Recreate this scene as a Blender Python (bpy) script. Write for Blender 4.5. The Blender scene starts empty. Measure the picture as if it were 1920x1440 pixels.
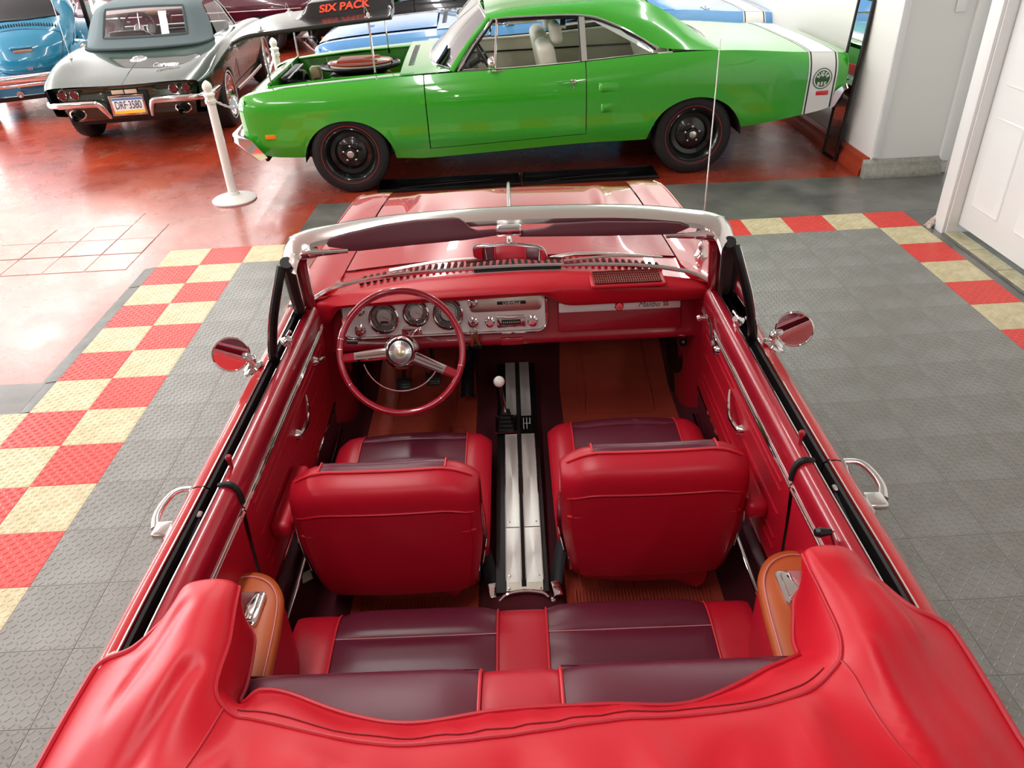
import bpy, bmesh, math, random
import numpy as np
from mathutils import Vector, Matrix

# ---------------------------------------------------------------- camera
sc = bpy.context.scene
COL = sc.collection
PITCH, YAW, ROLL = 0.56917, 0.00266, -0.05324
_f = Vector((math.sin(YAW)*math.cos(PITCH), math.cos(YAW)*math.cos(PITCH), -math.sin(PITCH)))
_r = Vector((math.cos(YAW), -math.sin(YAW), 0)); _u = _r.cross(_f)
_r2 = _r*math.cos(ROLL)+_u*math.sin(ROLL); _u2 = -_r*math.sin(ROLL)+_u*math.cos(ROLL)
cam_d = bpy.data.cameras.new('camera'); cam = bpy.data.objects.new('camera', cam_d); COL.objects.link(cam)
cam_d.sensor_fit = 'HORIZONTAL'; cam_d.sensor_width = 36.0; cam_d.lens = 36.0*1439.1/1920.0
cam_d.clip_start = 0.02
M = Matrix((( _r2.x,_u2.x,-_f.x,0.0),(_r2.y,_u2.y,-_f.y,0.0),(_r2.z,_u2.z,-_f.z,2.1074),(0,0,0,1)))
cam.matrix_world = M
sc.camera = cam
# ---------------------------------------------------------------- world, lights, exposure
w = bpy.data.worlds.new('world'); sc.world = w; w.use_nodes = True
w.node_tree.nodes['Background'].inputs[0].default_value = (0.85, 0.93, 1.0, 1)
w.node_tree.nodes['Background'].inputs[1].default_value = 0.55
def area(name, loc, rot, sx, sy, power, col=(1, 1, 1)):
    d = bpy.data.lights.new(name, 'AREA'); d.shape = 'RECTANGLE'; d.size = sx; d.size_y = sy
    d.energy = power; d.color = col
    o = bpy.data.objects.new(name, d); COL.objects.link(o); o.location = loc; o.rotation_euler = rot
    return o
CEIL = 3.6
for lx, ys in ((-7.4, (1.6, 4.8, 8.0, 11.2, 14.0)), (-4.2, (1.6, 4.8, 8.0, 11.2, 14.0)), (-0.9, (1.2, 4.6, 8.0, 11.2, 14.0)), (2.2, (7.6, 10.8, 14.0))):
    for ly in ys:
        area('ceiling_tube', (lx, ly, CEIL-0.06), (0, 0, 0), 0.16, 2.3, 25, (1.0, 0.985, 0.955))
for lx in (-4.2, -0.9, 1.6):
    area('ceiling_tube', (lx, -2.3, CEIL-0.06), (0, 0, 0), 0.16, 2.3, 16, (1.0, 0.985, 0.955))
# daylight through the shop-front glazing on the left and at the far left end
area('daylight_left', (-9.9, 8.6, 1.9), (0, math.radians(-90), 0), 2.7, 9.0, 430, (0.93, 0.97, 1.0))
area('daylight_end', (-7.3, 15.9, 2.0), (math.radians(90), 0, 0), 5.0, 2.7, 170, (0.95, 0.98, 1.0))
sc.view_settings.view_transform = 'Standard'
sc.view_settings.look = 'None'
sc.view_settings.gamma = 1.0
sc.view_settings.use_curve_mapping = False
sc.view_settings.exposure = 0.85
sc.cycles.max_bounces = 5
sc.cycles.diffuse_bounces = 3
sc.cycles.glossy_bounces = 4
sc.cycles.use_adaptive_sampling = True
sc.cycles.adaptive_threshold = 0.03
sc.cycles.use_denoising = True
sc.cycles.sample_clamp_indirect = 6.0

# ---------------------------------------------------------------- helpers
PI = math.pi
rnd = random.Random(7)
def lin(c):
    return tuple((v/12.92 if v <= 0.04045 else ((v+0.055)/1.055)**2.4) for v in c)
def hexc(h):
    return lin((int(h[0:2], 16)/255, int(h[2:4], 16)/255, int(h[4:6], 16)/255))
MATS = {}
def mat(name, col, rough=0.5, metal=0.0, coat=0.0, coat_rough=0.03, spec=0.5, bump=None, vary=None,
        emit=None, alpha=None, trans=None, ior=1.45, sheen=0.0, aniso=0.0):
    if name in MATS: return MATS[name]
    m = bpy.data.materials.new(name); m.use_nodes = True
    nt = m.node_tree; b = nt.nodes['Principled BSDF']
    c = hexc(col) if isinstance(col, str) else col
    b.inputs['Base Color'].default_value = (*c, 1)
    b.inputs['Roughness'].default_value = rough; b.inputs['Metallic'].default_value = metal
    b.inputs['Coat Weight'].default_value = coat; b.inputs['Coat Roughness'].default_value = coat_rough
    b.inputs['Specular IOR Level'].default_value = spec; b.inputs['IOR'].default_value = ior
    if sheen: b.inputs['Sheen Weight'].default_value = sheen
    if aniso: b.inputs['Anisotropic'].default_value = aniso
    if trans is not None: b.inputs['Transmission Weight'].default_value = trans
    if alpha is not None: b.inputs['Alpha'].default_value = alpha
    if emit is not None:
        b.inputs['Emission Color'].default_value = (*c, 1); b.inputs['Emission Strength'].default_value = emit
    tc = None
    if bump or vary:
        tc = nt.nodes.new('ShaderNodeTexCoord')
    if bump:                       # (scale, strength, distance)
        n = nt.nodes.new('ShaderNodeTexNoise'); n.inputs['Scale'].default_value = bump[0]; n.inputs['Detail'].default_value = 4
        bp = nt.nodes.new('ShaderNodeBump'); bp.inputs['Strength'].default_value = bump[1]; bp.inputs['Distance'].default_value = bump[2]
        nt.links.new(tc.outputs['Object'], n.inputs['Vector']); nt.links.new(n.outputs['Fac'], bp.inputs['Height'])
        nt.links.new(bp.outputs['Normal'], b.inputs['Normal'])
    if vary:                       # (scale, dark colour, amount)
        n = nt.nodes.new('ShaderNodeTexNoise'); n.inputs['Scale'].default_value = vary[0]; n.inputs['Detail'].default_value = 6
        n.inputs['Roughness'].default_value = 0.65
        r = nt.nodes.new('ShaderNodeValToRGB'); r.color_ramp.elements[0].position = 0.35; r.color_ramp.elements[1].position = 0.68
        c2 = hexc(vary[1]) if isinstance(vary[1], str) else vary[1]
        r.color_ramp.elements[0].color = (*[c2[i]*vary[2]+c[i]*(1-vary[2]) for i in range(3)], 1); r.color_ramp.elements[1].color = (*c, 1)
        nt.links.new(tc.outputs['Object'], n.inputs['Vector']); nt.links.new(n.outputs['Fac'], r.inputs['Fac'])
        nt.links.new(r.outputs['Color'], b.inputs['Base Color'])
    MATS[name] = m
    return m
def glass_mat(name, tint=(1, 1, 1), refl=0.0):
    if name in MATS: return MATS[name]
    m = bpy.data.materials.new(name); m.use_nodes = True; nt = m.node_tree
    for n in list(nt.nodes):
        if n.type != 'OUTPUT_MATERIAL': nt.nodes.remove(n)
    out = [n for n in nt.nodes if n.type == 'OUTPUT_MATERIAL'][0]
    t = nt.nodes.new('ShaderNodeBsdfTransparent'); t.inputs[0].default_value = (*tint, 1)
    g = nt.nodes.new('ShaderNodeBsdfGlossy'); g.inputs['Roughness'].default_value = 0.01
    f = nt.nodes.new('ShaderNodeFresnel'); f.inputs[0].default_value = 1.45
    mx = nt.nodes.new('ShaderNodeMixShader')
    nt.links.new(f.outputs[0], mx.inputs[0]); nt.links.new(t.outputs[0], mx.inputs[1]); nt.links.new(g.outputs[0], mx.inputs[2])
    nt.links.new(mx.outputs[0], out.inputs[0])
    MATS[name] = m
    return m

def link(name, me, m=None, parent=None, smooth=True, angle=35):
    o = bpy.data.objects.new(name, me); COL.objects.link(o)
    if m is not None:
        me.materials.clear(); me.materials.append(m)
    if smooth and len(me.polygons):
        me.polygons.foreach_set('use_smooth', [True]*len(me.polygons))
        try: me.set_sharp_from_angle(angle=math.radians(angle))
        except Exception: pass
    if parent is not None: o.parent = parent
    return o
def mesh(name, vs, fs, m, parent=None, smooth=True, angle=35):
    me = bpy.data.meshes.new(name); me.from_pydata([tuple(v) for v in vs], [], [tuple(f) for f in fs]); me.update()
    return link(name, me, m, parent, smooth, angle)
def sub_mesh(name, vs, fs, m, parent, angle=60):
    used = sorted({i for f in fs for i in f}); ix = {u: k for k, u in enumerate(used)}
    return mesh(name, [vs[u] for u in used], [tuple(ix[i] for i in f) for f in fs], m, parent, angle=angle)
def bm_obj(name, bm, m, parent=None, smooth=True, angle=35):
    me = bpy.data.meshes.new(name); bm.to_mesh(me); bm.free()
    return link(name, me, m, parent, smooth, angle)
def empty(name, loc=(0, 0, 0), rz=0.0, parent=None):
    o = bpy.data.objects.new(name, None); COL.objects.link(o); o.location = loc; o.rotation_euler = (0, 0, rz)
    o.empty_display_size = 0.1
    if parent is not None: o.parent = parent
    return o
def tag(o, label=None, cat=None, group=None, kind=None):
    if label: o['label'] = label
    if cat: o['category'] = cat
    if group: o['group'] = group
    if kind: o['kind'] = kind
    return o
def bm_box(bm, c, s, bev=0.0, seg=2, R=None):
    r = bmesh.ops.create_cube(bm, size=1.0); vs = r['verts']
    for v in vs: v.co = Vector((v.co.x*s[0], v.co.y*s[1], v.co.z*s[2]))
    if bev > 0:
        es = list({e for v in vs for e in v.link_edges})
        q = bmesh.ops.bevel(bm, geom=es, offset=min(bev, min(s)*0.49), segments=seg, affect='EDGES', profile=0.5)
        vs = list({v for f in q['faces'] for v in f.verts} | {v for v in vs if v.is_valid})
    for v in vs:
        if R is not None: v.co = R @ v.co
        v.co += Vector(c)
    return vs
def box(name, c, s, m, parent=None, bev=0.0, seg=2, rot=None):
    bm = bmesh.new()
    R = None
    if rot is not None:
        from mathutils import Euler
        R = Euler(rot).to_matrix()
    bm_box(bm, c, s, bev, seg, R)
    return bm_obj(name, bm, m, parent, smooth=bev > 0)
def cr(pts, n, closed=False):
    """Catmull-Rom through pts, n samples per span."""
    P = [np.array(p, float) for p in pts]; N = len(P); out = []
    rng = range(N) if closed else range(N-1)
    for i in rng:
        if closed: a, b, c, d = P[(i-1) % N], P[i], P[(i+1) % N], P[(i+2) % N]
        else: a, b, c, d = P[max(i-1, 0)], P[i], P[i+1], P[min(i+2, N-1)]
        if not closed and i == 0: a = 2*b-c
        if not closed and i == N-2: d = 2*c-b
        for k in range(n):
            t = k/n
            out.append(0.5*((2*b)+(-a+c)*t+(2*a-5*b+4*c-d)*t*t+(-a+3*b-3*c+d)*t**3))
    if not closed: out.append(P[-1])
    return out
def grid_faces(nu, nv, cu=False, cv=False, flip=False):
    fs = []
    for i in range(nu if cu else nu-1):
        for j in range(nv if cv else nv-1):
            a, b = i*nv+j, i*nv+(j+1) % nv
            c, d = ((i+1) % nu)*nv+(j+1) % nv, ((i+1) % nu)*nv+j
            fs.append((a, d, c, b) if flip else (a, b, c, d))
    return fs
def net(name, rows, m, parent=None, n=4, k=4, cu=False, cv=False, flip=False, fn=None, thick=0.0, angle=60):
    """smooth surface through a control net (rows of points)."""
    R = [cr(r, k, cv) for r in rows]
    C = list(zip(*R)); C = [cr(c, n, cu) for c in C]
    nu, nv = len(C[0]), len(C)
    vs = [C[j][i] for i in range(nu) for j in range(nv)]
    if fn: vs = [fn(v) for v in vs]
    o = mesh(name, vs, grid_faces(nu, nv, cu, cv, flip), m, parent, angle=angle)
    if thick:
        md = o.modifiers.new('thickness', 'SOLIDIFY'); md.thickness = thick; md.offset = -1
    return o
def grid(name, fn, nu, nv, m, parent=None, flip=False, angle=50, cu=False, cv=False):
    vs = [fn(i/((nu) if cu else (nu-1)), j/((nv) if cv else (nv-1))) for i in range(nu) for j in range(nv)]
    return mesh(name, vs, grid_faces(nu, nv, cu, cv, flip), m, parent, angle=angle)
def tube_data(pts, r, seg=10, closed=False, caps=True, sq=None):
    P = [Vector(p) for p in pts]; N = len(P)
    rs = list(r) if isinstance(r, (list, tuple)) else [r]*N
    if len(rs) != N: rs = [float(np.interp(i/(N-1)*(len(rs)-1), range(len(rs)), rs)) for i in range(N)]
    vs, fs = [], []
    up = None
    for i in range(N):
        if closed: t = P[(i+1) % N]-P[(i-1) % N]
        else: t = P[min(i+1, N-1)]-P[max(i-1, 0)]
        if t.length < 1e-9: t = Vector((0, 0, 1))
        t.normalize()
        if up is None:
            up = Vector((0, 0, 1)) if abs(t.z) < 0.9 else Vector((1, 0, 0))
        a = t.cross(up)
        if a.length < 1e-6: a = t.cross(Vector((0, 1, 0)))
        a.normalize(); b = a.cross(t).normalized(); up = b
        ka, kb = (sq if sq else (1, 1))
        for s in range(seg):
            th = 2*PI*s/seg
            vs.append(P[i]+a*math.cos(th)*rs[i]*ka+b*math.sin(th)*rs[i]*kb)
    for i in range(N if closed else N-1):
        for s in range(seg):
            n2 = (i+1) % N
            fs.append((i*seg+s, i*seg+(s+1) % seg, n2*seg+(s+1) % seg, n2*seg+s))
    if caps and not closed:
        fs.append(tuple(range(seg-1, -1, -1))); fs.append(tuple((N-1)*seg+s for s in range(seg)))
    return vs, fs
def tube(name, pts, r, m, parent=None, seg=10, closed=False, smooth_n=0, sq=None):
    if smooth_n: pts = cr(pts, smooth_n, closed)
    vs, fs = tube_data(pts, r, seg, closed, True, sq)
    return mesh(name, vs, fs, m, parent)
def frame_to(axis):
    z = Vector(axis).normalized(); x = Vector((0, 0, 1)).cross(z)
    if x.length < 1e-5: x = Vector((1, 0, 0))
    x.normalize(); y = z.cross(x)
    return Matrix((x, y, z)).transposed()
def lathe(name, prof, m, parent=None, loc=(0, 0, 0), axis=(0, 0, 1), seg=32, scale=(1, 1), angle=35, cap=False):
    R = frame_to(axis) if tuple(axis) != (0, 0, 1) else Matrix.Identity(3)
    vs, fs = [], []
    n = len(prof)
    for s in range(seg):
        th = 2*PI*s/seg
        for (r, h) in prof:
            vs.append(R @ Vector((r*math.cos(th)*scale[0], r*math.sin(th)*scale[1], h))+Vector(loc))
    for s in range(seg):
        for i in range(n-1):
            a, b = s*n+i, s*n+i+1; c, d = ((s+1) % seg)*n+i+1, ((s+1) % seg)*n+i
            fs.append((a, d, c, b))
    if cap and prof[0][0] > 1e-6: fs.append(tuple(s*n for s in range(seg-1, -1, -1)))
    if cap and prof[-1][0] > 1e-6: fs.append(tuple(s*n+n-1 for s in range(seg)))
    bm = bmesh.new(); me = bpy.data.meshes.new(name); me.from_pydata([tuple(v) for v in vs], [], fs)
    bm.from_mesh(me); bmesh.ops.remove_doubles(bm, verts=bm.verts, dist=1e-6); bm.to_mesh(me); bm.free()
    return link(name, me, m, parent, angle=angle)
def prism(name, outline, lo, hi, m, parent=None, plane='xy', bev=0.0, seg=2, xf=None):
    """extrude a 2-D outline between lo and hi on the third axis"""
    def P(a, b, c):
        return {'xy': (a, b, c), 'yz': (c, a, b), 'xz': (a, c, b)}[plane]
    n = len(outline)
    vs = [P(a, b, lo) for a, b in outline]+[P(a, b, hi) for a, b in outline]
    fs = [tuple(range(n-1, -1, -1)), tuple(range(n, 2*n))]+[(i, (i+1) % n, n+(i+1) % n, n+i) for i in range(n)]
    bm = bmesh.new(); me = bpy.data.meshes.new(name); me.from_pydata(vs, [], fs); bm.from_mesh(me)
    bmesh.ops.recalc_face_normals(bm, faces=bm.faces)
    if bev > 0:
        bmesh.ops.bevel(bm, geom=[e for e in bm.edges if e.calc_face_angle(0) > 0.6], offset=bev, segments=seg, affect='EDGES', profile=0.5)
    if xf: 
        for v in bm.verts: v.co = Vector(xf(v.co))
    bm.to_mesh(me); bm.free()
    return link(name, me, m, parent)
def rrect(w, h, r, n=5, cx=0, cy=0):
    out = []
    for (sx, sy, a0) in ((1, 1, 0), (-1, 1, 90), (-1, -1, 180), (1, -1, 270)):
        for i in range(n+1):
            a = math.radians(a0+90*i/n)
            out.append((cx+sx*(w/2-r)+r*math.cos(a), cy+sy*(h/2-r)+r*math.sin(a)))
    return out
def text(name, s, size, m, parent, mw, extrude=0.0005, align='CENTER', shear=0.0, squash=1.0, bold=0.0):
    c = bpy.data.curves.new(name, 'FONT'); c.body = s; c.size = size; c.extrude = extrude; c.align_x = align; c.align_y = 'CENTER'
    c.shear = shear; c.offset = bold
    o = bpy.data.objects.new(name, c); COL.objects.link(o)
    dg = bpy.context.evaluated_depsgraph_get(); me = bpy.data.meshes.new_from_object(o.evaluated_get(dg))
    bpy.data.objects.remove(o); me.transform(Matrix.Diagonal((squash, 1, 1, 1))); me.transform(mw)
    return link(name, me, m, parent, smooth=False)
def mwx(loc, xaxis, yaxis):
    x = Vector(xaxis).normalized(); y = Vector(yaxis); y = (y-x*y.dot(x)).normalized(); z = x.cross(y)
    return Matrix(((x.x, y.x, z.x, loc[0]), (x.y, y.y, z.y, loc[1]), (x.z, y.z, z.z, loc[2]), (0, 0, 0, 1)))
def interp(x, xs, ys):
    return float(np.interp(x, xs, ys))
def smooth_interp(xs, ys):
    """monotone-ish smooth curve through (xs, ys) as a callable"""
    pts = cr(list(zip(xs, ys)), 8); px = [p[0] for p in pts]; py = [p[1] for p in pts]
    if px[0] > px[-1]: px, py = px[::-1], py[::-1]
    return lambda x: float(np.interp(x, px, py))
def copy_tree(o, parent=None):
    c = o.copy(); COL.objects.link(c); c.parent = parent
    for ch in [q for q in o.children]: copy_tree(ch, c)
    return c

# shared materials
CHROME = mat('chrome', (0.78, 0.78, 0.78), 0.06, 1.0)
CHROME2 = mat('satin_chrome', (0.72, 0.72, 0.71), 0.22, 1.0)
RUBBER = mat('black_rubber', '131313', 0.55)
BLACK = mat('black_satin', '0b0b0c', 0.35)
MATTE = mat('black_matte', '050505', 0.9)
GLASS = glass_mat('clear_glass', (0.96, 0.985, 0.975))
GLASSG = glass_mat('green_tint_glass', (0.86, 0.94, 0.90))
WHITEP = mat('white_plastic', 'ecebe4', 0.35)
# ================================================================ setting
TS = 0.3; GX0, GY0 = -2.4404, 5.3695            # tile pitch and the far left corner of the tiled bay
FZ = -0.010                                      # level of the painted concrete under the tiles
WALLW = mat('white_wall', 'eeeee9', 0.6, bump=(60, 0.05, 0.002))
CEILM = mat('ceiling_white', 'e4e4e2', 0.8)
def floor_material():
    m = bpy.data.materials.new('red_painted_concrete'); m.use_nodes = True; nt = m.node_tree; b = nt.nodes['Principled BSDF']
    tc = nt.nodes.new('ShaderNodeTexCoord')
    def noise(sc_, det, rough=0.6):
        n = nt.nodes.new('ShaderNodeTexNoise'); n.inputs['Scale'].default_value = sc_; n.inputs['Detail'].default_value = det
        n.inputs['Roughness'].default_value = rough; nt.links.new(tc.outputs['Object'], n.inputs['Vector']); return n
    def ramp(src, p0, p1, c0, c1):
        r = nt.nodes.new('ShaderNodeValToRGB'); r.color_ramp.elements[0].position = p0; r.color_ramp.elements[1].position = p1
        r.color_ramp.elements[0].color = (*c0, 1); r.color_ramp.elements[1].color = (*c1, 1); nt.links.new(src, r.inputs['Fac']); return r
    def mix(fac, a, b_):
        x = nt.nodes.new('ShaderNodeMix'); x.data_type = 'RGBA'
        nt.links.new(fac, x.inputs['Factor']); nt.links.new(a, x.inputs['A'])
        if isinstance(b_, tuple): x.inputs['B'].default_value = (*b_, 1)
        else: nt.links.new(b_, x.inputs['B'])
        return x.outputs['Result']
    base = ramp(noise(1.3, 8).outputs['Fac'], 0.32, 0.72, hexc('7f2818'), hexc('b04226'))
    worn = ramp(noise(2.1, 9, 0.72).outputs['Fac'], 0.56, 0.80, (0, 0, 0), (0.55, 0.55, 0.55))
    c1 = mix(worn.outputs['Color'], base.outputs['Color'], hexc('a98f80'))
    # faded, scuffed paint in the left bay, with the pale floor reflection painted in
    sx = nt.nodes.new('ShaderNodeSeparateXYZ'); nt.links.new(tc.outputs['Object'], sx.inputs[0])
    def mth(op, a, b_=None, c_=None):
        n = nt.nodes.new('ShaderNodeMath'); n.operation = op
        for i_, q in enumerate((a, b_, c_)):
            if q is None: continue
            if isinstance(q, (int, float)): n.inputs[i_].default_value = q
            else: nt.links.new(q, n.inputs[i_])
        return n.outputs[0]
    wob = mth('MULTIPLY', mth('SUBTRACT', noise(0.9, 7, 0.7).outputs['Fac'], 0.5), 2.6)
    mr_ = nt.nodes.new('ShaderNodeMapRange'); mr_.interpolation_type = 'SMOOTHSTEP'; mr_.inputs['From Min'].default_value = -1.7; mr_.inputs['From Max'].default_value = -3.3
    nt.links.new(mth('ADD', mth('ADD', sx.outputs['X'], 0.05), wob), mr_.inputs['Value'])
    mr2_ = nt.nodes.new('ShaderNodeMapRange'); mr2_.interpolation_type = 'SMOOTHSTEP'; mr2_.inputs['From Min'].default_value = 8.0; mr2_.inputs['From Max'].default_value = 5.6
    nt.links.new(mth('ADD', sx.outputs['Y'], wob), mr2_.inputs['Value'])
    scuff_glare = ramp(noise(5.0, 8, 0.75).outputs['Fac'], 0.25, 0.7, hexc('a25c4c'), hexc('c48d7d'))
    c1 = mix(mth('MULTIPLY', mth('MULTIPLY', mr_.outputs['Result'], mr2_.outputs['Result']), 0.72), c1, scuff_glare.outputs['Color'])
    v = nt.nodes.new('ShaderNodeTexVoronoi'); v.inputs['Scale'].default_value = 30; nt.links.new(tc.outputs['Object'], v.inputs['Vector'])
    sp = ramp(v.outputs['Distance'], 0.075, 0.13, (1, 1, 1), (0, 0, 0))
    msk = ramp(noise(7, 3).outputs['Fac'], 0.52, 0.62, (0, 0, 0), (0.85, 0.85, 0.85))
    mm = nt.nodes.new('ShaderNodeMix'); mm.data_type = 'RGBA'; mm.blend_type = 'MULTIPLY'; mm.inputs['Factor'].default_value = 1
    nt.links.new(sp.outputs['Color'], mm.inputs['A']); nt.links.new(msk.outputs['Color'], mm.inputs['B'])
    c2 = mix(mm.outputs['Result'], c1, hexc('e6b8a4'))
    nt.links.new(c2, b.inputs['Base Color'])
    rr = ramp(noise(3.0, 6).outputs['Fac'], 0.3, 0.75, (0.18, 0.18, 0.18), (0.42, 0.42, 0.42)); nt.links.new(rr.outputs['Color'], b.inputs['Roughness'])
    b.inputs['Coat Weight'].default_value = 0.5; b.inputs['Coat Roughness'].default_value = 0.20; b.inputs['Coat IOR'].default_value = 1.6
    bp = nt.nodes.new('ShaderNodeBump'); bp.inputs['Strength'].default_value = 0.12; bp.inputs['Distance'].default_value = 0.004
    nt.links.new(noise(22, 5).outputs['Fac'], bp.inputs['Height']); nt.links.new(bp.outputs['Normal'], b.inputs['Normal'])
    return m
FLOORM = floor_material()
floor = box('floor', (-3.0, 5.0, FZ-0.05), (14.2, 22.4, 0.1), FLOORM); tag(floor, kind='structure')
GREYC = mat('worn_grey_concrete', '4a4d4b', 0.28, vary=(2.4, '8d8a80', 0.55), bump=(18, 0.12, 0.003), coat=0.3, coat_rough=0.15)
prism('grey_floor_patch', [(-1.56, 5.385), (3.70, 5.385), (3.70, 6.225), (2.2, 6.225), (1.2, 6.262), (-0.6, 6.248), (-1.52, 6.24)], FZ-0.002, FZ+0.003, GREYC, floor)
prism('grey_floor_patch', [(2.965, -2.0), (3.75, -2.0), (3.75, 5.385), (2.965, 5.385)], FZ-0.002, FZ+0.002, GREYC, floor)
prism('grey_floor_patch', [(-4.2, 0.0), (-2.5, 0.0), (-2.5, 3.57), (-4.2, 3.60)], FZ-0.002, FZ+0.004, GREYC, floor)
# --- interlocking tread tiles
def tile_mesh(m):
    h = 0.0105; s = TS/2-0.0004; c = 0.0010
    vs = [(-s, -s, 0), (s, -s, 0), (s, s, 0), (-s, s, 0), (-s, -s, h-c), (s, -s, h-c), (s, s, h-c), (-s, s, h-c),
          (-s+c, -s+c, h), (s-c, -s+c, h), (s-c, s-c, h), (-s+c, s-c, h)]
    fs = [(0, 1, 5, 4), (1, 2, 6, 5), (2, 3, 7, 6), (3, 0, 4, 7), (4, 5, 9, 8), (5, 6, 10, 9), (6, 7, 11, 10), (7, 4, 8, 11), (8, 9, 10, 11)]
    n = 12; p = TS/n
    for i in range(n):
        for j in range(n):
            cx, cy = (i+0.5)*p-TS/2, (j+0.5)*p-TS/2
            a = PI/4 if (i+j) % 2 else -PI/4
            ux, uy = math.cos(a), math.sin(a); px_, py_ = -uy, ux
            L, W, H = 0.0125, 0.0036, 0.0019; k = len(vs)
            for (u, q, z) in ((-L, 0, 0), (-L*0.45, -W, 0), (L*0.45, -W, 0), (L, 0, 0), (L*0.45, W, 0), (-L*0.45, W, 0), (-L*0.55, 0, H), (L*0.55, 0, H)):
                vs.append((cx+ux*u+px_*q, cy+uy*u+py_*q, h+z))
            fs += [(k, k+1, k+6), (k+1, k+2, k+7, k+6), (k+2, k+3, k+7), (k+3, k+4, k+7), (k+4, k+5, k+6, k+7), (k+5, k, k+6)]
    me = bpy.data.meshes.new('floor_tile'); me.from_pydata(vs, [], fs); me.materials.append(m); me.update()
    return me
TGREY = mat('grey_tread_plastic', '8b8d88', 0.34, vary=(3.0, '6b6a62', 0.6), spec=0.55)
TRED = mat('red_tread_plastic', 'dd3a30', 0.34, vary=(9.0, 'b92d26', 0.35))
TCREAM = mat('cream_tread_plastic', 'd8ceaa', 0.38, vary=(14.0, 'b3a678', 0.75))
TM = {'g': tile_mesh(TGREY), 'r': tile_mesh(TRED), 'c': tile_mesh(TCREAM)}
def put_tile(i, k, kind):
    o = bpy.data.objects.new('floor_tile', TM[kind]); COL.objects.link(o); o.parent = floor
    o.location = (GX0+(i+0.5)*TS, GY0-(k+0.5)*TS, FZ-0.0003)
for k in range(16):
    for i in range(18):
        if k == 0 or i < 2 or i == 17: put_tile(i, k, 'r' if (i+k) % 2 else 'c')
        else: put_tile(i, k, 'g')
put_tile(-1, 7, 'c'); put_tile(-1, 8, 'r')
# bevelled rubber edging along the left of the bay
EDGE = mat('grey_edge_ramp', '5d5f5b', 0.5, vary=(8, '8b8b84', 0.5))
for a, b_ in ((5.07, 4.76), (4.75, 3.57), (3.56, 3.28)):
    prism('tile_edge_ramp', [(-0.085, 0.0), (0, 0.0), (0, 0.010), (-0.01, 0.010)], -a, -b_, EDGE, floor, plane='xz',
          xf=lambda v: (v.x+GX0, -v.y, v.z+FZ))
# old square tiles painted over with the red floor paint
for (i, j) in [(i, j) for i in range(7) for j in range(4)]:
    if (i+2*j) > 7 or (i == 0 and j == 3): continue
    x0 = -2.66-0.3*i; y0 = 5.075+0.3*j
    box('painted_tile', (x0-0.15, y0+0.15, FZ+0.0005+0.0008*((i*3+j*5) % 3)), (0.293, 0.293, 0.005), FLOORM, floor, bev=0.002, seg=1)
# --- walls
def wall(name, c, s): return tag(box(name, c, s, WALLW), kind='structure')
WX = 3.06
wall('wall_right', (WX+0.32, 11.2, 1.8), (0.64, 10.0, 3.62))
wall('wall_alcove', (3.76, 5.6, 1.8), (0.1, 1.2, 3.62))
wall('wall_left', (-10.05, 5.0, 1.8), (0.1, 22.4, 3.62))
wall('wall_back', (-3.2, 16.15, 1.8), (13.8, 0.1, 3.62))
tag(box('wall_front', (-3.0, -6.15, 1.8), (14.2, 0.1, 3.62), mat('dark_grey_wall', 'a2a2a0', 0.7)), kind='structure')
tag(box('ceiling', (-3.0, 5.0, CEIL+0.05), (14.2, 22.4, 0.1), CEILM), kind='structure')
# right-hand wall with the white panel door
wd = wall('wall_door', (3.16, 4.995, 1.8), (0.2, 0.11, 3.62))
wall('wall_door_near', (3.16, -1.06, 1.8), (0.2, 10.0, 3.62))
wall('wall_door_over', (3.16, 4.44, 2.86), (0.2, 1.0, 1.5))
GLOSSW = mat('white_gloss_paint', 'f3f3f1', 0.3)
def casing(name, y0, y1, z0, z1):
    t = tag(box(name, (3.045, (y0+y1)/2, (z0+z1)/2), (0.035, y1-y0, z1-z0), GLOSSW, bev=0.006), kind='structure')
    return t
casing('trim_1', 4.93, 5.055, FZ, 2.16); casing('trim_2', 3.84, 3.96, FZ, 2.16); casing('trim_3', 3.84, 5.055, 2.08, 2.2)
box('trim_4', (3.11, 4.935, 1.04), (0.12, 0.03, 2.1), GLOSSW, bev=0.004)['kind'] = 'structure'
box('trim_5', (3.11, 3.955, 1.04), (0.12, 0.03, 2.1), GLOSSW, bev=0.004)['kind'] = 'structure'
door = empty('door_1', (3.12, 4.445, 0)); tag(door, kind='structure')
box('door_leaf', (0.02, 0, 1.075), (0.04, 0.945, 2.03), GLOSSW, door, bev=0.004)
for (py, w_) in ((0.235, 0.30), (-0.235, 0.30)):
    for (z0, z1) in ((0.22, 0.80), (0.98, 1.62), (1.74, 1.96)):
        bm = bmesh.new()
        o_ = rrect(w_, z1-z0, 0.012, 2)
        r1 = [(-0.0005, py+a, (z0+z1)/2+b) for a, b in o_]; 
        def inset(d): return [(py+a*(1-2*d/w_), (z0+z1)/2+b*(1-2*d/(z1-z0))) for a, b in o_]
        loops = [[(-0.001, *p) for p in inset(0.0)], [(-0.007, *p) for p in inset(0.008)], [(-0.003, *p) for p in inset(0.022)], [(-0.008, *p) for p in inset(0.055)]]
        vs = [p for L in loops for p in L]; n = len(o_)
        fs = [(q*n+i, q*n+(i+1) % n, (q+1)*n+(i+1) % n, (q+1)*n+i) for q in range(3) for i in range(n)]+[tuple(3*n+i for i in range(n))]
        mesh('door_panel', vs, [f[::-1] for f in fs], GLOSSW, door); bm.free()
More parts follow.
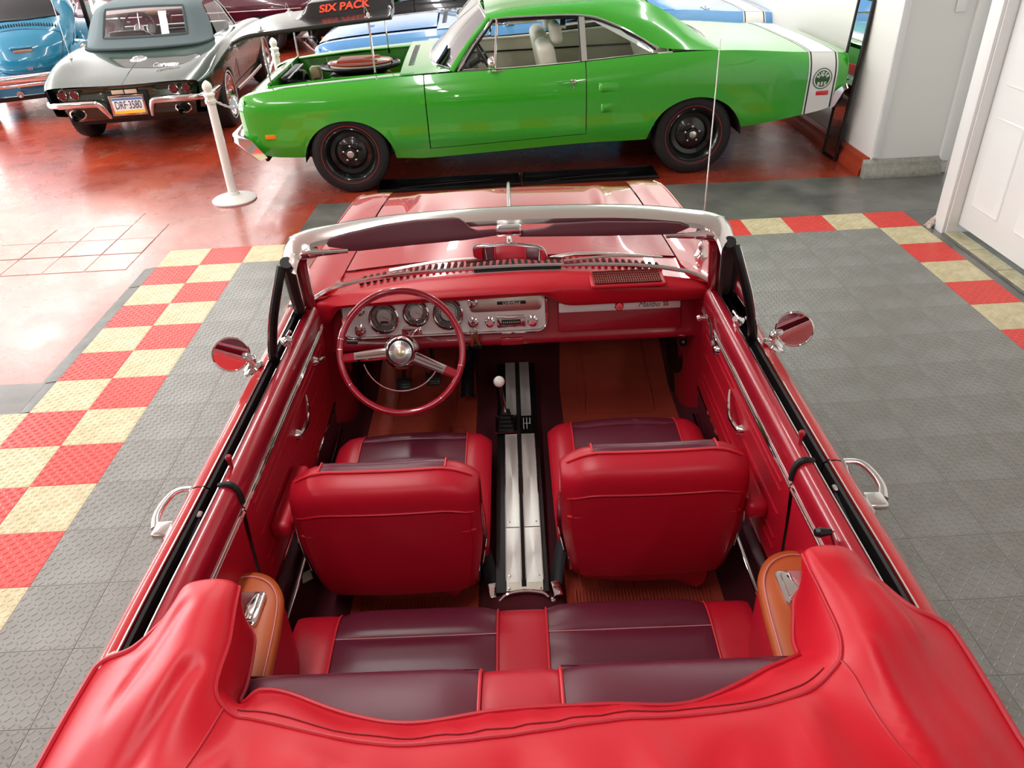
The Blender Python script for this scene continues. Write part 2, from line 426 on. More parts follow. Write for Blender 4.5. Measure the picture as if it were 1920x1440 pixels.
lathe('door_knob', [(0.0, 0.055), (0.02, 0.052), (0.026, 0.04), (0.018, 0.022), (0.01, 0.015), (0.026, 0.004), (0.026, 0.0)], CHROME2, door, (-0.001, -0.40, 1.0), (-1, 0, 0), 20)
THR = mat('cream_threshold_tile', 'cfc7a4', 0.4, vary=(12, '8e8460', 0.6))
thr = tag(box('door_sill', (3.13, 4.445, FZ+0.004), (0.2, 0.95, 0.012), EDGE), kind='structure')
for q in range(3): box('sill_tile', (3.10, 4.445+0.318*(q-1), FZ+0.012), (0.11, 0.312, 0.008), THR, thr, bev=0.002, seg=1)
# alcove pier: trims, skirting, grey plinth, switch plate
box('trim_6', (WX+0.02, 6.19, 1.85), (0.055, 0.03, 3.4), GLOSSW, bev=0.004)['kind'] = 'structure'
box('trim_7', (3.655, 6.185, 1.85), (0.09, 0.04, 3.5), GLOSSW, bev=0.006)['kind'] = 'structure'
REDBASE = mat('red_painted_skirting', 'b0452c', 0.35, vary=(5, '7d2c1b', 0.5))
pl = [(0.0, 0.0), (-0.078, 0.0), (-0.074, 0.045), (-0.055, 0.075), (-0.048, 0.082), (-0.04, 0.12), (-0.012, 0.145), (0.0, 0.145)]
tag(prism('baseboard_right', pl, -16.0, -6.23, REDBASE, plane='xz', xf=lambda v: (v.x+WX, -v.y, v.z+FZ)), kind='structure')
GREYB = mat('grey_painted_plinth', '8b8a80', 0.45, vary=(30, 'b9b6a9', 0.6), bump=(40, 0.3, 0.004))
tag(prism('baseboard_pier', pl, -3.625, -(WX-0.074), GREYB, plane='xz', xf=lambda v: (-v.y, v.x+6.2, v.z+FZ), bev=0.006), kind='structure')
sp = empty('switch_plate', (3.49, 6.19, 1.27)); tag(sp, 'white blank switch plate on the pier beside the door', 'switch plate')
box('plate', (0, 0, 0), (0.075, 0.012, 0.12), GLOSSW, sp, bev=0.004); box('toggle', (0, -0.008, 0), (0.01, 0.016, 0.022), GLOSSW, sp, bev=0.003)
# crumbled plaster at the foot of the casing
PLAST = mat('crumbled_plaster', 'd9d2c6', 0.8, vary=(60, '7a3a34', 0.8), bump=(60, 0.6, 0.01))
rr_ = random.Random(3); cpts = []
for a in range(5):
    row = []
    for b_ in range(5):
        row.append((2.985+0.012*b_+rr_.uniform(-.01, .01), 5.02+0.022*a+rr_.uniform(-.008, .008), FZ+0.004+0.022*b_*(1-abs(a-2)/3.2)*rr_.uniform(0.6, 1.3)))
    cpts.append(row)
net('broken_plaster', cpts, PLAST, wd, n=2, k=2); 
# ================================================================ leaning mirror
mir = empty('leaning_mirror', (2.952, 6.775, FZ), 0.06); tag(mir, 'tall narrow black-framed mirror leaning on the white wall behind the green car', 'mirror')
MIRM = mat('silvered_glass', (0.92, 0.93, 0.93), 0.01, 1.0)
def lean(v):
    return (v.x+0.066*v.z+0.0, v.y, v.z)
Hm, Wm = 1.285, 0.262
def leanbox(name, c, s, m):
    bm = bmesh.new(); bm_box(bm, c, s, 0.004, 1)
    for v in bm.verts: v.co = Vector(lean(v.co))
    return bm_obj(name, bm, m, mir)
for sy in (-1, 1): leanbox('mirror_frame_side', (0, sy*(Wm/2-0.012), Hm/2), (0.022, 0.024, Hm), BLACK)
for z in (0.012, Hm-0.012): leanbox('mirror_frame_rail', (0, 0, z), (0.022, Wm-0.05, 0.024), BLACK)
leanbox('mirror_back', (0.008, 0, Hm/2), (0.004, Wm-0.03, Hm-0.03), BLACK)
leanbox('mirror_glass', (0.001, 0, Hm/2), (0.006, Wm-0.046, Hm-0.046), MIRM)
# ================================================================ rope posts
def rope_post(x, y, label):
    t = empty('rope_post', (x, y, FZ)); tag(t, label, 'stanchion', 'white plastic rope posts')
    lathe('base', [(0.0, 0.0), (0.182, 0.0), (0.186, 0.012), (0.17, 0.024), (0.10, 0.034), (0.055, 0.05), (0.045, 0.075), (0.0, 0.08)], WHITEP, t, seg=40)
    lathe('post', [(0.0, 0.06), (0.038, 0.06), (0.0365, 0.45), (0.034, 0.82), (0.0, 0.82)], WHITEP, t, seg=28)
    lathe('finial', [(0.0, 0.80), (0.043, 0.80), (0.044, 0.825), (0.038, 0.832), (0.0385, 0.855), (0.046, 0.86), (0.046, 0.872), (0.034, 0.88),
                     (0.026, 0.888), (0.035, 0.905), (0.0385, 0.925), (0.034, 0.945), (0.02, 0.962), (0.008, 0.972), (0.0, 0.975)], WHITEP, t, seg=28)
    for s in (1, -1):
        tube('rope_hook', [(0.0, s*0.036, 0.845), (0.0, s*0.055, 0.85), (0.0, s*0.07, 0.835), (0, s*0.062, 0.815), (0, s*0.048, 0.822)], 0.006, WHITEP, t, seg=8, smooth_n=3)
    return t
rope_post(-2.278, 6.485, 'white rope post in front of the green coupe nose')
rope_post(-2.245, 8.62, 'white rope post between the dark sports car and the blue coupe')
def rope(name, a, b_, sag, label):
    pts = []
    for i in range(25):
        t = i/24; p = Vector(a).lerp(Vector(b_), t); p.z -= sag*4*t*(1-t); pts.append(p)
    # twisted two-strand rope
    vs, fs = [], []
    for ph in (0, PI):
        q = []
        for i in range(97):
            t = i/96; k = t*24; j = min(int(k), 23); p = pts[j].lerp(pts[j+1], k-j); an = ph+t*60
            q.append(p+Vector((math.cos(an)*0.005, 0, math.sin(an)*0.005)))
        v2, f2 = tube_data(q, 0.0068, 6); o = len(vs); vs += v2; fs += [tuple(x+o for x in f) for f in f2]
    o = mesh(name, vs, fs, WHITEP); tag(o, label, 'rope', 'white ropes strung between the posts'); return o
rope('barrier_rope', (-2.278, 6.55, 0.815+FZ), (-2.245, 8.555, 0.815+FZ), 0.24, 'white rope sagging between the two nearer posts')
# ================================================================ red convertible
REDP = mat('red_car_paint', 'b8131a', 0.22, coat=1.0, coat_rough=0.02, spec=0.5)
REDM = mat('red_metal_interior', '9c1226', 0.28, coat=0.6, coat_rough=0.05)
VRED = mat('red_vinyl', 'b5152a', 0.36, bump=(420, 0.12, 0.0012), spec=0.5)
VDASH = mat('red_padded_dash', 'c81428', 0.38, bump=(380, 0.10, 0.001))
VMAR = mat('maroon_vinyl', '5e1f31', 0.34, bump=(420, 0.12, 0.0012), spec=0.5)
VBOOT = mat('red_boot_vinyl', 'c40a22', 0.42, bump=(300, 0.10, 0.0012), spec=0.45)
VPIPE = mat('red_piping', 'd2303a', 0.4)
STITCH = mat('pink_stitching', 'd98a90', 0.6)
CARPET = mat('maroon_carpet', '4d0b17', 0.95, bump=(600, 0.8, 0.004))
MATR = mat('brick_rubber_mat', '9c3d2c', 0.5, bump=(120, 0.1, 0.001))
TAN = mat('tan_orange_leather', 'b4562a', 0.38, bump=(300, 0.12, 0.001))
VISM = mat('maroon_visor', '4a0f1e', 0.55)
ALU = mat('brushed_aluminium', (0.74, 0.74, 0.71), 0.36, 0.7, bump=(200, 0.05, 0.0005), aniso=0.6)
DARKG = mat('dark_gauge_face', '5d615f', 0.3)
SILVF = mat('silver_gauge_face', 'c9cbc8', 0.3, 0.6)
IVORY = mat('ivory_knob', 'f1efe6', 0.2, coat=0.5)
car = empty('red_convertible', (-0.03, 0, 0), -0.02)
tag(car, 'open red convertible with a red and maroon interior in the foreground', 'car')

belt_z = smooth_interp([-1.06, -0.6, 0, 0.9, 1.5, 2.3, 2.6, 3.2, 3.7, 3.84], [0.80, 0.90, 0.93, 0.936, 0.932, 0.926, 0.92, 0.90, 0.868, 0.84])
sh_x = smooth_interp([-1.06, 0, 0.95, 1.4, 2.3, 2.6, 3.4, 3.7, 3.84], [0.73, 0.775, 0.782, 0.778, 0.776, 0.785, 0.765, 0.75, 0.725])
def arch_z(y, zlo, arches):
    z = zlo
    for (yc, hw, base, h) in arches:
        t = (y-yc)/hw
        if abs(t) < 1: z = max(z, base+h*math.sqrt(1-t*t))
    return z
def red_halfwidth(y, z):
    s = sh_x(y); zt = belt_z(y); mx = s+0.135*min(1.0, (y+1.3)/0.6, (4.1-y)/0.5)
    if z > 0.62:
        t = (zt-z)/max(zt-0.62, 1e-3); return s+(mx-s)*math.sin(PI/2*min(1, max(0, t)))**0.85
    return mx-0.07*((0.62-z)/0.38)**1.6
def red_bottom(y):
    return arch_z(y, interp(y, [-1.06, -0.7, 3.4, 3.84], [0.36, 0.26, 0.25, 0.34]), [(0.03, 0.37, 0.30, 0.30), (2.95, 0.37, 0.30, 0.32)])
def red_side(name, sg, y0, y1, parent):
    n = max(12, int((y1-y0)/0.03))
    def f(u, v):
        y = y0+(y1-y0)*u; zb = red_bottom(y); zt = belt_z(y); z = zb+(zt-zb)*v
        return (sg*red_halfwidth(y, z), y, z)
    return grid(name, f, n, 18, REDP, parent, flip=(sg > 0))
def sweep(name, prof, y0, y1, sg, m, parent, n=None, cap=False, fx=None, fz=None):
    """section (dx,dz) relative to the belt line swept along the car"""
    fx = fx or sh_x; fz = fz or belt_z
    n = n or max(6, int((y1-y0)/0.06)); k = len(prof)
    vs = [(sg*(fx(y)+dx), y, fz(y)+dz) for y in [y0+(y1-y0)*i/(n-1) for i in range(n)] for dx, dz in prof]
    fs = grid_faces(n, k, flip=(sg < 0))
    if cap: fs += [tuple(range(k)), tuple((n-1)*k+i for i in range(k-1, -1, -1))]
    return mesh(name, vs, fs, m, parent)
RAIL = [(0, 0), (-0.012, 0.004), (-0.027, 0.003), (-0.029, -0.002), (-0.029, -0.06)]
CAP = [(-0.068, -0.06), (-0.068, 0.002), (-0.072, 0.006), (-0.084, 0.005), (-0.096, -0.001), (-0.104, -0.013), (-0.108, -0.035), (-0.106, -0.075)]
for sg, side in ((-1, 'left'), (1, 'right')):
    DY0, DY1 = 1.435, 2.425
    fend = red_side('front_fender', sg, 2.43, 3.84, car)
    dr = empty('door', (0, 0, 0), 0, car)
    red_side('door_skin', sg, DY0, DY1, dr)
    qp = red_side('quarter_panel', sg, -1.06, 1.43, car)
    # belt rail, window slot, inner cap; door and quarter separately
    for (a, b, par) in ((DY0, 2.40, dr), (0.30, 1.43, qp)):
        sweep('belt_rail', RAIL, a, b, sg, REDP, par)
        sweep('weatherstrip', [(-0.0295, -0.045), (-0.0295, -0.003), (-0.034, 0.0), (-0.040, -0.003), (-0.042, -0.045)], a, b, sg, RUBBER, par)
        sweep('window_slot', [(-0.030, -0.052), (-0.068, -0.052)], a, b, sg, MATTE, par)
        sweep('inner_cap', CAP, a, b, sg, REDM, par)
        for dx, dz, r in ((-0.0285, 0.003, 0.0028), (-0.0675, 0.005, 0.0022)):
            ys = [a+(b-a)*i/24 for i in range(25)]
            tube('chrome_strip', [(sg*(sh_x(y)+dx), y, belt_z(y)+dz) for y in ys], r, CHROME, par, seg=8)
        ys = [a+(b-a)*i/24 for i in range(25)]
        for dz in (-0.070, -0.080):
            tube('chrome_molding', [(sg*(sh_x(y)-0.1075), y, belt_z(y)+dz) for y in ys], 0.0038, CHROME, par, seg=8)
    # inner door panel
    PANEL = [(-0.106, -0.075), (-0.104, -0.09), (-0.098, -0.20), (-0.094, -0.33), (-0.096, -0.40)]
    sweep('inner_panel', PANEL, DY0+0.01, 2.41, sg, VRED, dr)
    sweep('lower_panel', [(-0.095, -0.40), (-0.088, -0.50), (-0.08, -0.585)], DY0+0.01, 2.41, sg, VMAR, dr)
    for dz in (-0.115, -0.145, -0.225, -0.31, -0.345):
        dx = interp(-dz, [0.075, 0.09, 0.2, 0.33, 0.40], [-0.106, -0.104, -0.098, -0.094, -0.096])
        ys = [1.50+(2.34-1.50)*i/16 for i in range(17)]
        tube('panel_pleat', [(sg*(sh_x(y)+dx-0.0005), y, belt_z(y)+dz) for y in ys], 0.0028, VRED, dr, seg=6)
    ys = [1.45+0.95*i/10 for i in range(11)]
    tube('sill_trim', [(sg*(sh_x(y)-0.096), y, belt_z(y)-0.405) for y in ys], 0.006, CHROME, dr, seg=8)
    # outer pull handle: chrome loop
    hx = 0.905
    pts = [(sg*(hx-0.03), 1.625, 0.775), (sg*(hx+0.012), 1.605, 0.785), (sg*(hx+0.03), 1.56, 0.785), (sg*(hx+0.034), 1.51, 0.78), (sg*(hx+0.022), 1.47, 0.775)]
    tube('outer_handle', pts, [0.009, 0.010, 0.010, 0.011, 0.013], CHROME2, dr, seg=12, smooth_n=4, sq=(1.0, 0.7))
    bm = bmesh.new(); bm_box(bm, (sg*(hx-0.003), 1.462, 0.775), (0.055, 0.055, 0.022), 0.009, 3); bm_obj('handle_button_plate', bm, CHROME2, dr)
    # quarter interior panel
    sweep('quarter_inner_panel', [(-0.106, -0.075), (-0.103, -0.12), (-0.098, -0.3), (-0.09, -0.6)], 0.8, 1.42, sg, VRED if sg > 0 else VRED, qp)
    # rubber seal where door meets quarter
    prof = [(-0.066, 0.004), (-0.085, 0.009), (-0.10, 0.002), (-0.109, -0.02), (-0.110, -0.05)]
    tube('shut_seal', [(sg*(sh_x(1.432)+dx), 1.432, belt_z(1.432)+dz) for dx, dz in prof], 0.008, RUBBER, qp, seg=8, smooth_n=3)
    bm = bmesh.new(); bm_box(bm, (sg*(sh_x(1.35)-0.045), 1.345, belt_z(1.35)-0.018), (0.012, 0.02, 0.03), 0.003, 1); bm_obj('window_catch', bm, CHROME2, qp)
    tube('window_arm', [(sg*(sh_x(1.3)-0.045), 1.34, belt_z(1.3)-0.02), (sg*(sh_x(1.1)-0.052), 1.10, belt_z(1.1)-0.035)], 0.006, RUBBER, qp, seg=8)
    # lock button
    lathe('lock_button', [(0, 0), (0.0055, 0.0), (0.005, 0.02), (0.0075, 0.028), (0.0085, 0.035), (0.006, 0.04), (0, 0.04)], REDM, dr, (sg*(sh_x(1.5)-0.076), 1.50, belt_z(1.5)+0.004), seg=14)
    # white tail of the belt moulding
    prism('belt_end_trim', [(0, 0), (0.022, -0.01), (0.018, 0.022), (0.006, 0.03)], -0.002, 0.005, mat('off_white_trim', 'd9d6cc', 0.4), qp,
          xf=lambda v, s=sg: (s*(sh_x(0.93)-0.03+v.x), 0.925+v.y, belt_z(0.93)+v.z))
# --- inner cranks and armrests
def crank(side, y, z, ang, par, x, length=0.115, knob=True, dark=False):
    sg = side
    base = Vector((sg*x, y, z)); inw = Vector((-sg, 0, 0))
    lathe('crank_boss', [(0, 0.03), (0.012, 0.029), (0.017, 0.02), (0.021, 0.006), (0.024, 0.0)], CHROME, par, base, inw, 18)
    d = Vector((0, math.cos(ang), math.sin(ang)))
    p = [base+inw*0.022, base+inw*0.03+d*length*0.35, base+inw*0.026+d*length*0.75, base+inw*0.035+d*length]
    tube('crank_arm', p, [0.010, 0.0085, 0.007, 0.006], CHROME, par, seg=10, smooth_n=1)
    if knob:
        lathe('crank_knob', [(0, 0), (0.007, 0.002), (0.009, 0.015), (0.012, 0.028), (0.008, 0.036), (0, 0.036)], BLACK if dark else CHROME, par, base+inw*0.035+d*length, inw, 14)
doors = [o for o in car.children if o.name.startswith('door')]
quarters = [o for o in car.children if o.name.startswith('quarter_panel')]
for sg, dr, qp in ((-1, doors[0], quarters[0]), (1, doors[1], quarters[1])):
    if sg > 0: crank(sg, 2.17, 0.815, math.radians(35), dr, 0.688, 0.12)
    else: crank(sg, 2.24, 0.80, math.radians(-20), dr, 0.688, 0.06, knob=False)
    # door latch lever
    b = Vector((sg*0.688, 1.855 if sg > 0 else 1.93, 0.72)); inw = Vector((-sg, 0, 0))
    lathe('latch_boss', [(0, 0.026), (0.013, 0.025), (0.018, 0.015), (0.022, 0.0)], CHROME, dr, b, inw, 18)
    tube('latch_lever', [b+inw*0.02, b+inw*0.032+Vector((0, 0.05, 0.012)), b+inw*0.028+Vector((0, 0.10, 0.035)), b+inw*0.02+Vector((0, 0.13, 0.062))], [0.009, 0.008, 0.006, 0.004], CHROME, dr, seg=10, smooth_n=2)
    # door armrest with chrome finger trim
    bm = bmesh.new(); bm_box(bm, (sg*0.655, 1.70, 0.655), (0.06, 0.27, 0.055), 0.018, 3); bm_obj('door_armrest', bm, VRED, dr)
    bm = bmesh.new(); bm_box(bm, (sg*0.683, 1.68, 0.70), (0.006, 0.14, 0.03), 0.003, 1); bm_obj('armrest_trim', bm, CHROME2, dr)
    # rear quarter crank
    if sg > 0: crank(sg, 1.13, 0.845, math.radians(62), qp, 0.70, 0.115, dark=True)
    else: crank(sg, 1.19, 0.835, math.radians(-100), qp, 0.70, 0.08, knob=False)
# --- hood, front end, cowl
def hood_z(x, y):
    t = (y-2.70)/1.06
    zc = 0.952-0.062*t*t-0.008*t-(0.03*max(0, (t-0.92)/0.08)**2)
    edge = belt_z(y)+0.004
    k = min(1, abs(x)/0.62)
    ridge = 0.010*max(0, 1-abs(abs(x)-0.43)/0.05)*min(1, t*4)
    return zc*(1-k**2.2)+edge*k**2.2+ridge*0.6
def hood_w(y): return interp(y, [2.6, 3.5, 3.8], [0.63, 0.60, 0.585])
def hf(u, v):
    y = 2.705+1.055*u; x = (2*v-1)*(hood_w(y)-0.003)
    y2 = y-0.05*u*(abs(x)/0.6)**2
    return (x, y2, hood_z(x, y))
grid('hood', hf, 40, 61, REDP, car, flip=True, angle=80)
def ff(sg):
    def f(u, v):
        y = 2.43+1.41*u; a = hood_w(max(y, 2.6))+0.003 if y > 2.6 else interp(y, [2.43, 2.6], [0.70, 0.633]); b = sh_x(y)
        x = a+(b-a)*v; z = interp(v, [0, 0.5, 1], [belt_z(y)+0.004, belt_z(y)+0.007, belt_z(y)])
        return (sg*x, y, z)
    return f
fends = [o for o in car.children if o.name.startswith('front_fender')]
for sg, fo in ((-1, fends[0]), (1, fends[1])):
    grid('fender_top', ff(sg), 30, 6, REDP, fo, flip=(sg < 0), angle=70)
    tube('fender_peak', [(sg*(sh_x(y)-0.002), y, belt_z(y)+0.001) for y in [2.6+1.2*i/12 for i in range(13)]], 0.004, REDP, fo, seg=6)
# nose / grille / rear panels close the body
prism('nose_panel', [(-0.72, 0.34), (0.72, 0.34), (0.735, 0.60), (0.70, 0.80), (0.58, 0.825), (0, 0.835), (-0.58, 0.825), (-0.70, 0.80), (-0.735, 0.60)], 3.74, 3.79, BLACK, car, plane='xz')
for sg in (-1, 1):
    for k in (0, 1): lathe('headlamp', [(0.0, 0.02), (0.05, 0.016), (0.062, 0.006), (0.07, 0.012), (0.074, 0.0), (0.074, -0.03)], CHROME, car, (sg*(0.47+0.16*k), 3.80, 0.70), (0, 1, 0), 24)
box('front_bumper', (0, 3.87, 0.50), (1.66, 0.07, 0.13), CHROME, car, bev=0.03, seg=3)
for k in range(7): box('grille_bar', (0, 3.80, 0.60+0.03*k), (0.76, 0.02, 0.008), CHROME2, car, bev=0.003, seg=1)
prism('tail_panel', [(-0.74, 0.34), (0.74, 0.34), (0.76, 0.60), (0.72, 0.80), (0, 0.83), (-0.72, 0.80), (-0.76, 0.60)], -1.07, -1.03, REDP, car, plane='xz')
box('rear_bumper', (0, -1.12, 0.48), (1.62, 0.07, 0.13), CHROME, car, bev=0.03, seg=3)
def deckf(u, v):
    y = -1.05+1.45*u; x = (2*v-1)*(sh_x(y)-0.001); k = abs(2*v-1)
    return (x, y, belt_z(y)+0.012*(1-k*k))
grid('trunk_deck', deckf, 24, 17, REDP, car, flip=True)
# hood spear
tube('hood_spear', [(0, 3.05, hood_z(0, 3.05)+0.004), (0, 3.35, hood_z(0, 3.35)+0.010), (0, 3.62, hood_z(0, 3.62)+0.016), (0, 3.72, hood_z(0, 3.72)+0.024), (0, 3.745, hood_z(0, 3.74)+0.03)], [0.005, 0.008, 0.009, 0.007, 0.002], CHROME2, car, seg=10, smooth_n=2)
# cowl with louvres
def cowlf(u, v):
    y = 2.565+0.135*u; x = (2*v-1)*0.70; y -= 0.10*(abs(x)/0.7)**2.4*(1-u)
    return (x, y, hood_z(x, 2.71)-0.006-0.004*(1-u))
cowl = grid('cowl', cowlf, 8, 41, REDP, car, flip=True)
for i in range(46):
    x = -0.545+1.09*i/45; y = 2.612-0.06*(abs(x)/0.6)**2.2
    o = box('cowl_louvre', (x, y+0.040, hood_z(x, 2.71)-0.0035), (0.0095, 0.07, 0.006), MATTE, cowl, rot=(0, 0, -0.10 if x < 0 else 0.10))
# wipers
for sg, x0, x1 in ((-1, -0.46, 0.06), (1, 0.46, 0.02)):
    wp = empty('wiper', (0, 0, 0), 0, car)
    z0 = 0.972
    px_ = [x0+(x1-x0)*t for t in (0, 0.3, 0.65, 1.0)]
    if sg < 0: px_ = [-0.44, -0.28, -0.10, 0.13]
    else: px_ = [0.15, 0.24, 0.40, 0.55]
    ys = [2.615-0.07*(abs(q)/0.6)**2.2 for q in px_]
    if sg < 0:
        tube('wiper_arm', [(px_[0], ys[0]+0.01, z0-0.005), (px_[1], ys[1]+0.005, z0+0.010), (px_[2], ys[2], z0+0.016), (px_[3], ys[3], z0+0.015)], [0.011, 0.010, 0.007, 0.004], CHROME2, wp, seg=10, smooth_n=2, sq=(1, 0.5))
    else:
        tube('wiper_arm', [(px_[0], ys[0]+0.012, z0-0.002), (px_[1], ys[1]+0.012, z0+0.014), (px_[2], ys[2]+0.01, z0+0.014), (px_[3], ys[3]+0.005, z0+0.010)], [0.013, 0.011, 0.007, 0.004], CHROME2, wp, seg=10, smooth_n=2, sq=(1, 0.5))
    c0 = Vector((px_[2]+0.12*(1 if sg < 0 else -0.2), ys[2]-0.004, z0+0.006))
    tube('wiper_blade', [c0+Vector((-0.18, -0.006, 0.0)), c0+Vector((0, 0.004, 0.006)), c0+Vector((0.17, -0.010, 0.0))], 0.005, BLACK if sg < 0 else CHROME2, wp, seg=8, smooth_n=3)
# antenna
an = empty('antenna', (0, 0, 0), 0, car)
az = belt_z(2.68)+0.005
lathe('antenna_base', [(0.026, 0), (0.026, 0.006), (0.02, 0.012), (0.014, 0.03), (0.012, 0.036), (0.013, 0.046), (0.009, 0.056), (0.004, 0.062), (0, 0.062)], CHROME, an, (0.716, 2.68, az), seg=20)
tube('antenna_mast', [(0.716, 2.68, az+0.05), (0.716, 2.683, az+0.35), (0.718, 2.690, az+0.755)], [0.0028, 0.0022, 0.0015], CHROME2, an, seg=8)
# --- windshield
base_c = [(-0.715, 2.44, 0.925), (-0.62, 2.515, 0.945), (-0.40, 2.565, 0.958), (0, 2.585, 0.962), (0.40, 2.565, 0.958), (0.62, 2.515, 0.945), (0.715, 2.44, 0.925)]
head_c = [(-0.60, 2.10, 1.250), (-0.52, 2.155, 1.262), (-0.33, 2.195, 1.270), (0, 2.21, 1.274), (0.33, 2.195, 1.270), (0.52, 2.155, 1.262), (0.60, 2.10, 1.250)]
mid_c = [tuple((Vector(a)+Vector(b))/2+Vector((0, 0.012, 0.012))) for a, b in zip(base_c, head_c)]
net('windshield_glass', [base_c, mid_c, head_c], GLASS, car, n=4, k=4)
tube('windshield_base_trim', base_c, 0.008, CHROME, car, seg=8, smooth_n=5)
# chrome header: swept flat section with curled corners
hd = cr([(-0.642, 2.085, 1.222), (-0.632, 2.12, 1.252), (-0.60, 2.155, 1.270), (-0.52, 2.178, 1.279), (-0.33, 2.212, 1.288), (0, 2.226, 1.292), (0.33, 2.212, 1.288), (0.52, 2.178, 1.279), (0.60, 2.155, 1.270), (0.632, 2.12, 1.252), (0.642, 2.085, 1.222)], 5)
sec = [(0.052, -0.030), (0.058, -0.010), (0.045, 0.008), (0.015, 0.016), (-0.03, 0.013), (-0.055, 0.002), (-0.058, -0.012), (-0.02, -0.02)]
vs = []
for i, p in enumerate(hd):
    t = Vector(hd[min(i+1, len(hd)-1)])-Vector(hd[max(i-1, 0)]); t.normalize()
    fw = Vector((-t.y, t.x, 0)); fw.normalize() if fw.length > 0.2 else None
    if abs(p[0]) > 0.62: fw = Vector((math.copysign(0.55, p[0])*1.0, 0.83, 0)).normalized()
    for a, b in sec: vs.append(Vector(p)+fw*a+Vector((0, 0, b)))
CHROMEH = mat('aged_header_chrome', (0.80, 0.79, 0.76), 0.16, 1.0)
mesh('windshield_header', vs, grid_faces(len(hd), len(sec), cv=True, flip=False)+[tuple(range(len(sec))), tuple(len(vs)-1-i for i in range(len(sec)))], CHROMEH, car, angle=50)
for sg in (-1, 1):
    # pillars: painted inner, black seal, chrome corner cap
    tube('pillar_inner', [(sg*0.612, 2.115, 1.225), (sg*0.645, 2.22, 1.12), (sg*0.69, 2.37, 0.97), (sg*0.715, 2.44, 0.90)], 0.021, REDM, car, seg=10, smooth_n=3, sq=(1.0, 1.0))
    tube('pillar_seal', [(sg*0.640, 2.07, 1.235), (sg*0.668, 2.165, 1.13), (sg*0.71, 2.31, 0.975), (sg*0.732, 2.40, 0.90), (sg*0.72, 2.42, 0.85)], 0.019, RUBBER, car, seg=10, smooth_n=3)
    vw = empty('vent_window', (0, 0, 0), 0, car)
    # black framed vent light: rear channel curving down to the belt
    A0 = [(sg*0.655, 2.065, 1.225), (sg*0.672, 2.045, 1.17), (sg*0.700, 2.03, 1.08), (sg*0.722, 2.03, 0.99), (sg*0.735, 2.04, 0.925)]
    tube('vent_channel', A0, 0.014, BLACK, vw, seg=10, smooth_n=4)
    tube('vent_trim', [(p[0]+sg*0.012, p[1]-0.006, p[2]) for p in A0], 0.0035, CHROME, vw, seg=6, smooth_n=4)
    Bf = [(sg*0.665, 2.105, 1.21), (sg*0.685, 2.20, 1.11), (sg*0.715, 2.31, 1.0), (sg*0.735, 2.40, 0.925)]
    tube('vent_front_frame', Bf, 0.006, CHROME2, vw, seg=8, smooth_n=3)
    ra = cr(A0, 3); rb = cr(Bf, 4)
    m_ = min(len(ra), len(rb))
    rowsA = [ra[int(i*(len(ra)-1)/(m_-1))] for i in range(m_)]; rowsB = [rb[int(i*(len(rb)-1)/(m_-1))] for i in range(m_)]
    mesh('vent_glass', rowsA+rowsB, [(i, i+1, m_+i+1, m_+i) for i in range(m_-1)], GLASS, vw)
    lathe('vent_latch', [(0, 0.022), (0.012, 0.02), (0.014, 0.008), (0.02, 0.0)], CHROME, vw, (sg*0.712, 2.12, 0.945), (-sg*0.6, -0.2, 0.8), 16)
    tube('vent_latch_lever', [(sg*0.708, 2.125, 0.962), (sg*0.702, 2.15, 0.968), (sg*0.705, 2.165, 0.955)], 0.004, CHROME, vw, seg=8)
    # header latch bracket and visor arm
    box('latch_bracket', (sg*0.585, 2.10, 1.247), (0.075, 0.03, 0.026), CHROME, car, bev=0.008, seg=2, rot=(0.2, 0, sg*-0.35))
    tube('visor_rod', [(sg*0.60, 2.10, 1.247), (sg*0.53, 2.092, 1.251), (sg*0.46, 2.088, 1.254)], [0.012, 0.009, 0.006], CHROME, car, seg=10)
    lathe('pivot_screw', [(0, 0.012), (0.012, 0.01), (0.016, 0.0)], CHROME, car, (sg*0.545, 2.135, 1.272), (0, -0.3, 1), 14)
# sun visors
visL = [(-.523, 1.278), (-.515, 1.29), (-.459, 1.303), (-.356, 1.32), (-.263, 1.328), (-.152, 1.33), (-.134, 1.327), (-.119, 1.317), (-.105, 1.302), (-.083, 1.293), (-.021, 1.295), (-.021, 1.279), (-.115, 1.270), (-.271, 1.263), (-.427, 1.254), (-.466, 1.255), (-.476, 1.262), (-.495, 1.265), (-.518, 1.269)]
visR = [(.036, 1.287), (.109, 1.291), (.140, 1.301), (.27, 1.301), (.461, 1.292), (.50, 1.287), (.531, 1.276), (.483, 1.259), (.27, 1.264), (.036, 1.272)]
for nm, ol in (('l', visL), ('r', visR)):
    prism('sun_visor', ol, 2.092, 2.108, VISM, car, plane='xz', bev=0.004, seg=2, xf=lambda v: (v.x, v.y+0.35*(v.z-1.26), v.z-0.004))
box('visor_centre_bracket', (0.008, 2.105, 1.288), (0.075, 0.03, 0.03), CHROME, car, bev=0.008)
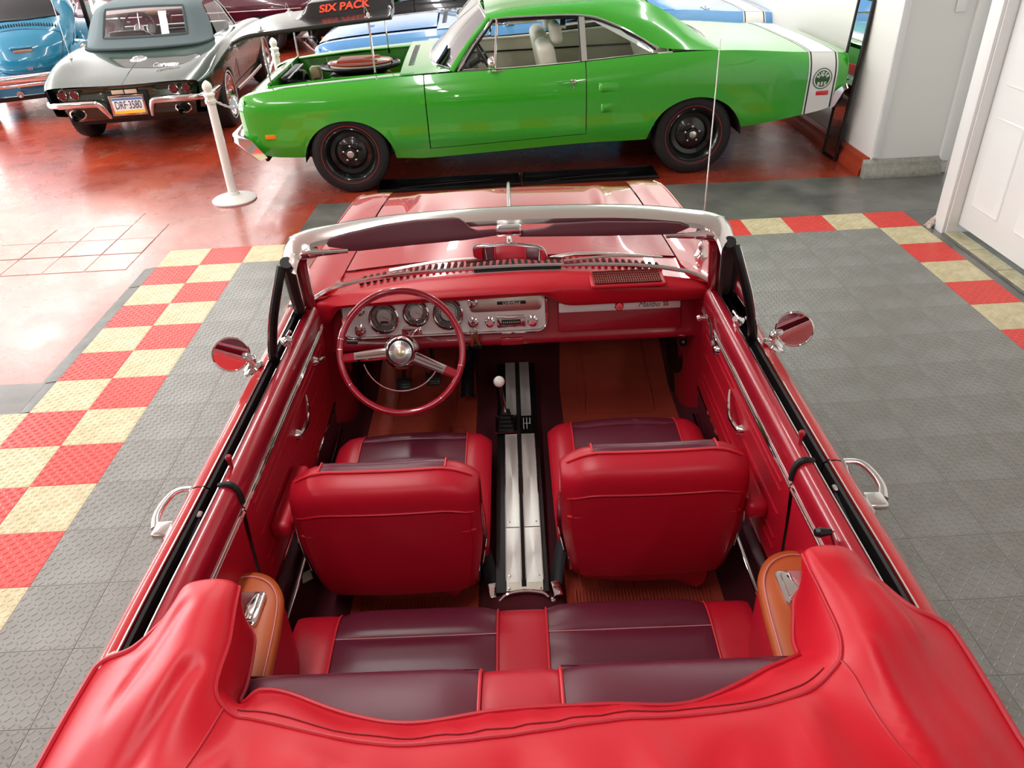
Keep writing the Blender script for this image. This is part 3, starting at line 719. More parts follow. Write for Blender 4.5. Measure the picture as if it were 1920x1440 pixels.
# rear-view mirror
rm = empty('rear_view_mirror', (0, 0, 0), 0, car)
tube('mirror_stem', [(0.009, 2.11, 1.285), (0.009, 2.10, 1.268), (0.009, 2.095, 1.252)], 0.008, CHROME, rm, seg=12)
mo = [(-.100, 1.253), (-.085, 1.260), (.008, 1.262), (.088, 1.250), (.108, 1.238), (.118, 1.212), (.110, 1.197), (.014, 1.211), (-.082, 1.211), (-.098, 1.222)]
mtilt = lambda v: (v.x, v.y-0.22*(v.z-1.23), v.z-0.002)
prism('mirror_case', mo, 2.075, 2.095, CHROME2, rm, plane='xz', bev=0.004, xf=mtilt)
cxm, czm = 0.008, 1.231
prism('mirror_face', [(cxm+(a-cxm)*0.955, czm+(b-czm)*0.88) for a, b in mo], 2.0735, 2.0765, MIRM, rm, plane='xz', xf=mtilt)
# round door mirrors
for sg in (-1, 1):
    dm = empty('side_mirror', (0, 0, 0), 0, car)
    c = Vector((sg*0.838, 1.99, 0.985)); ax = Vector((0.37, -0.92, 0.13)).normalized()
    if sg > 0: ax = Vector((-0.33, -0.93, 0.14)).normalized()
    lathe('mirror_head', [(0, -0.034), (0.028, -0.027), (0.049, -0.010), (0.0545, 0.0), (0.055, 0.006), (0.0515, 0.008), (0.050, 0.005)], CHROME, dm, c, ax, 40)
    lathe('mirror_face', [(0.0, 0.0056), (0.0503, 0.0052)], MIRM, dm, c, ax, 40)
    tube('mirror_arm', [c-ax*0.012+Vector((-sg*0.035, 0, -0.01)), Vector((sg*0.785, 2.0, 0.965)), Vector((sg*0.785, 2.0, 0.94)), Vector((sg*0.80, 2.0, 0.915))], [0.010, 0.012, 0.014, 0.018], CHROME, dm, seg=10, smooth_n=3)
    lathe('mirror_foot', [(0.03, 0), (0.027, 0.008), (0.014, 0.014), (0, 0.014)], CHROME, dm, (sg*0.786, 2.0, 0.922), (sg*0.55, 0, 0.83), 18, scale=(1, 1.3))
# ================================================================ red convertible: dashboard
DY = 2.50
def D(x, z): return (x*1.0163, 2.107-(2.107-z)*1.0163)
dash = empty('dashboard', (0, 0, 0), 0, car)
# padded top: from the glass down over a rolled rear lip
def dash_row(x):
    k = abs(x)/0.70; yf = 2.585-0.13*k**2.6; zf = 0.945-0.025*k**2
    # shallower brow over the instruments, deeper on the passenger side
    brow = interp(x, [-0.72, -0.66, -0.60, 0.10, 0.15, 0.22, 0.72], [0.0, 0.0, 0.012, 0.012, 0.0, 0.0, 0.0])
    zl = interp(x, [-0.72, -0.655, -0.615, 0.11, 0.15, 0.19, 0.72], [0.80, 0.83, 0.885, 0.900, 0.875, 0.850, 0.848])
    yl = 2.455-brow
    yr = yl
    return [(x, yf, zf), (x, yf*0.55+yr*0.45+0.01, zf+0.006), (x, yr+0.025, zf-0.004), (x, yr, zf-0.022), (x, yl+0.002, zl+0.02), (x, yl+0.022, zl), (x, DY+0.055, zl+0.006)]
xs = [-0.725, -0.70, -0.66, -0.625, -0.58, -0.45, -0.25, -0.05, 0.07, 0.12, 0.16, 0.21, 0.35, 0.5, 0.62, 0.69, 0.725]
rows = [dash_row(x) for x in xs]
for i, e in ((0, 0.03), (-1, 0.03)):
    rows[i] = [(p[0], p[1]+0.0, p[2]-0.035) for p in rows[i]]
net('dash_pad', rows, VDASH, dash, n=4, k=4, flip=True, angle=70)
# lower painted face
def face_row(x):
    b = 0.690
    return [(x, DY+0.006, 0.90), (x, DY+0.004, 0.80), (x, DY, 0.735), (x, DY-0.004, b+0.018), (x, DY+0.006, b), (x, DY+0.04, b-0.004), (x, DY+0.10, b+0.03)]
net('dash_face', [face_row(x) for x in (-0.72, -0.4, 0, 0.4, 0.72)], REDM, dash, n=2, k=4, flip=True)
# chrome instrument panel
a0, b0 = D(-0.613, 0.766), D(0.124, 0.915)
pc = ((a0[0]+b0[0])/2, (a0[1]+b0[1])/2); pw, ph = b0[0]-a0[0], 0.140
SKEW = 0.012   # panel rises slightly to the passenger side in the car's roll-free frame
def pface(x): return DY-0.012
def rp(name, w, h, r, cx, cz, y0, y1, m, par, bev=0.003, n=6):
    return prism(name, [(cx+a, cz+b) for a, b in rrect(w, h, r, n)], y0, y1, m, par, plane='xz', bev=bev)
IPZ = 0.818
ARG = mat('argent_panel', (0.88, 0.88, 0.86), 0.26, 0.15)
ip = rp('instrument_panel', pw, 0.142, 0.032, pc[0], IPZ, DY-0.014, DY+0.01, ARG, dash, 0.004)
# raised bright rim around the panel
rim = [(pc[0]+a, DY-0.016, IPZ+b) for a, b in rrect(pw, 0.142, 0.034, 8)]
tube('panel_rim', rim, 0.0055, CHROME, dash, seg=8, closed=True)
rp('panel_upper_band', 0.265, 0.062, 0.018, pc[0]+pw/2-0.148, IPZ+0.034, DY-0.0175, DY-0.012, mat('warm_satin_trim', (0.62, 0.58, 0.50), 0.3, 1.0), dash, 0.001)
CREAMF = mat('gauge_lettering', 'dfe2de', 0.5)
def gauge(cx, cz, r):
    g = empty('gauge', (0, 0, 0), 0, dash)
    c = (cx, DY-0.014, cz); ax = (0, -1, 0)
    # sub-parts may not nest deeper, so each gauge is its own set of parts of the dashboard
    bpy.data.objects.remove(g)
    lathe('gauge_bezel', [(r, 0.0), (r+0.001, 0.016), (r-0.003, 0.019), (r-0.006, 0.015), (r-0.007, 0.001)], CHROME, dash, c, ax, 40)
    lathe('gauge_face', [(0, 0.002), (r-0.006, 0.002)], DARKG, dash, c, ax, 40)
    lathe('gauge_ring', [(r*0.60, 0.0025), (r*0.60, 0.0035), (r*0.56, 0.0035), (r*0.56, 0.0025)], CHROME, dash, c, ax, 36)
    lathe('gauge_centre', [(0, 0.0032), (r*0.50, 0.0032)], SILVF, dash, c, ax, 32)
    # ticks as one ring of marks
    vs, fs = [], []
    for i in range(25):
        a = math.radians(-40+260*i/24); ra, rb = r*0.66, r*(0.78 if i % 3 else 0.84); wv = 0.0007
        ux, uz = math.cos(a), math.sin(a); k = len(vs)
        for rr2, s in ((ra, -1), (ra, 1), (rb, 1), (rb, -1)):
            vs.append((cx+ux*rr2-uz*wv*s, DY-0.0165, cz+uz*rr2+ux*wv*s))
        fs.append((k, k+1, k+2, k+3))
    mesh('gauge_marks', vs, fs, CREAMF, dash, smooth=False)
    tube('gauge_needle', [(cx-r*0.1, DY-0.0185, cz+r*0.05), (cx+r*0.52, DY-0.0185, cz-r*0.30)], 0.0007, BLACK, dash, seg=5)
    lathe('gauge_lens', [(0, 0.0125), (r*0.6, 0.0118), (r-0.006, 0.0095)], GLASS, dash, c, ax, 32)
for (gx, gz, gr) in ((-0.461, 0.846, 0.054), (-0.344, 0.858, 0.047), (-0.229, 0.851, 0.055)):
    q = D(gx, gz); gauge(q[0], q[1]-0.006, gr)
q = D(-0.461, 0.822); rp('odometer', 0.030, 0.008, 0.002, q[0], q[1], DY-0.0185, DY-0.016, BLACK, dash, 0.0005)
def knob(x, z, r, m1=CHROME, h=0.022, nm='dash_knob'):
    q = D(x, z)
    lathe(nm, [(r*1.25, 0), (r*1.25, 0.004), (r*0.8, 0.006), (r*0.85, h*0.6), (r, h*0.75), (r*0.95, h), (r*0.5, h+0.001), (r*0.45, h-0.002), (0, h-0.002)], m1, dash, (q[0], DY-0.016, q[1]), (0, -1, 0), 24)
knob(-0.551, 0.800, 0.016); knob(-0.545, 0.868, 0.013); knob(-0.14, 0.879, 0.014); knob(-0.141, 0.808, 0.015, CHROME, 0.012, 'ignition_lock')
knob(-0.081, 0.809, 0.014); knob(0.073, 0.806, 0.015)
for (sx, sz) in ((-0.405, 0.895), (-0.288, 0.895)):
    q = D(sx, sz); lathe('indicator_lamp', [(0.006, 0), (0.006, 0.003), (0.003, 0.003), (0.003, 0.001), (0, 0.001)], BLACK, dash, (q[0], DY-0.014, q[1]), (0, -1, 0), 14)
# radio
q = D(-0.004, 0.807)
rp('radio_bezel', 0.105, 0.042, 0.004, q[0], q[1], DY-0.022, DY-0.012, CHROME, dash, 0.002)
rp('radio_dial', 0.070, 0.018, 0.003, q[0], q[1]-0.002, DY-0.0235, DY-0.021, mat('radio_dial_glass', '252a1f', 0.15), dash, 0.001)
for i in range(9): rp('dial_mark', 0.0022, 0.005, 0.0005, q[0]-0.028+0.007*i, q[1]-0.002, DY-0.0242, DY-0.0234, CREAMF, dash, 0)
rp('radio_bar', 0.05, 0.008, 0.003, q[0], q[1]+0.015, DY-0.025, DY-0.021, CHROME2, dash, 0.001)
q = D(0.0, 0.875)
rp('badge_strip', 0.105, 0.011, 0.002, q[0], q[1]-0.004, DY-0.0195, DY-0.0165, BLACK, dash, 0.0005)
text('badge_lettering', 'CHEVELLE', 0.0115, CREAMF, dash, mwx((q[0], DY-0.0202, q[1]-0.004), (1, 0, 0), (0, 0, 1)), squash=1.25, bold=0.0003)
# column shroud to the panel
rp('column_plate', 0.075, 0.04, 0.012, D(-0.365, 0.775)[0], IPZ-0.055, DY-0.02, DY-0.01, CHROME, dash, 0.003)
# glove box
gx0, gx1 = D(0.166, 0.8)[0], D(0.609, 0.8)[0]
gcx = (gx0+gx1)/2; gw = gx1-gx0
rp('glove_box_door', gw, 0.112, 0.008, gcx, 0.788, DY-0.010, DY+0.006, REDM, dash, 0.004)
rp('glove_box_trim', gw-0.006, 0.034, 0.004, gcx, 0.822, DY-0.015, DY-0.008, ARG, dash, 0.002)
lathe('glove_box_lock', [(0.016, 0), (0.016, 0.006), (0.012, 0.010), (0.006, 0.010), (0.005, 0.006), (0, 0.006)], CHROME, dash, (gcx-0.002, DY-0.014, 0.822), (0, -1, 0), 22)
text('script_badge', 'Malibu', 0.026, mat('script_dark', '55504c', 0.3), dash, mwx((gcx+0.105, DY-0.0155, 0.822), (1, 0, 0), (0, 0, 1)), shear=0.45, squash=1.15)
text('script_badge', 'SS', 0.022, mat('red_badge', 'b3202c', 0.4), dash, mwx((gcx+0.168, DY-0.0155, 0.822), (1, 0, 0), (0, 0, 1)), bold=0.0006)
# speaker grille let into the pad
GR = mat('rust_grille', '8a2c22', 0.5)
sg_ = empty('dash_speaker_bezel', (0, 0, 0), 0, dash); bpy.data.objects.remove(sg_)
S0 = Vector((0.412, 2.487, 0.9435)); tiltz = 0.05
def spk(v): return (v.x+S0.x, v.y+S0.y, S0.z+v.z+tiltz*v.y)
prism('speaker_bezel', rrect(0.262, 0.118, 0.012, 4), -0.012, 0.001, VDASH, dash, bev=0.005, xf=spk)
prism('speaker_recess', rrect(0.238, 0.096, 0.008, 4), -0.006, 0.002, MATTE, dash, xf=spk)
for i in range(30): box('speaker_bar', spk(Vector((-0.116+0.232*i/29, 0, 0.0028))), (0.0034, 0.094, 0.004), GR, dash)
for j in range(6): box('speaker_cross_bar', spk(Vector((0, -0.044+0.088*j/5, 0.0036))), (0.236, 0.0030, 0.004), GR, dash)
# defroster slot along the glass
tube('defroster_slot', [(-0.13, 2.572, 0.9535), (0.05, 2.574, 0.955), (0.185, 2.571, 0.9535)], 0.009, MATTE, dash, seg=8, sq=(1, 0.4))
for s in (-1, 1):
    box('under_dash_switch', (-0.185 if s < 0 else -0.135, DY-0.002, 0.697), (0.035, 0.02, 0.022), BLACK, dash, bev=0.004)
box('ash_tray', (-0.005, DY-0.004, 0.708), (0.085, 0.012, 0.026), REDM, dash, bev=0.003)
# the fascia leans back towards the glass
for ch in dash.children:
    if ch.name.split('.')[0] in ('dash_pad', 'speaker_bezel', 'speaker_recess', 'speaker_bar', 'speaker_cross_bar', 'defroster_slot'): continue
    for v in ch.data.vertices: v.co.y += 0.30*(v.co.z-0.745)
# keys hang in the ignition
ky = empty('keys', (0, 0, 0)); kq = car.matrix_basis @ Vector((*[D(-0.141, 0.81)[0]], DY-0.03, D(-0.141, 0.81)[1]))
ky.location = kq; tag(ky, 'bunch of brass keys hanging from the ignition of the red convertible', 'keys')
BRASS = mat('brass_key', (0.45, 0.34, 0.16), 0.3, 1.0)
prism('key_blade', [(-0.008, 0.0), (0.008, 0.0), (0.009, -0.012), (0.004, -0.018), (-0.004, -0.018), (-0.009, -0.012)], -0.001, 0.001, CHROME2, ky, plane='yz')
tube('key_ring', [(0.013*math.cos(a), -0.004, -0.026+0.013*math.sin(a)) for a in [2*PI*i/20 for i in range(20)]], 0.0012, CHROME2, ky, seg=6, closed=True)
for dx, an_ in ((-0.003, -0.12), (0.006, 0.22)):
    prism('key', [(-0.007, 0), (0.007, 0), (0.009, -0.014), (0.004, -0.022), (0.004, -0.05), (0, -0.054), (-0.004, -0.05), (-0.004, -0.022), (-0.009, -0.014)], -0.001, 0.001, BRASS, ky, plane='xz',
          xf=lambda v, d=dx, a=an_: (d+v.x*math.cos(a)-v.z*math.sin(a), -0.005+v.y+d, -0.034+v.x*math.sin(a)+v.z*math.cos(a)))
# ================================================================ steering wheel
swl = empty('steering_wheel', (0, 0, 0), 0, car)
SC = Vector((-0.362, 2.17, 0.862)); SN = Vector((0.06, -0.86, 0.50)).normalized()
SX = Vector((1, 0, 0)); SX = (SX-SN*SX.dot(SN)).normalized(); SY = SN.cross(SX)
def sw(a, b, c=0.0): return SC+SX*a+SY*b+SN*c
SRED = mat('red_wheel_plastic', 'a3122a', 0.18, coat=0.8)
RW = 0.199
tube('wheel_rim', [sw(RW*math.cos(a), RW*math.sin(a)) for a in [2*PI*i/72 for i in range(72)]], 0.0115, SRED, swl, seg=14, closed=True)
for a in (165, 210, 345, 308, 175):
    a = math.radians(a); d = Vector((-math.sin(a), math.cos(a)))
    c = Vector((RW*math.cos(a), RW*math.sin(a)))
    tube('rim_band', [sw(c.x-d.x*0.001, c.y-d.y*0.001), sw(c.x+d.x*0.001, c.y+d.y*0.001)], 0.0124, CHROME, swl, seg=14)
for a, l0 in ((184, 0.155), (-25, 0.155)):
    a = math.radians(a); d = Vector((math.cos(a), math.sin(a))); n2 = Vector((-d.y, d.x))
    w0, w1 = 0.019, 0.014
    for (r0, r1, m_, nm, hh) in ((0.03, 0.152, CHROME, 'wheel_spoke', 0.010), (0.150, 0.197, SRED, 'spoke_end', 0.009)):
        vs = []
        for rr2, wv in ((r0, interp(r0, [0.03, 0.19], [w0, w1])), (r1, interp(r1, [0.03, 0.19], [w0, w1]))):
            dz = interp(rr2, [0.03, 0.199], [0.026, 0.0])
            for s, z in ((-1, -hh), (1, -hh), (1, hh*0.4), (0.55, hh), (-0.55, hh), (-1, hh*0.4)):
                p = d*rr2+n2*wv*s; vs.append(sw(p.x, p.y, dz+z))
        n = 6; fs = [(i, (i+1) % n, n+(i+1) % n, n+i) for i in range(n)]+[tuple(range(n-1, -1, -1)), tuple(range(n, 2*n))]
        mesh(nm, vs, fs, m_, swl, angle=30)
    tube('spoke_groove', [sw(d.x*0.05, d.y*0.05, 0.0315), sw(d.x*0.145, d.y*0.145, 0.0170)], 0.002, BLACK, swl, seg=6)
lathe('horn_cap', [(0.058, -0.03), (0.056, 0.0), (0.049, 0.018), (0.047, 0.026), (0.043, 0.030), (0.0415, 0.026)], CHROME, swl, sw(0, 0, 0.014), SN, 40)
lathe('horn_ring_band', [(0.0425, 0.0272), (0.040, 0.029), (0.036, 0.028)], BLACK, swl, sw(0, 0, 0.014), SN, 40)
lathe('horn_emblem', [(0.036, 0.028), (0.022, 0.032), (0.0, 0.034)], CHROME2, swl, sw(0, 0, 0.014), SN, 36)
vs, fs = [], []
for i in range(36):
    a = 2*PI*i/36; k = len(vs)
    for rr2, da in ((0.023, -0.03), (0.034, -0.035), (0.034, 0.035), (0.023, 0.03)):
        vs.append(sw(rr2*math.cos(a+da), rr2*math.sin(a+da), 0.014+interp(rr2, [0.022, 0.036], [0.0325, 0.029])+0.0004))
    fs.append((k, k+1, k+2, k+3))
mesh('emblem_rays', vs, fs, BLACK, swl, smooth=False)
lathe('emblem_shield', [(0.014, 0), (0.013, 0.003), (0.006, 0.0045), (0, 0.005)], mat('pale_gold_emblem', (0.75, 0.66, 0.42), 0.25, 1.0), swl, sw(0, 0, 0.0475), SN, 18)
tube('horn_ring', [sw(0.127*math.cos(a), 0.127*math.sin(a), 0.006) for a in [math.radians(196+(328-196)*i/28) for i in range(29)]], 0.0028, CHROME, swl, seg=8)
# column, stalk
lathe('steering_column', [(0.052, -0.02), (0.050, -0.06), (0.044, -0.14), (0.044, -0.36), (0, -0.36)], REDM, car, SC, SN, 30)
lathe('column_collar', [(0.0535, -0.012), (0.054, -0.024), (0.0535, -0.03), (0.05, -0.034)], CHROME, car, SC, SN, 30)
p0 = sw(-0.04, 0.03, -0.035)
tube('turn_signal_stalk', [p0, sw(-0.11, 0.035, -0.028), sw(-0.145, 0.038, -0.024)], 0.0042, CHROME, car, seg=8)
tube('stalk_grip', [sw(-0.143, 0.038, -0.024), sw(-0.178, 0.040, -0.02)], 0.0062, BLACK, car, seg=10)
# ================================================================ floor, tunnel, firewall
def flo(u, v):
    y = 0.9+2.35*u; x = -0.70+1.40*v
    z = 0.30+0.10*math.exp(-(x/0.13)**4)
    z += 0.0 if y < 2.75 else (y-2.75)*0.62
    z += 0.10*max(0, (abs(x)-0.62)/0.08)**2
    return (x, y, z)
grid('floor_carpet', flo, 34, 41, CARPET, car, flip=True)
box('firewall', (0, 3.24, 0.62), (1.42, 0.02, 0.5), CARPET, car)
for sg in (-1, 1):
    net('kick_panel', [[(sg*0.70, 3.2, 0.34), (sg*0.70, 3.2, 0.62), (sg*0.70, 3.2, 0.9)], [(sg*0.665, 2.85, 0.32), (sg*0.66, 2.85, 0.6), (sg*0.67, 2.85, 0.9)],
                      [(sg*0.66, 2.6, 0.32), (sg*0.65, 2.58, 0.6), (sg*0.66, 2.56, 0.9)], [(sg*0.705, 2.43, 0.33), (sg*0.70, 2.43, 0.6), (sg*0.70, 2.44, 0.9)]], REDM, car, n=4, k=4, flip=(sg < 0))
    c = Vector((sg*0.652, 2.66, 0.54)); ax = Vector((-sg, -0.12, 0.1))
    lathe('kick_speaker', [(0.098, -0.005), (0.098, 0.008), (0.09, 0.014), (0.075, 0.010), (0.03, 0.006), (0.02, 0.012), (0, 0.014)], BLACK, car, c, ax, 32)
lathe('fresh_air_knob', [(0.012, 0), (0.016, 0.012), (0.012, 0.02), (0, 0.02)], BLACK, car, (0.645, 2.50, 0.66), (-1, -0.3, 0), 14)
tube('fresh_air_stem', [(0.66, 2.52, 0.68), (0.645, 2.50, 0.665)], 0.005, CHROME, car, seg=8)
# sill strips seen past the seats
for sg in (-1, 1):
    tube('sill_strip', [(sg*0.665, 1.30, 0.41), (sg*0.672, 1.75, 0.40), (sg*0.68, 2.40, 0.40)], 0.010, CHROME, car, seg=8, sq=(1, 0.4))
# pedals
def pedal(x, y, z, w, h, tilt, nm):
    pd = empty(nm, (0, 0, 0), 0, car)
    from mathutils import Euler
    R = Euler((tilt, 0, 0)).to_matrix()
    bm = bmesh.new(); bm_box(bm, (0, 0, 0), (w, 0.016, h), 0.006, 2)
    for v in bm.verts:
        v.co.x *= 1+0.15*v.co.z/h; v.co = R @ v.co+Vector((x, y, z))
    bm_obj('pedal_pad', bm, mat('dark_pedal_rubber', '22282a', 0.35), pd)
    for k in range(4):
        p = R @ Vector((0, -0.009, h*(-0.33+0.22*k))); bm = bmesh.new(); bm_box(bm, p+Vector((x, y, z)), (w*0.8, 0.003, h*0.07), 0.001, 1); bm_obj('pedal_rib', bm, RUBBER, pd)
    tube('pedal_arm', [(x, y+0.015, z), (x, y+0.06, z+0.12), (x, y+0.1, z+0.3)], 0.008, BLACK, pd, seg=8)
pedal(-0.465, 2.70, 0.40, 0.062, 0.055, -0.75, 'clutch_pedal'); pedal(-0.345, 2.72, 0.41, 0.062, 0.055, -0.75, 'brake_pedal')
pedal(-0.51, 2.88, 0.42, 0.05, 0.05, -0.7, 'parking_brake_pedal')
ac = empty('accelerator_pedal', (0, 0, 0), 0, car)
def accf(u, v):
    t = u; w2 = 0.028-0.004*t
    return (-0.205+0.012*t+(2*v-1)*w2, 2.66+0.20*t, 0.345+0.155*t+0.012*(1-(2*v-1)**2))
grid('pedal_pad', accf, 10, 5, BLACK, ac, flip=True)
for k in range(7):
    x = -0.2275+0.0075*k; tube('pedal_rib', [(x, 2.665, 0.36), (x+0.011, 2.845, 0.497)], 0.0018, RUBBER, ac, seg=5)
# floor mats lie loose in the car
def floor_mat(x0, x1, y0, y1, label, ribs):
    t = empty('floor_mat', (0, 0, 0)); t.matrix_basis = car.matrix_basis.copy(); tag(t, label, 'floor mat', 'brick-red rubber mats in the red convertible')
    def zf(x, y): return flo((y-0.9)/2.35, (x+0.70)/1.40)[2]+0.006
    def f(u, v):
        y = y0+(y1-y0)*u; k = 1.0-0.10*max(0, (u-0.55)/0.45); xm = (x0+x1)/2; x = xm+(x0-xm+(x1-x0)*v)*k
        return (x, y, zf(x, y)+0.002*math.sin(9*x+5*y)*0.8)
    grid('mat_sheet', f, 18, 14, MATR, t, flip=True)
    b0 = y0+(y1-y0)*0.12
    n = int((x1-x0-0.06)/0.0105)
    for k in range(n if ribs else 0):
        x = x0+0.03+0.0105*k; tube('mat_rib', [(x, y0+0.015, zf(x, y0)+0.004), (x, y0+0.125, zf(x, y0+0.125)+0.004)], 0.0026, MATR, t, seg=5)
    if ribs:
        for k in range(8):
            x = x0+0.05+(x1-x0-0.1)*k/7; tube('mat_bar', [(x, y0+0.14, zf(x, y0+0.14)+0.002), (x, y0+0.21, zf(x, y0+0.21)+0.002)], 0.0018, MATR, t, seg=5)
    else:
        yb = y0+0.10
        for k in range(6):
            x = x0+0.07+(x1-x0-0.14)*k/5
            tube('mat_square', [(x-0.026, yb, zf(x, yb)+0.002), (x+0.026, yb, zf(x, yb)+0.002), (x+0.026, yb+0.05, zf(x, yb)+0.002), (x-0.026, yb+0.05, zf(x, yb)+0.002)], 0.0016, MATR, t, seg=5, closed=True)
        n2 = int((x1-x0-0.10)/0.011)
        for k in range(n2):
            x = x0+0.05+0.011*k; tube('mat_rib', [(x, y0+0.01, zf(x, y0)+0.002), (x, yb-0.02, zf(x, yb)+0.002)], 0.002, MATR, t, seg=5)
        ol = [(x0+0.09, yb+0.10), (x1-0.09, yb+0.10), (x1-0.10, y1-0.08), (x0+0.10, y1-0.08)]
        tube('mat_outline', [(a, b, zf(a, b)+0.001) for a, b in ol], 0.0022, MATR, t, seg=5, closed=True)
floor_mat(-0.60, -0.165, 2.36, 2.98, 'brick-red rubber mat under the steering wheel pedals', False)
floor_mat(0.185, 0.645, 2.36, 3.10, 'brick-red rubber mat in the front passenger footwell', False)
floor_mat(-0.52, -0.13, 1.50, 1.86, 'ribbed brick-red mat behind the driver seat', True)
floor_mat(0.13, 0.60, 1.50, 1.86, 'ribbed brick-red mat behind the front passenger seat', True)
lt = box('paper_tag', (-0.66, 1.695, 0.36), (0.035, 0.03, 0.004), mat('pale_paper', 'cfc9b6', 0.7), rot=(0.5, -0.4, 0.2)); tag(lt, 'small pale paper tag lying beside the driver seat base', 'paper')
# ================================================================ console and gear lever
con = empty('centre_console', (0, 0, 0), 0, car)
cz = smooth_interp([1.54, 1.75, 2.0, 2.3, 2.45, 2.60, 2.72], [0.405, 0.412, 0.422, 0.428, 0.432, 0.455, 0.485])
def strip(name, x0, x1, y0, y1, dz, m, h=0.004, n=14):
    ys = [y0+(y1-y0)*i/(n-1) for i in range(n)]
    vs = [(x, y, cz(y)+d) for y in ys for x, d in ((x0, dz-h), (x0, dz), (x1, dz), (x1, dz-h))]
    return mesh(name, vs, grid_faces(n, 4, flip=True)+[(0, 1, 2, 3), ((n-1)*4+3, (n-1)*4+2, (n-1)*4+1, (n-1)*4)], m, con, angle=30)
strip('console_body', -0.075, 0.078, 1.545, 2.70, -0.001, BLACK, 0.10)
strip('console_plate', -0.040, -0.001, 2.385, 2.70, 0.004, ALU)
strip('console_plate', 0.017, 0.055, 2.385, 2.70, 0.004, ALU)
strip('console_plate', -0.044, 0.000, 1.80, 2.275, 0.006, ALU); strip('console_plate', 0.014, 0.062, 1.80, 2.275, 0.006, ALU)
strip('console_plate', -0.044, 0.000, 1.575, 1.796, 0.006, ALU); strip('console_plate', 0.014, 0.062, 1.575, 1.796, 0.006, ALU)
strip('console_end_plate', -0.044, 0.062, 1.545, 1.575, 0.005, mat('cream_metal', (0.75, 0.72, 0.62), 0.3, 1.0))
strip('console_groove', 0.000, 0.014, 1.56, 2.70, 0.0055, MATTE, 0.006)
for x in (-0.0455, 0.0635, 0.0005, 0.0135):
    tube('console_trim', [(x, y, cz(y)+0.007) for y in [1.58+0.69*i/12 for i in range(13)]], 0.002, CHROME, con, seg=6)
tube('console_end_trim', [(-0.065, 1.525, cz(1.54)-0.012), (-0.04, 1.537, cz(1.54)+0.002), (0.009, 1.542, cz(1.54)+0.006), (0.058, 1.537, cz(1.54)+0.002), (0.075, 1.53, cz(1.54)-0.008)], 0.006, CHROME, con, seg=8, smooth_n=3)
strip('shift_plate', -0.078, -0.002, 2.28, 2.385, 0.010, BLACK); strip('shift_pattern_plate', 0.012, 0.062, 2.28, 2.385, 0.008, BLACK)
pl_ = [(-0.078, 2.28), (-0.002, 2.28), (-0.002, 2.385), (-0.078, 2.385)]
tube('shift_plate_rim', [(a, b, cz(b)+0.011) for a, b in pl_], 0.003, CHROME, con, seg=6, closed=True)
vs, fs = [], []
for (ax0, ay0, ax1, ay1) in ((0.024, 2.30, 0.026, 2.37), (0.036, 2.30, 0.038, 2.37), (0.048, 2.33, 0.050, 2.37), (0.024, 2.334, 0.050, 2.336)):
    k = len(vs); vs += [(ax0, ay0, cz(ay0)+0.0086), (ax1, ay0, cz(ay0)+0.0086), (ax1, ay1, cz(ay1)+0.0086), (ax0, ay1, cz(ay1)+0.0086)]; fs.append((k, k+1, k+2, k+3))
mesh('shift_pattern', vs, fs, CREAMF, con, smooth=False)
for (x, y) in ((-0.034, 1.60), (0.052, 1.60), (-0.034, 1.82), (0.052, 1.82), (-0.036, 1.553), (0.054, 1.553)):
    lathe('screw', [(0.004, 0), (0.0035, 0.0015), (0, 0.002)], CHROME2, con, (x, y, cz(y)+0.006), seg=10)
gl = empty('gear_lever', (0, 0, 0), 0, car)
for k in range(5):
    s = 1-0.11*k; box('lever_boot_pleat', (-0.040, 2.312+0.004*k, cz(2.31)+0.016+0.013*k), (0.058*s, 0.062*s, 0.011), RUBBER, gl, bev=0.004)
tube('lever_shaft', [(-0.040, 2.325, cz(2.31)+0.06), (-0.047, 2.30, 0.58), (-0.052, 2.245, 0.675)], [0.008, 0.0065, 0.0055], CHROME, gl, seg=10, smooth_n=3)
ball = [(0.0195*math.sin(PI*i/14), -0.0195*math.cos(PI*i/14)) for i in range(15)]
lathe('lever_knob', ball, IVORY, gl, (-0.053, 2.235, 0.69), (0.05, -0.5, 0.86), 24)
ng = Vector((0.05, -0.5, 0.86)).normalized(); kc = Vector((-0.053, 2.235, 0.69))
mw_ = mwx(kc+ng*0.0192, (1, 0, 0), (0, 0.86, 0.5))
vs, fs = [], []
for (ax0, ay0, ax1, ay1) in ((-.005, -.005, -.0043, .005), (0, -.005, .0007, .005), (.005, 0, .0057, .005), (-.005, -.0003, .0055, .0004)):
    k = len(vs); vs += [mw_ @ Vector((a, b, 0.0005)) for a, b in ((ax0, ay0), (ax1, ay0), (ax1, ay1), (ax0, ay1))]; fs.append((k, k+1, k+2, k+3))
mesh('knob_engraving', vs, fs, mat('grey_engraving', '8a8a86', 0.6), gl, smooth=False)
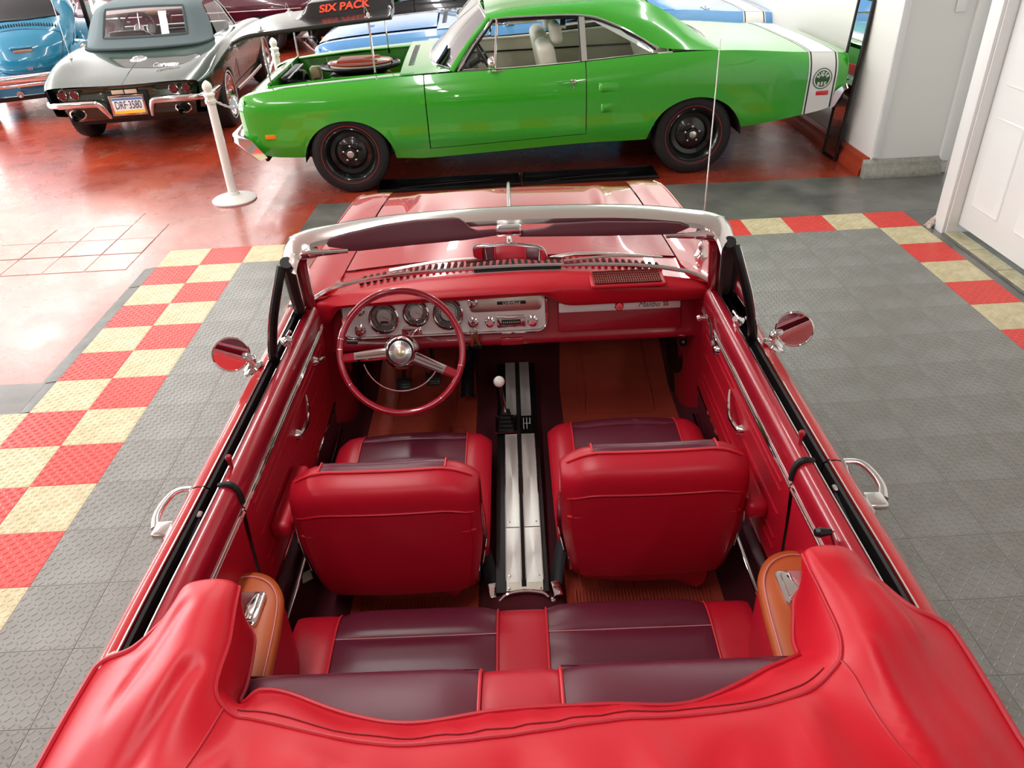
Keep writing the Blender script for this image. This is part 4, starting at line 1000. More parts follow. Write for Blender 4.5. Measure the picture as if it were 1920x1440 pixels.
# ================================================================ front bucket seats
def pillow(name, xs, ys, zs, m, parent, bulge=0.02, nx=9, ny=9, pleats=0, edge=0.02):
    pass
def bucket(x_c, parent_name, y_shift=0.0):
    st = empty('bucket_seat', (0, 0, 0), 0, car)
    W = 0.255
    def swx(prof, m, name, x0, x1, nx, fshape, flip=False, cv=True, off=0.0):
        vs = []; k = len(prof)
        for i in range(nx):
            t = -1+2*i/(nx-1); x = x0+(x1-x0)*i/(nx-1)
            vs += [Vector(fshape(x, p)) for p in prof]
        fs = grid_faces(nx, k, cv=cv, flip=flip)
        if cv: fs += [tuple(range(k)) if flip else tuple(range(k-1, -1, -1)), tuple((nx-1)*k+i for i in (range(k-1, -1, -1) if flip else range(k)))]
        return mesh(name, vs, fs, m, st, angle=60)
    # cushion section (y,z)
    cp = cr([(1.70, 0.36), (1.66, 0.44), (1.70, 0.50), (1.82, 0.512), (1.98, 0.522), (2.12, 0.526), (2.185, 0.505), (2.205, 0.45), (2.185, 0.37), (2.0, 0.34)], 4, True)
    cc = (1.93, 0.43)
    def csh(x, p, off=0.0):
        t = abs(x)/W; k = 1-0.16*max(0, (t-0.72)/0.28)**2.0
        crown = 0.010*math.cos(min(1, t/0.66)*PI/2) if t < 0.66 else 0
        by = cc[0]+(p[0]-cc[0])*(1-0.10*max(0, (t-0.6)/0.4)**2); bz = cc[1]+(p[1]-cc[1])*k
        roll = 0.014*math.sin(PI*min(1, max(0, (t-0.62)/0.38)))
        return (x_c+x*(1+0.04*max(0, (p[1]-0.42)/0.1)), by+y_shift, bz+(crown+roll if p[1] > 0.46 else 0)+(off if p[1] > 0.44 else 0))
    xsn = [-W, -0.245, -0.235, -0.22, -0.19, -0.17, -0.12, -0.06, 0, 0.06, 0.12, 0.17, 0.19, 0.22, 0.235, 0.245, W]
    k = len(cp); vs = [csh(x, p) for x in xsn for p in cp]
    mesh('seat_cushion', vs, grid_faces(len(xsn), k, cv=True, flip=True)+[tuple(range(k)), tuple((len(xsn)-1)*k+i for i in range(k-1, -1, -1))], VRED, st, angle=70)
    # maroon pleated insert on the cushion, three pads
    top = [p for p in cp if p[1] > 0.485 and 1.68 < p[0] < 2.2]; top.sort(key=lambda p: p[0])
    ycut = [1.70, 1.86, 2.0, 2.13, 2.205]
    ins = cr([(1.70, 0.50), (1.82, 0.512), (1.98, 0.522), (2.12, 0.526), (2.185, 0.505), (2.203, 0.46)], 6)
    for a, b in zip(ycut[:-1], ycut[1:]):
        seg_ = [p for p in ins if a-1e-6 <= p[0] <= b+1e-6]
        seg_ = [(a+0.001, interp(a, [q[0] for q in ins], [q[1] for q in ins]))]+[tuple(p) for p in seg_ if a+0.005 < p[0] < b-0.005]+[(b-0.001, interp(b, [q[0] for q in ins], [q[1] for q in ins]))]
        nx = 9; vs = []
        for i in range(nx):
            x = -0.172+0.344*i/(nx-1)
            for j, p in enumerate(seg_):
                e = math.sin(PI*j/(len(seg_)-1))**0.5*(1-abs(2*i/(nx-1)-1)**8)
                q = csh(x, p); vs.append((q[0], q[1], q[2]+0.001+0.009*e))
        mesh('cushion_insert', vs, grid_faces(nx, len(seg_), flip=True), VMAR, st, angle=70)
    for sx in (-0.174, 0.174):
        tube('cushion_piping', [Vector(csh(sx, p))+Vector((0, 0, 0.004)) for p in ins], 0.0028, VPIPE, st, seg=6)
    # backrest section, leaning back slightly
    bp = cr([(1.60, 0.38), (1.545, 0.42), (1.530, 0.55), (1.520, 0.68), (1.512, 0.775), (1.525, 0.825), (1.575, 0.848), (1.625, 0.835), (1.650, 0.78), (1.665, 0.65), (1.69, 0.5), (1.675, 0.40)], 4, True)
    bc = (1.60, 0.60); WB = 0.252
    def bsh(x, p, g=0.0):
        t = abs(x)/WB
        drop = 0.05*max(0, (t-0.55)/0.45)**2.2*max(0, (p[1]-0.6)/0.25)
        ky_ = 1-0.30*max(0, (t-0.80)/0.20)**2
        nar = 1-0.16*max(0, (0.62-p[1])/0.24)**1.4
        yy = bc[0]+(p[0]-bc[0])*ky_*(1+g)+0.012*t*t
        zz = bc[1]+(p[1]-bc[1])*(1+g*0.5)-drop
        return (x_c+x*nar, yy+y_shift, zz)
    xsb = [-WB, -0.249, -0.242, -0.232, -0.215, -0.19, -0.15, -0.1, -0.05, 0, 0.05, 0.1, 0.15, 0.19, 0.215, 0.232, 0.242, 0.249, WB]
    k = len(bp); vs = [bsh(x, p) for x in xsb for p in bp]
    mesh('seat_back', vs, grid_faces(len(xsb), k, cv=True, flip=True)+[tuple(range(k)), tuple((len(xsb)-1)*k+i for i in range(k-1, -1, -1))], VRED, st, angle=70)
    fr = cr([(1.572, 0.849), (1.60, 0.845), (1.625, 0.835), (1.650, 0.78), (1.665, 0.65), (1.69, 0.52)], 5)
    nx = 13; vs = []
    for i in range(nx):
        x = -0.165+0.33*i/(nx-1)
        for j, p in enumerate(fr):
            q = bsh(x, p); e = 1-abs(2*i/(nx-1)-1)**6
            nrm = Vector((0, 0.75, 0.66)) if p[1] > 0.8 else Vector((0, 1, 0.1))
            vs.append(Vector(q)+nrm*(0.002+0.007*e*math.sin(PI*min(1, (j+0.6)/6))))
    mesh('back_insert', vs, grid_faces(nx, len(fr), flip=False), VMAR, st, angle=70)
    for sx in (-0.167, 0.167):
        tube('back_piping', [Vector(bsh(sx, p))+Vector((0, 0.002, 0.003)) for p in fr], 0.0028, VPIPE, st, seg=6)
    def line(pz, name, r=0.003, lo=-0.236, hi=0.236, m=VPIPE, dy=-0.001):
        pts = []
        bx = [p for p in bp if p[0] < 1.575]; bx.sort(key=lambda p: p[1])
        yy = interp(pz, [p[1] for p in bx], [p[0] for p in bx])
        for i in range(25):
            x = lo+(hi-lo)*i/24; q = bsh(x, (yy, pz)); pts.append((q[0], q[1]+dy, q[2]))
        return tube(name, pts, r, m, st, seg=6)
    tube('top_seam', [Vector(bsh(-0.236+0.472*i/24, (1.570, 0.850)))+Vector((0, 0, 0.001)) for i in range(25)], 0.0036, VPIPE, st, seg=6)
    line(0.752, 'rear_seam', 0.0032, m=VRED); line(0.672, 'rear_panel_piping', 0.0034)
    # darker back board below the seam
    nb = 15; vs = []
    zz = [0.748, 0.72, 0.68, 0.60, 0.52, 0.45, 0.42]
    bx = [p for p in bp if p[0] < 1.575]; bx.sort(key=lambda p: p[1])
    for i in range(nb):
        x = -0.225+0.45*i/(nb-1)
        for z in zz:
            q = bsh(x, (interp(z, [p[1] for p in bx], [p[0] for p in bx]), z)); vs.append((q[0], q[1]-0.005, q[2]))
    mesh('back_board', vs, grid_faces(nb, len(zz), flip=True), VRED, st, angle=60)
    # chrome side hinge trims and frame arms
    for sx in (-1, 1):
        pts = [bsh(sx*0.252, (1.555, z)) for z in (0.76, 0.70, 0.60, 0.50)]
        tube('side_trim', [(p[0]+sx*0.004, p[1]-0.012, p[2]) for p in pts], [0.003, 0.008, 0.008, 0.005], CHROME, st, seg=8, smooth_n=3, sq=(0.5, 1))
        box('seat_hinge', (x_c+sx*0.225, 1.66+y_shift, 0.40), (0.012, 0.09, 0.05), CHROME2, st, bev=0.004)
    # skirt and runners under the seat
    box('seat_base', (x_c, 1.93+y_shift, 0.335), (0.40, 0.42, 0.045), BLACK, st, bev=0.01)
    net('seat_skirt', [[(x_c-0.19, 1.60, 0.43), (x_c-0.19, 1.615, 0.38), (x_c-0.19, 1.64, 0.35)], [(x_c-0.05, 1.59, 0.43), (x_c-0.05, 1.60, 0.37), (x_c-0.05, 1.63, 0.355)], [(x_c+0.08, 1.59, 0.43), (x_c+0.08, 1.60, 0.375), (x_c+0.08, 1.62, 0.345)], [(x_c+0.18, 1.60, 0.43), (x_c+0.17, 1.60, 0.36), (x_c+0.15, 1.60, 0.335)]], VRED, st, n=4, k=3)
    return st
bucket(-0.352, 'driver')
bucket(0.372, 'passenger', 0.035)
# ================================================================ seat belts
BELT = mat('black_webbing', '14171b', 0.7)
for (x, y, s) in ((-0.085, 1.60, -1), (0.10, 1.60, 1)):
    sb = empty('seat_belt', (0, 0, 0), 0, car)
    pts = cr([(x+s*0.045, 1.80, 0.47), (x+s*0.03, 1.72, 0.43), (x+s*0.01, 1.64, 0.40), (x, 1.58, 0.385)], 4)
    vs = []
    for i, p in enumerate(pts):
        tw = 0.5*i/len(pts); vs += [Vector(p)+Vector((-0.020*math.cos(tw), 0.0, -0.02*math.sin(tw))), Vector(p)+Vector((0.020*math.cos(tw), 0, 0.02*math.sin(tw)))]
    o = mesh('belt_webbing', vs, grid_faces(len(pts), 2), BELT, sb); md = o.modifiers.new('thickness', 'SOLIDIFY'); md.thickness = 0.002
    box('belt_buckle', (x, 1.565, 0.39), (0.03, 0.045, 0.018), CHROME, sb, bev=0.005, rot=(0.4, 0.2, 0.3)); lathe('belt_bolt', [(0.01, 0), (0.009, 0.006), (0, 0.008)], CHROME, sb, (x-s*0.012, 1.535, 0.375), seg=12)
# ================================================================ rear bench
rb = empty('rear_seat', (0, 0, 0), 0, car)
cs = cr([(1.30, 0.36), (1.40, 0.38), (1.425, 0.44), (1.405, 0.487), (1.34, 0.505), (1.22, 0.500), (1.08, 0.488), (0.95, 0.47)], 5)
def bench_panel(name, x0, x1, prof, m, bulge, z_sign=1, par=rb, splay=0.0, nx=11, up=(0, 0, 1)):
    U = Vector(up); vs = []
    for i in range(nx):
        s = i/(nx-1); x = x0+(x1-x0)*s; e = (1-abs(2*s-1)**5)
        for j, p in enumerate(prof):
            t = j/(len(prof)-1)
            xx = x*(1+splay*(0.5-t))
            vs.append(Vector((xx, p[0], p[1]))+U*bulge*e)
    return mesh(name, vs, grid_faces(nx, len(prof), flip=True), m, par, angle=70)
bench_panel('cushion_shell', -0.60, 0.60, [(p[0], p[1]-0.012) for p in cs], VRED, 0.0)
bench_panel('cushion_bolster', -0.60, -0.485, cs, VRED, 0.006); bench_panel('cushion_bolster', 0.485, 0.60, cs, VRED, 0.006)
bench_panel('cushion_centre', -0.062, 0.062, cs, VRED, 0.002)
cuts = [0.95, 1.09, 1.20, 1.315, 1.43]
for (xa, xb) in ((-0.483, -0.066), (0.066, 0.483)):
    tops = [p for p in cs]
    for a, b in zip(cuts[:-1], cuts[1:]):
        seg_ = [p for p in tops if a-0.012 <= p[0] <= b+0.012 and p[1] > 0.41] if b > 1.4 else [p for p in tops if a-0.002 <= p[0] <= b+0.002 and p[1] > 0.46]
        ex = sorted([(p[0], p[1]) for p in tops if p[1] > 0.46]); 
        if b < 1.4:
            seg_ = [(b, interp(b, [q[0] for q in ex], [q[1] for q in ex]))]+[tuple(p) for p in seg_ if a+0.006 < p[0] < b-0.006]+[(a, interp(a, [q[0] for q in ex], [q[1] for q in ex]))]
        else:
            seg_ = [tuple(p) for p in seg_]+[(a, interp(a, [q[0] for q in ex], [q[1] for q in ex]))]
        vs = []; nx = 13; n_ = len(seg_)
        for i in range(nx):
            s = i/(nx-1); x = xa+(xb-xa)*s; e = 1-abs(2*s-1)**8
            for j, p in enumerate(seg_):
                g = math.sin(PI*j/(n_-1))**0.45
                nr = Vector((0, 0, 1)) if p[0] < 1.39 else Vector((0, 0.7, 0.7))
                vs.append(Vector((x, p[0], p[1]))+nr*(0.002+0.013*e*g))
        mesh('cushion_pleat', vs, grid_faces(nx, n_, flip=True), VMAR, rb, angle=70)
        if b < 1.4: tube('pleat_stitch', [(xa+(xb-xa)*i/20, b, interp(b, [q[0] for q in ex], [q[1] for q in ex])+0.0035) for i in range(21)], 0.0012, STITCH, rb, seg=5)
for x in (-0.485, -0.064, 0.064, 0.485):
    tube('bench_piping', [(x, p[0], p[1]+0.006) for p in cs if p[1] > 0.40], 0.003, VPIPE, rb, seg=6)
# rear backrest
bs = cr([(1.02, 0.47), (1.005, 0.58), (0.990, 0.70), (0.985, 0.775), (0.968, 0.812), (0.93, 0.832), (0.86, 0.845), (0.76, 0.850)], 5)
def back_panel(name, x0, x1, m, bulge):
    vs = []; nx = 13; n_ = len(bs)
    for i in range(nx):
        s = i/(nx-1); x = x0+(x1-x0)*s; e = 1-abs(2*s-1)**7
        for j, p in enumerate(bs):
            nr = Vector((0, 0.9, 0.3)) if p[1] < 0.78 else Vector((0, 0.35, 0.93))
            vs.append(Vector((x, p[0], p[1]))+nr*bulge*(0.3+0.7*e))
    return mesh(name, vs, grid_faces(nx, n_, flip=True), m, rb, angle=70)
back_panel('backrest_panel', -0.56, -0.078, VMAR, 0.014); back_panel('backrest_panel', 0.078, 0.56, VMAR, 0.014); back_panel('backrest_centre', -0.076, 0.076, VRED, 0.006)
for x in (-0.078, 0.078): tube('backrest_piping', [(x, p[0]+0.003, p[1]+0.008) for p in bs], 0.0035, VPIPE, rb, seg=6)
for (xa, xb) in ((-0.56, -0.08), (0.08, 0.56)):
    tube('backrest_seam', [(xa+(xb-xa)*i/16, 0.978, 0.816-0.0*i) for i in range(17)], 0.0024, VMAR, rb, seg=6)
# ================================================================ rear armrests
for sg in (-1, 1):
    ar = empty('rear_armrest', (0, 0, 0), 0, car)
    ol = [(0.70, 1.335), (0.655, 1.345), (0.605, 1.325), (0.568, 1.275), (0.552, 1.20), (0.540, 1.05), (0.530, 0.86), (0.70, 0.86)]
    olc = [tuple(p) for p in cr(ol[:7], 4)]+[ol[7]]
    prism('armrest_body', [(sg*a, b) for a, b in olc], 0.33, 0.70, VRED, ar, bev=0.012)
    # padded tan top with stitched edge
    def infl(k, z): 
        cx, cy = 0.64, 1.08
        return [(sg*(cx+(a-cx)*k), cy+(b-cy)*k, z) for a, b in olc]
    loops = [infl(1.0, 0.702), infl(1.03, 0.712), infl(1.02, 0.727), infl(0.94, 0.735), infl(0.6, 0.741), infl(0.2, 0.742)]
    n = len(olc); vs = [p for L in loops for p in L]
    fs = [(q*n+i, q*n+(i+1) % n, (q+1)*n+(i+1) % n, (q+1)*n+i) for q in range(len(loops)-1) for i in range(n)]+[tuple((len(loops)-1)*n+i for i in range(n))]
    if sg < 0: fs = [f[::-1] for f in fs]
    mesh('armrest_pad', vs, fs, TAN, ar, angle=70)
    st_ = infl(0.93, 0.738)[2:24]; tube('armrest_stitch', st_, 0.0016, STITCH, ar, seg=5)
    # chrome ash tray
    ash = [(a, b) for a, b in rrect(0.07, 0.10, 0.012, 4)]
    prism('ash_tray_frame', ash, 0.738, 0.752, CHROME, ar, bev=0.004, xf=lambda v, s=sg: (s*(0.628)+v.x*1.0, 1.215+v.y, v.z))
    prism('ash_tray_lid', rrect(0.048, 0.076, 0.008, 4), 0.752, 0.757, CHROME, ar, bev=0.003, xf=lambda v, s=sg: (s*0.628+v.x, 1.218+v.y, v.z))
    tube('ash_tray_lip', [(sg*0.628-0.026, 1.172, 0.756), (sg*0.628+0.026, 1.172, 0.756)], 0.004, CHROME, ar, seg=8)
# ================================================================ boot cover over the folded top
rng = np.random.RandomState(4)
FOLDS = [(.585, .84, .63, .55, .022, .013), (.46, .76, .43, .42, .03, .014), (-.63, 1.00, -.70, .80, .018, -.012), (-.565, .86, -.62, .66, .02, -.013), (-.38, .72, -.14, .60, .03, .010),
         (-.27, .72, -.36, .46, .025, -.010), (.0, .70, .07, .48, .02, -.009), (.2, .73, .27, .46, .03, .010), (.66, .98, .72, .70, .016, .010), (.69, .84, .75, .52, .02, -.010), (-.70, .86, -.76, .56, .02, .008), (-.47, .70, -.58, .46, .02, .011), (.33, .70, .22, .52, .022, -.008)]
def wrinkle(v):
    x, y, z = v; a = 0.0
    for (x0, y0, x1, y1, w_, am) in FOLDS:
        dx, dy = x1-x0, y1-y0; L2 = dx*dx+dy*dy; t = ((x-x0)*dx+(y-y0)*dy)/L2; tc_ = min(1, max(0, t))
        d2 = (x-x0-dx*tc_)**2+(y-y0-dy*tc_)**2; a += am*math.exp(-d2/(w_*w_))
    for (fx, fy, ph, am) in WK: a += am*math.sin(fx*x+fy*y+ph)
    return a
WK = [(18, 9, 0.3, 0.0035), (-11, 22, 1.7, 0.004), (31, -14, 2.2, 0.002), (7, -33, 0.9, 0.0022), (45, 20, 4.0, 0.001)]
# rows run along the U from the left tip to the right tip; columns: inner hem, inner seam, crown (3), outer hem
R_ = [
 [(-0.575, 1.085, 0.865), (-0.548, 1.068, 0.975), (-0.585, 1.070, 1.002), (-0.640, 1.072, 0.995), (-0.668, 1.066, 0.972), (-0.676, 1.062, 0.942)],
 [(-0.540, 1.045, 0.862), (-0.536, 1.005, 0.985), (-0.575, 1.010, 1.016), (-0.628, 1.020, 1.010), (-0.672, 1.020, 0.975), (-0.690, 1.020, 0.942)],
 [(-0.528, 0.990, 0.860), (-0.524, 0.930, 0.985), (-0.575, 0.930, 1.018), (-0.640, 0.945, 1.000), (-0.700, 0.955, 0.955), (-0.725, 0.958, 0.941)],
 [(-0.521, 0.925, 0.862), (-0.522, 0.868, 0.985), (-0.585, 0.850, 1.014), (-0.665, 0.880, 0.985), (-0.735, 0.915, 0.950), (-0.772, 0.930, 0.940)],
 [(-0.520, 0.885, 0.870), (-0.516, 0.825, 0.978), (-0.585, 0.760, 1.004), (-0.675, 0.780, 0.975), (-0.755, 0.830, 0.946), (-0.784, 0.880, 0.938)],
 [(-0.500, 0.868, 0.893), (-0.485, 0.800, 0.957), (-0.540, 0.660, 0.990), (-0.660, 0.620, 0.972), (-0.760, 0.640, 0.946), (-0.790, 0.700, 0.938)],
 [(-0.455, 0.885, 0.902), (-0.437, 0.790, 0.952), (-0.470, 0.600, 0.985), (-0.580, 0.420, 0.975), (-0.740, 0.360, 0.948), (-0.788, 0.380, 0.936)],
 [(-0.30, 0.832, 0.893), (-0.262, 0.744, 0.950), (-0.270, 0.560, 0.990), (-0.300, 0.340, 0.985), (-0.36, 0.200, 0.955), (-0.42, 0.140, 0.938)],
 [(-0.187, 0.812, 0.893), (-0.160, 0.737, 0.950), (-0.150, 0.550, 0.988), (-0.150, 0.340, 0.985), (-0.16, 0.190, 0.955), (-0.17, 0.120, 0.942)],
 [(-0.03, 0.830, 0.895), (-0.01, 0.748, 0.950), (0.0, 0.550, 0.984), (0.0, 0.340, 0.984), (0.0, 0.190, 0.955), (0.0, 0.115, 0.944)],
 [(0.15, 0.833, 0.895), (0.16, 0.768, 0.950), (0.150, 0.560, 0.988), (0.150, 0.340, 0.985), (0.16, 0.190, 0.955), (0.17, 0.120, 0.942)],
 [(0.30, 0.830, 0.895), (0.330, 0.772, 0.952), (0.300, 0.580, 0.990), (0.300, 0.350, 0.985), (0.36, 0.200, 0.955), (0.42, 0.140, 0.938)],
 [(0.440, 0.885, 0.902), (0.470, 0.796, 0.956), (0.500, 0.620, 0.988), (0.600, 0.430, 0.975), (0.740, 0.370, 0.948), (0.788, 0.390, 0.936)],
 [(0.508, 0.918, 0.893), (0.535, 0.832, 0.970), (0.585, 0.690, 0.998), (0.690, 0.640, 0.974), (0.765, 0.660, 0.946), (0.794, 0.720, 0.938)],
 [(0.525, 0.940, 0.872), (0.553, 0.858, 0.985), (0.620, 0.780, 1.010), (0.705, 0.790, 0.975), (0.770, 0.850, 0.946), (0.794, 0.905, 0.938)],
 [(0.530, 0.975, 0.864), (0.564, 0.915, 0.992), (0.625, 0.880, 1.018), (0.690, 0.900, 0.985), (0.745, 0.935, 0.950), (0.780, 0.948, 0.940)],
 [(0.548, 1.030, 0.860), (0.566, 0.985, 0.994), (0.620, 0.970, 1.018), (0.672, 0.985, 0.995), (0.715, 0.995, 0.955), (0.738, 0.985, 0.941)],
 [(0.568, 1.085, 0.860), (0.560, 1.040, 0.992), (0.598, 1.040, 1.014), (0.645, 1.045, 1.008), (0.690, 1.050, 0.970), (0.705, 1.050, 0.942)],
 [(0.600, 1.120, 0.862), (0.560, 1.080, 0.985), (0.590, 1.084, 1.005), (0.645, 1.086, 0.998), (0.680, 1.082, 0.972), (0.690, 1.080, 0.942)],
]
bt = empty('boot_cover', (0, 0, 0), 0, car)
def bfn(v):
    k = min(1.0, max(0.0, (float(v[2])-0.945)/0.03)); w_ = wrinkle(v)*k
    b_ = 0.0
    if abs(v[0]) < 0.47 and 0.895 < v[2] < 0.952: b_ = 0.0035*math.sin(62*v[0]+3*math.sin(9*v[0]))*math.sin(PI*(v[2]-0.895)/0.057)
    return (v[0]+w_*0.3, v[1]+b_, v[2]+w_+b_*0.4)
Rr = [cr(r, 7) for r in R_]; Cc = list(zip(*Rr)); Cc = [cr(c, 7) for c in Cc]
nu, nv = len(Cc[0]), len(Cc)
bv = [bfn(Cc[j][i]) for i in range(nu) for j in range(nv)]
o = mesh('cover_skin', bv, grid_faces(nu, nv, flip=False), VBOOT, bt, angle=80)
md = o.modifiers.new('thickness', 'SOLIDIFY'); md.thickness = 0.004; md.offset = -1
def bline(j, name, r, m, i0=0, i1=None, dz=0.001):
    i1 = nu if i1 is None else i1
    return tube(name, [(bv[i*nv+j][0], bv[i*nv+j][1], bv[i*nv+j][2]+dz) for i in range(i0, i1)], r, m, bt, seg=7)
VPB = mat('boot_piping', 'b81c2c', 0.42)
bline(0, 'inner_hem', 0.005, VPB); bline(7, 'inner_seam_piping', 0.0038, VPB); bline(nv-1, 'outer_hem', 0.0058, VPB)
# stitched band seam and diagonal gusset seams
o_ = tube('band_stitch', [(bv[i*nv+6][0], bv[i*nv+6][1], bv[i*nv+6][2]+0.001) for i in range(5*7, 13*7)], 0.0012, mat('dark_stitch', '7d0d1a', 0.6), bt, seg=5)
for ia, ib in ((5*7-3, 6*7+2), (13*7+3, 12*7-2)):
    gp_ = []
    for j in range(7, nv-7):
        f_ = ia+(ib-ia)*(j-7)/(nv-15); i0 = int(math.floor(f_)); t_ = f_-i0
        gp_.append(Vector(bv[i0*nv+j]).lerp(Vector(bv[(i0+1)*nv+j]), t_)+Vector((0, 0, 0.0006)))
    tube('gusset_seam', gp_, 0.0022, VPB, bt, seg=6)
# tip end caps
for i_, fl in ((0, 0), (nu-1, 1)):
    ring = [bv[i_*nv+j] for j in range(nv)]; c = tuple(sum(p[k] for p in ring)/nv for k in range(3))
    vs = ring+[(ring[-1][0], ring[-1][1], 0.86)]
    mesh('tip_cap', vs, [tuple(range(len(vs))) if fl else tuple(range(len(vs)-1, -1, -1))], VBOOT, bt)
# well behind the seat (hidden by the cover)
box('top_well', (0, 0.45, 0.62), (1.3, 0.6, 0.5), MATTE, car, bev=0.01)
# ================================================================ road wheels
TYRE = mat('tyre_rubber', '1a1a1a', 0.6)
def road_wheel(parent, x, y, sg, r=0.325, w=0.19, rim_m=CHROME2, stripe=None):
    wl = empty('wheel', (0, 0, 0), 0, parent); c = (x, y, r); ax = (sg, 0, 0)
    lathe('tyre', [(r*0.62, -w/2), (r*0.80, -w/2), (r*0.95, -w*0.45), (r, -w*0.30), (r, w*0.30), (r*0.97, w*0.42), (r*0.90, w*0.49), (r*0.80, w*0.5), (r*0.66, w*0.46), (r*0.62, w*0.40)], TYRE, wl, c, ax, 48)
    lathe('rim', [(r*0.66, w*0.47), (r*0.645, w*0.49), (r*0.60, w*0.42), (r*0.56, w*0.30), (r*0.52, w*0.18), (r*0.42, w*0.14), (r*0.30, w*0.26), (r*0.22, w*0.28), (r*0.17, w*0.30), (r*0.15, w*0.36), (0, w*0.37)], rim_m, wl, c, ax, 48)
    lathe('brake_drum', [(r*0.55, -w*0.4), (r*0.55, w*0.1), (0, w*0.1)], BLACK, wl, c, ax, 24)
    return wl
for y in (2.95, 0.03):
    for sg in (-1, 1): road_wheel(car, sg*0.745, y, sg)
box('underbody', (0, 1.4, 0.26), (1.5, 4.6, 0.05), BLACK, car, bev=0.01)
# ================================================================ hardtop coupe builder (green coupe in front, blue one behind)
CREAMV = mat('white_vinyl_interior', 'd8d3c4', 0.45, bump=(200, 0.1, 0.001))
CREAMD = mat('cream_door_card', 'c4bda9', 0.5)
STEELB = mat('black_steel_wheel', '0c0c0d', 0.22, coat=0.5)
REDLINE = mat('tyre_red_line', 'a81f2c', 0.5)
AMBER = mat('amber_lens', 'f08a12', 0.2, coat=0.5)
REDLENS = mat('red_lens', 'd2121e', 0.15, coat=0.5)
WHITEB = mat('white_stripe_paint', 'e8e8e4', 0.25, coat=0.8)
PIN = mat('dark_pinstripe', '1d2b22', 0.3)
c_zt = smooth_interp([2.30, 2.25, 2.10, 1.73, 1.14, 0.76, 0.55, 0.04, -0.49, -1.05, -1.45, -1.8, -2.24, -2.58, -2.70], [0.78, 0.812, 0.845, 0.875, 0.905, 0.918, 0.925, 0.930, 0.948, 0.980, 0.985, 0.972, 0.932, 0.908, 0.890])
c_lo = smooth_interp([2.30, 2.24, 2.10, 1.8, 1.0, 0.7, -0.5, -1.1, -1.85, -2.3, -2.58, -2.70], [0.52, 0.40, 0.335, 0.315, 0.27, 0.262, 0.312, 0.318, 0.375, 0.437, 0.49, 0.58])
CA = [(1.435, 0.375, 0.285, 0.325), (-1.455, 0.385, 0.32, 0.325)]
def c_zb(l): return arch_z(l, c_lo(l), CA)
c_plan = smooth_interp([2.30, 2.22, 2.0, 1.4, 0.5, -0.6, -1.4, -2.1, -2.55, -2.70], [0.80, 0.86, 0.90, 0.935, 0.945, 0.95, 0.96, 0.935, 0.90, 0.865])
def c_w(l, z):
    zt = c_zt(l); p = c_plan(l); mid = 0.70 if l > -0.6 else 0.70+0.04*min(1, (-0.6-l)/0.8)
    if z > mid:
        t = (z-mid)/max(zt-mid, 1e-3); return p-0.012*t-0.062*t**2.6
    t = (mid-z)/0.28; w_ = p-0.018*min(t, 1.4)
    if z < 0.43: w_ -= 0.30*(0.43-z)
    return w_
def c_top(l): return c_w(l, c_zt(l))
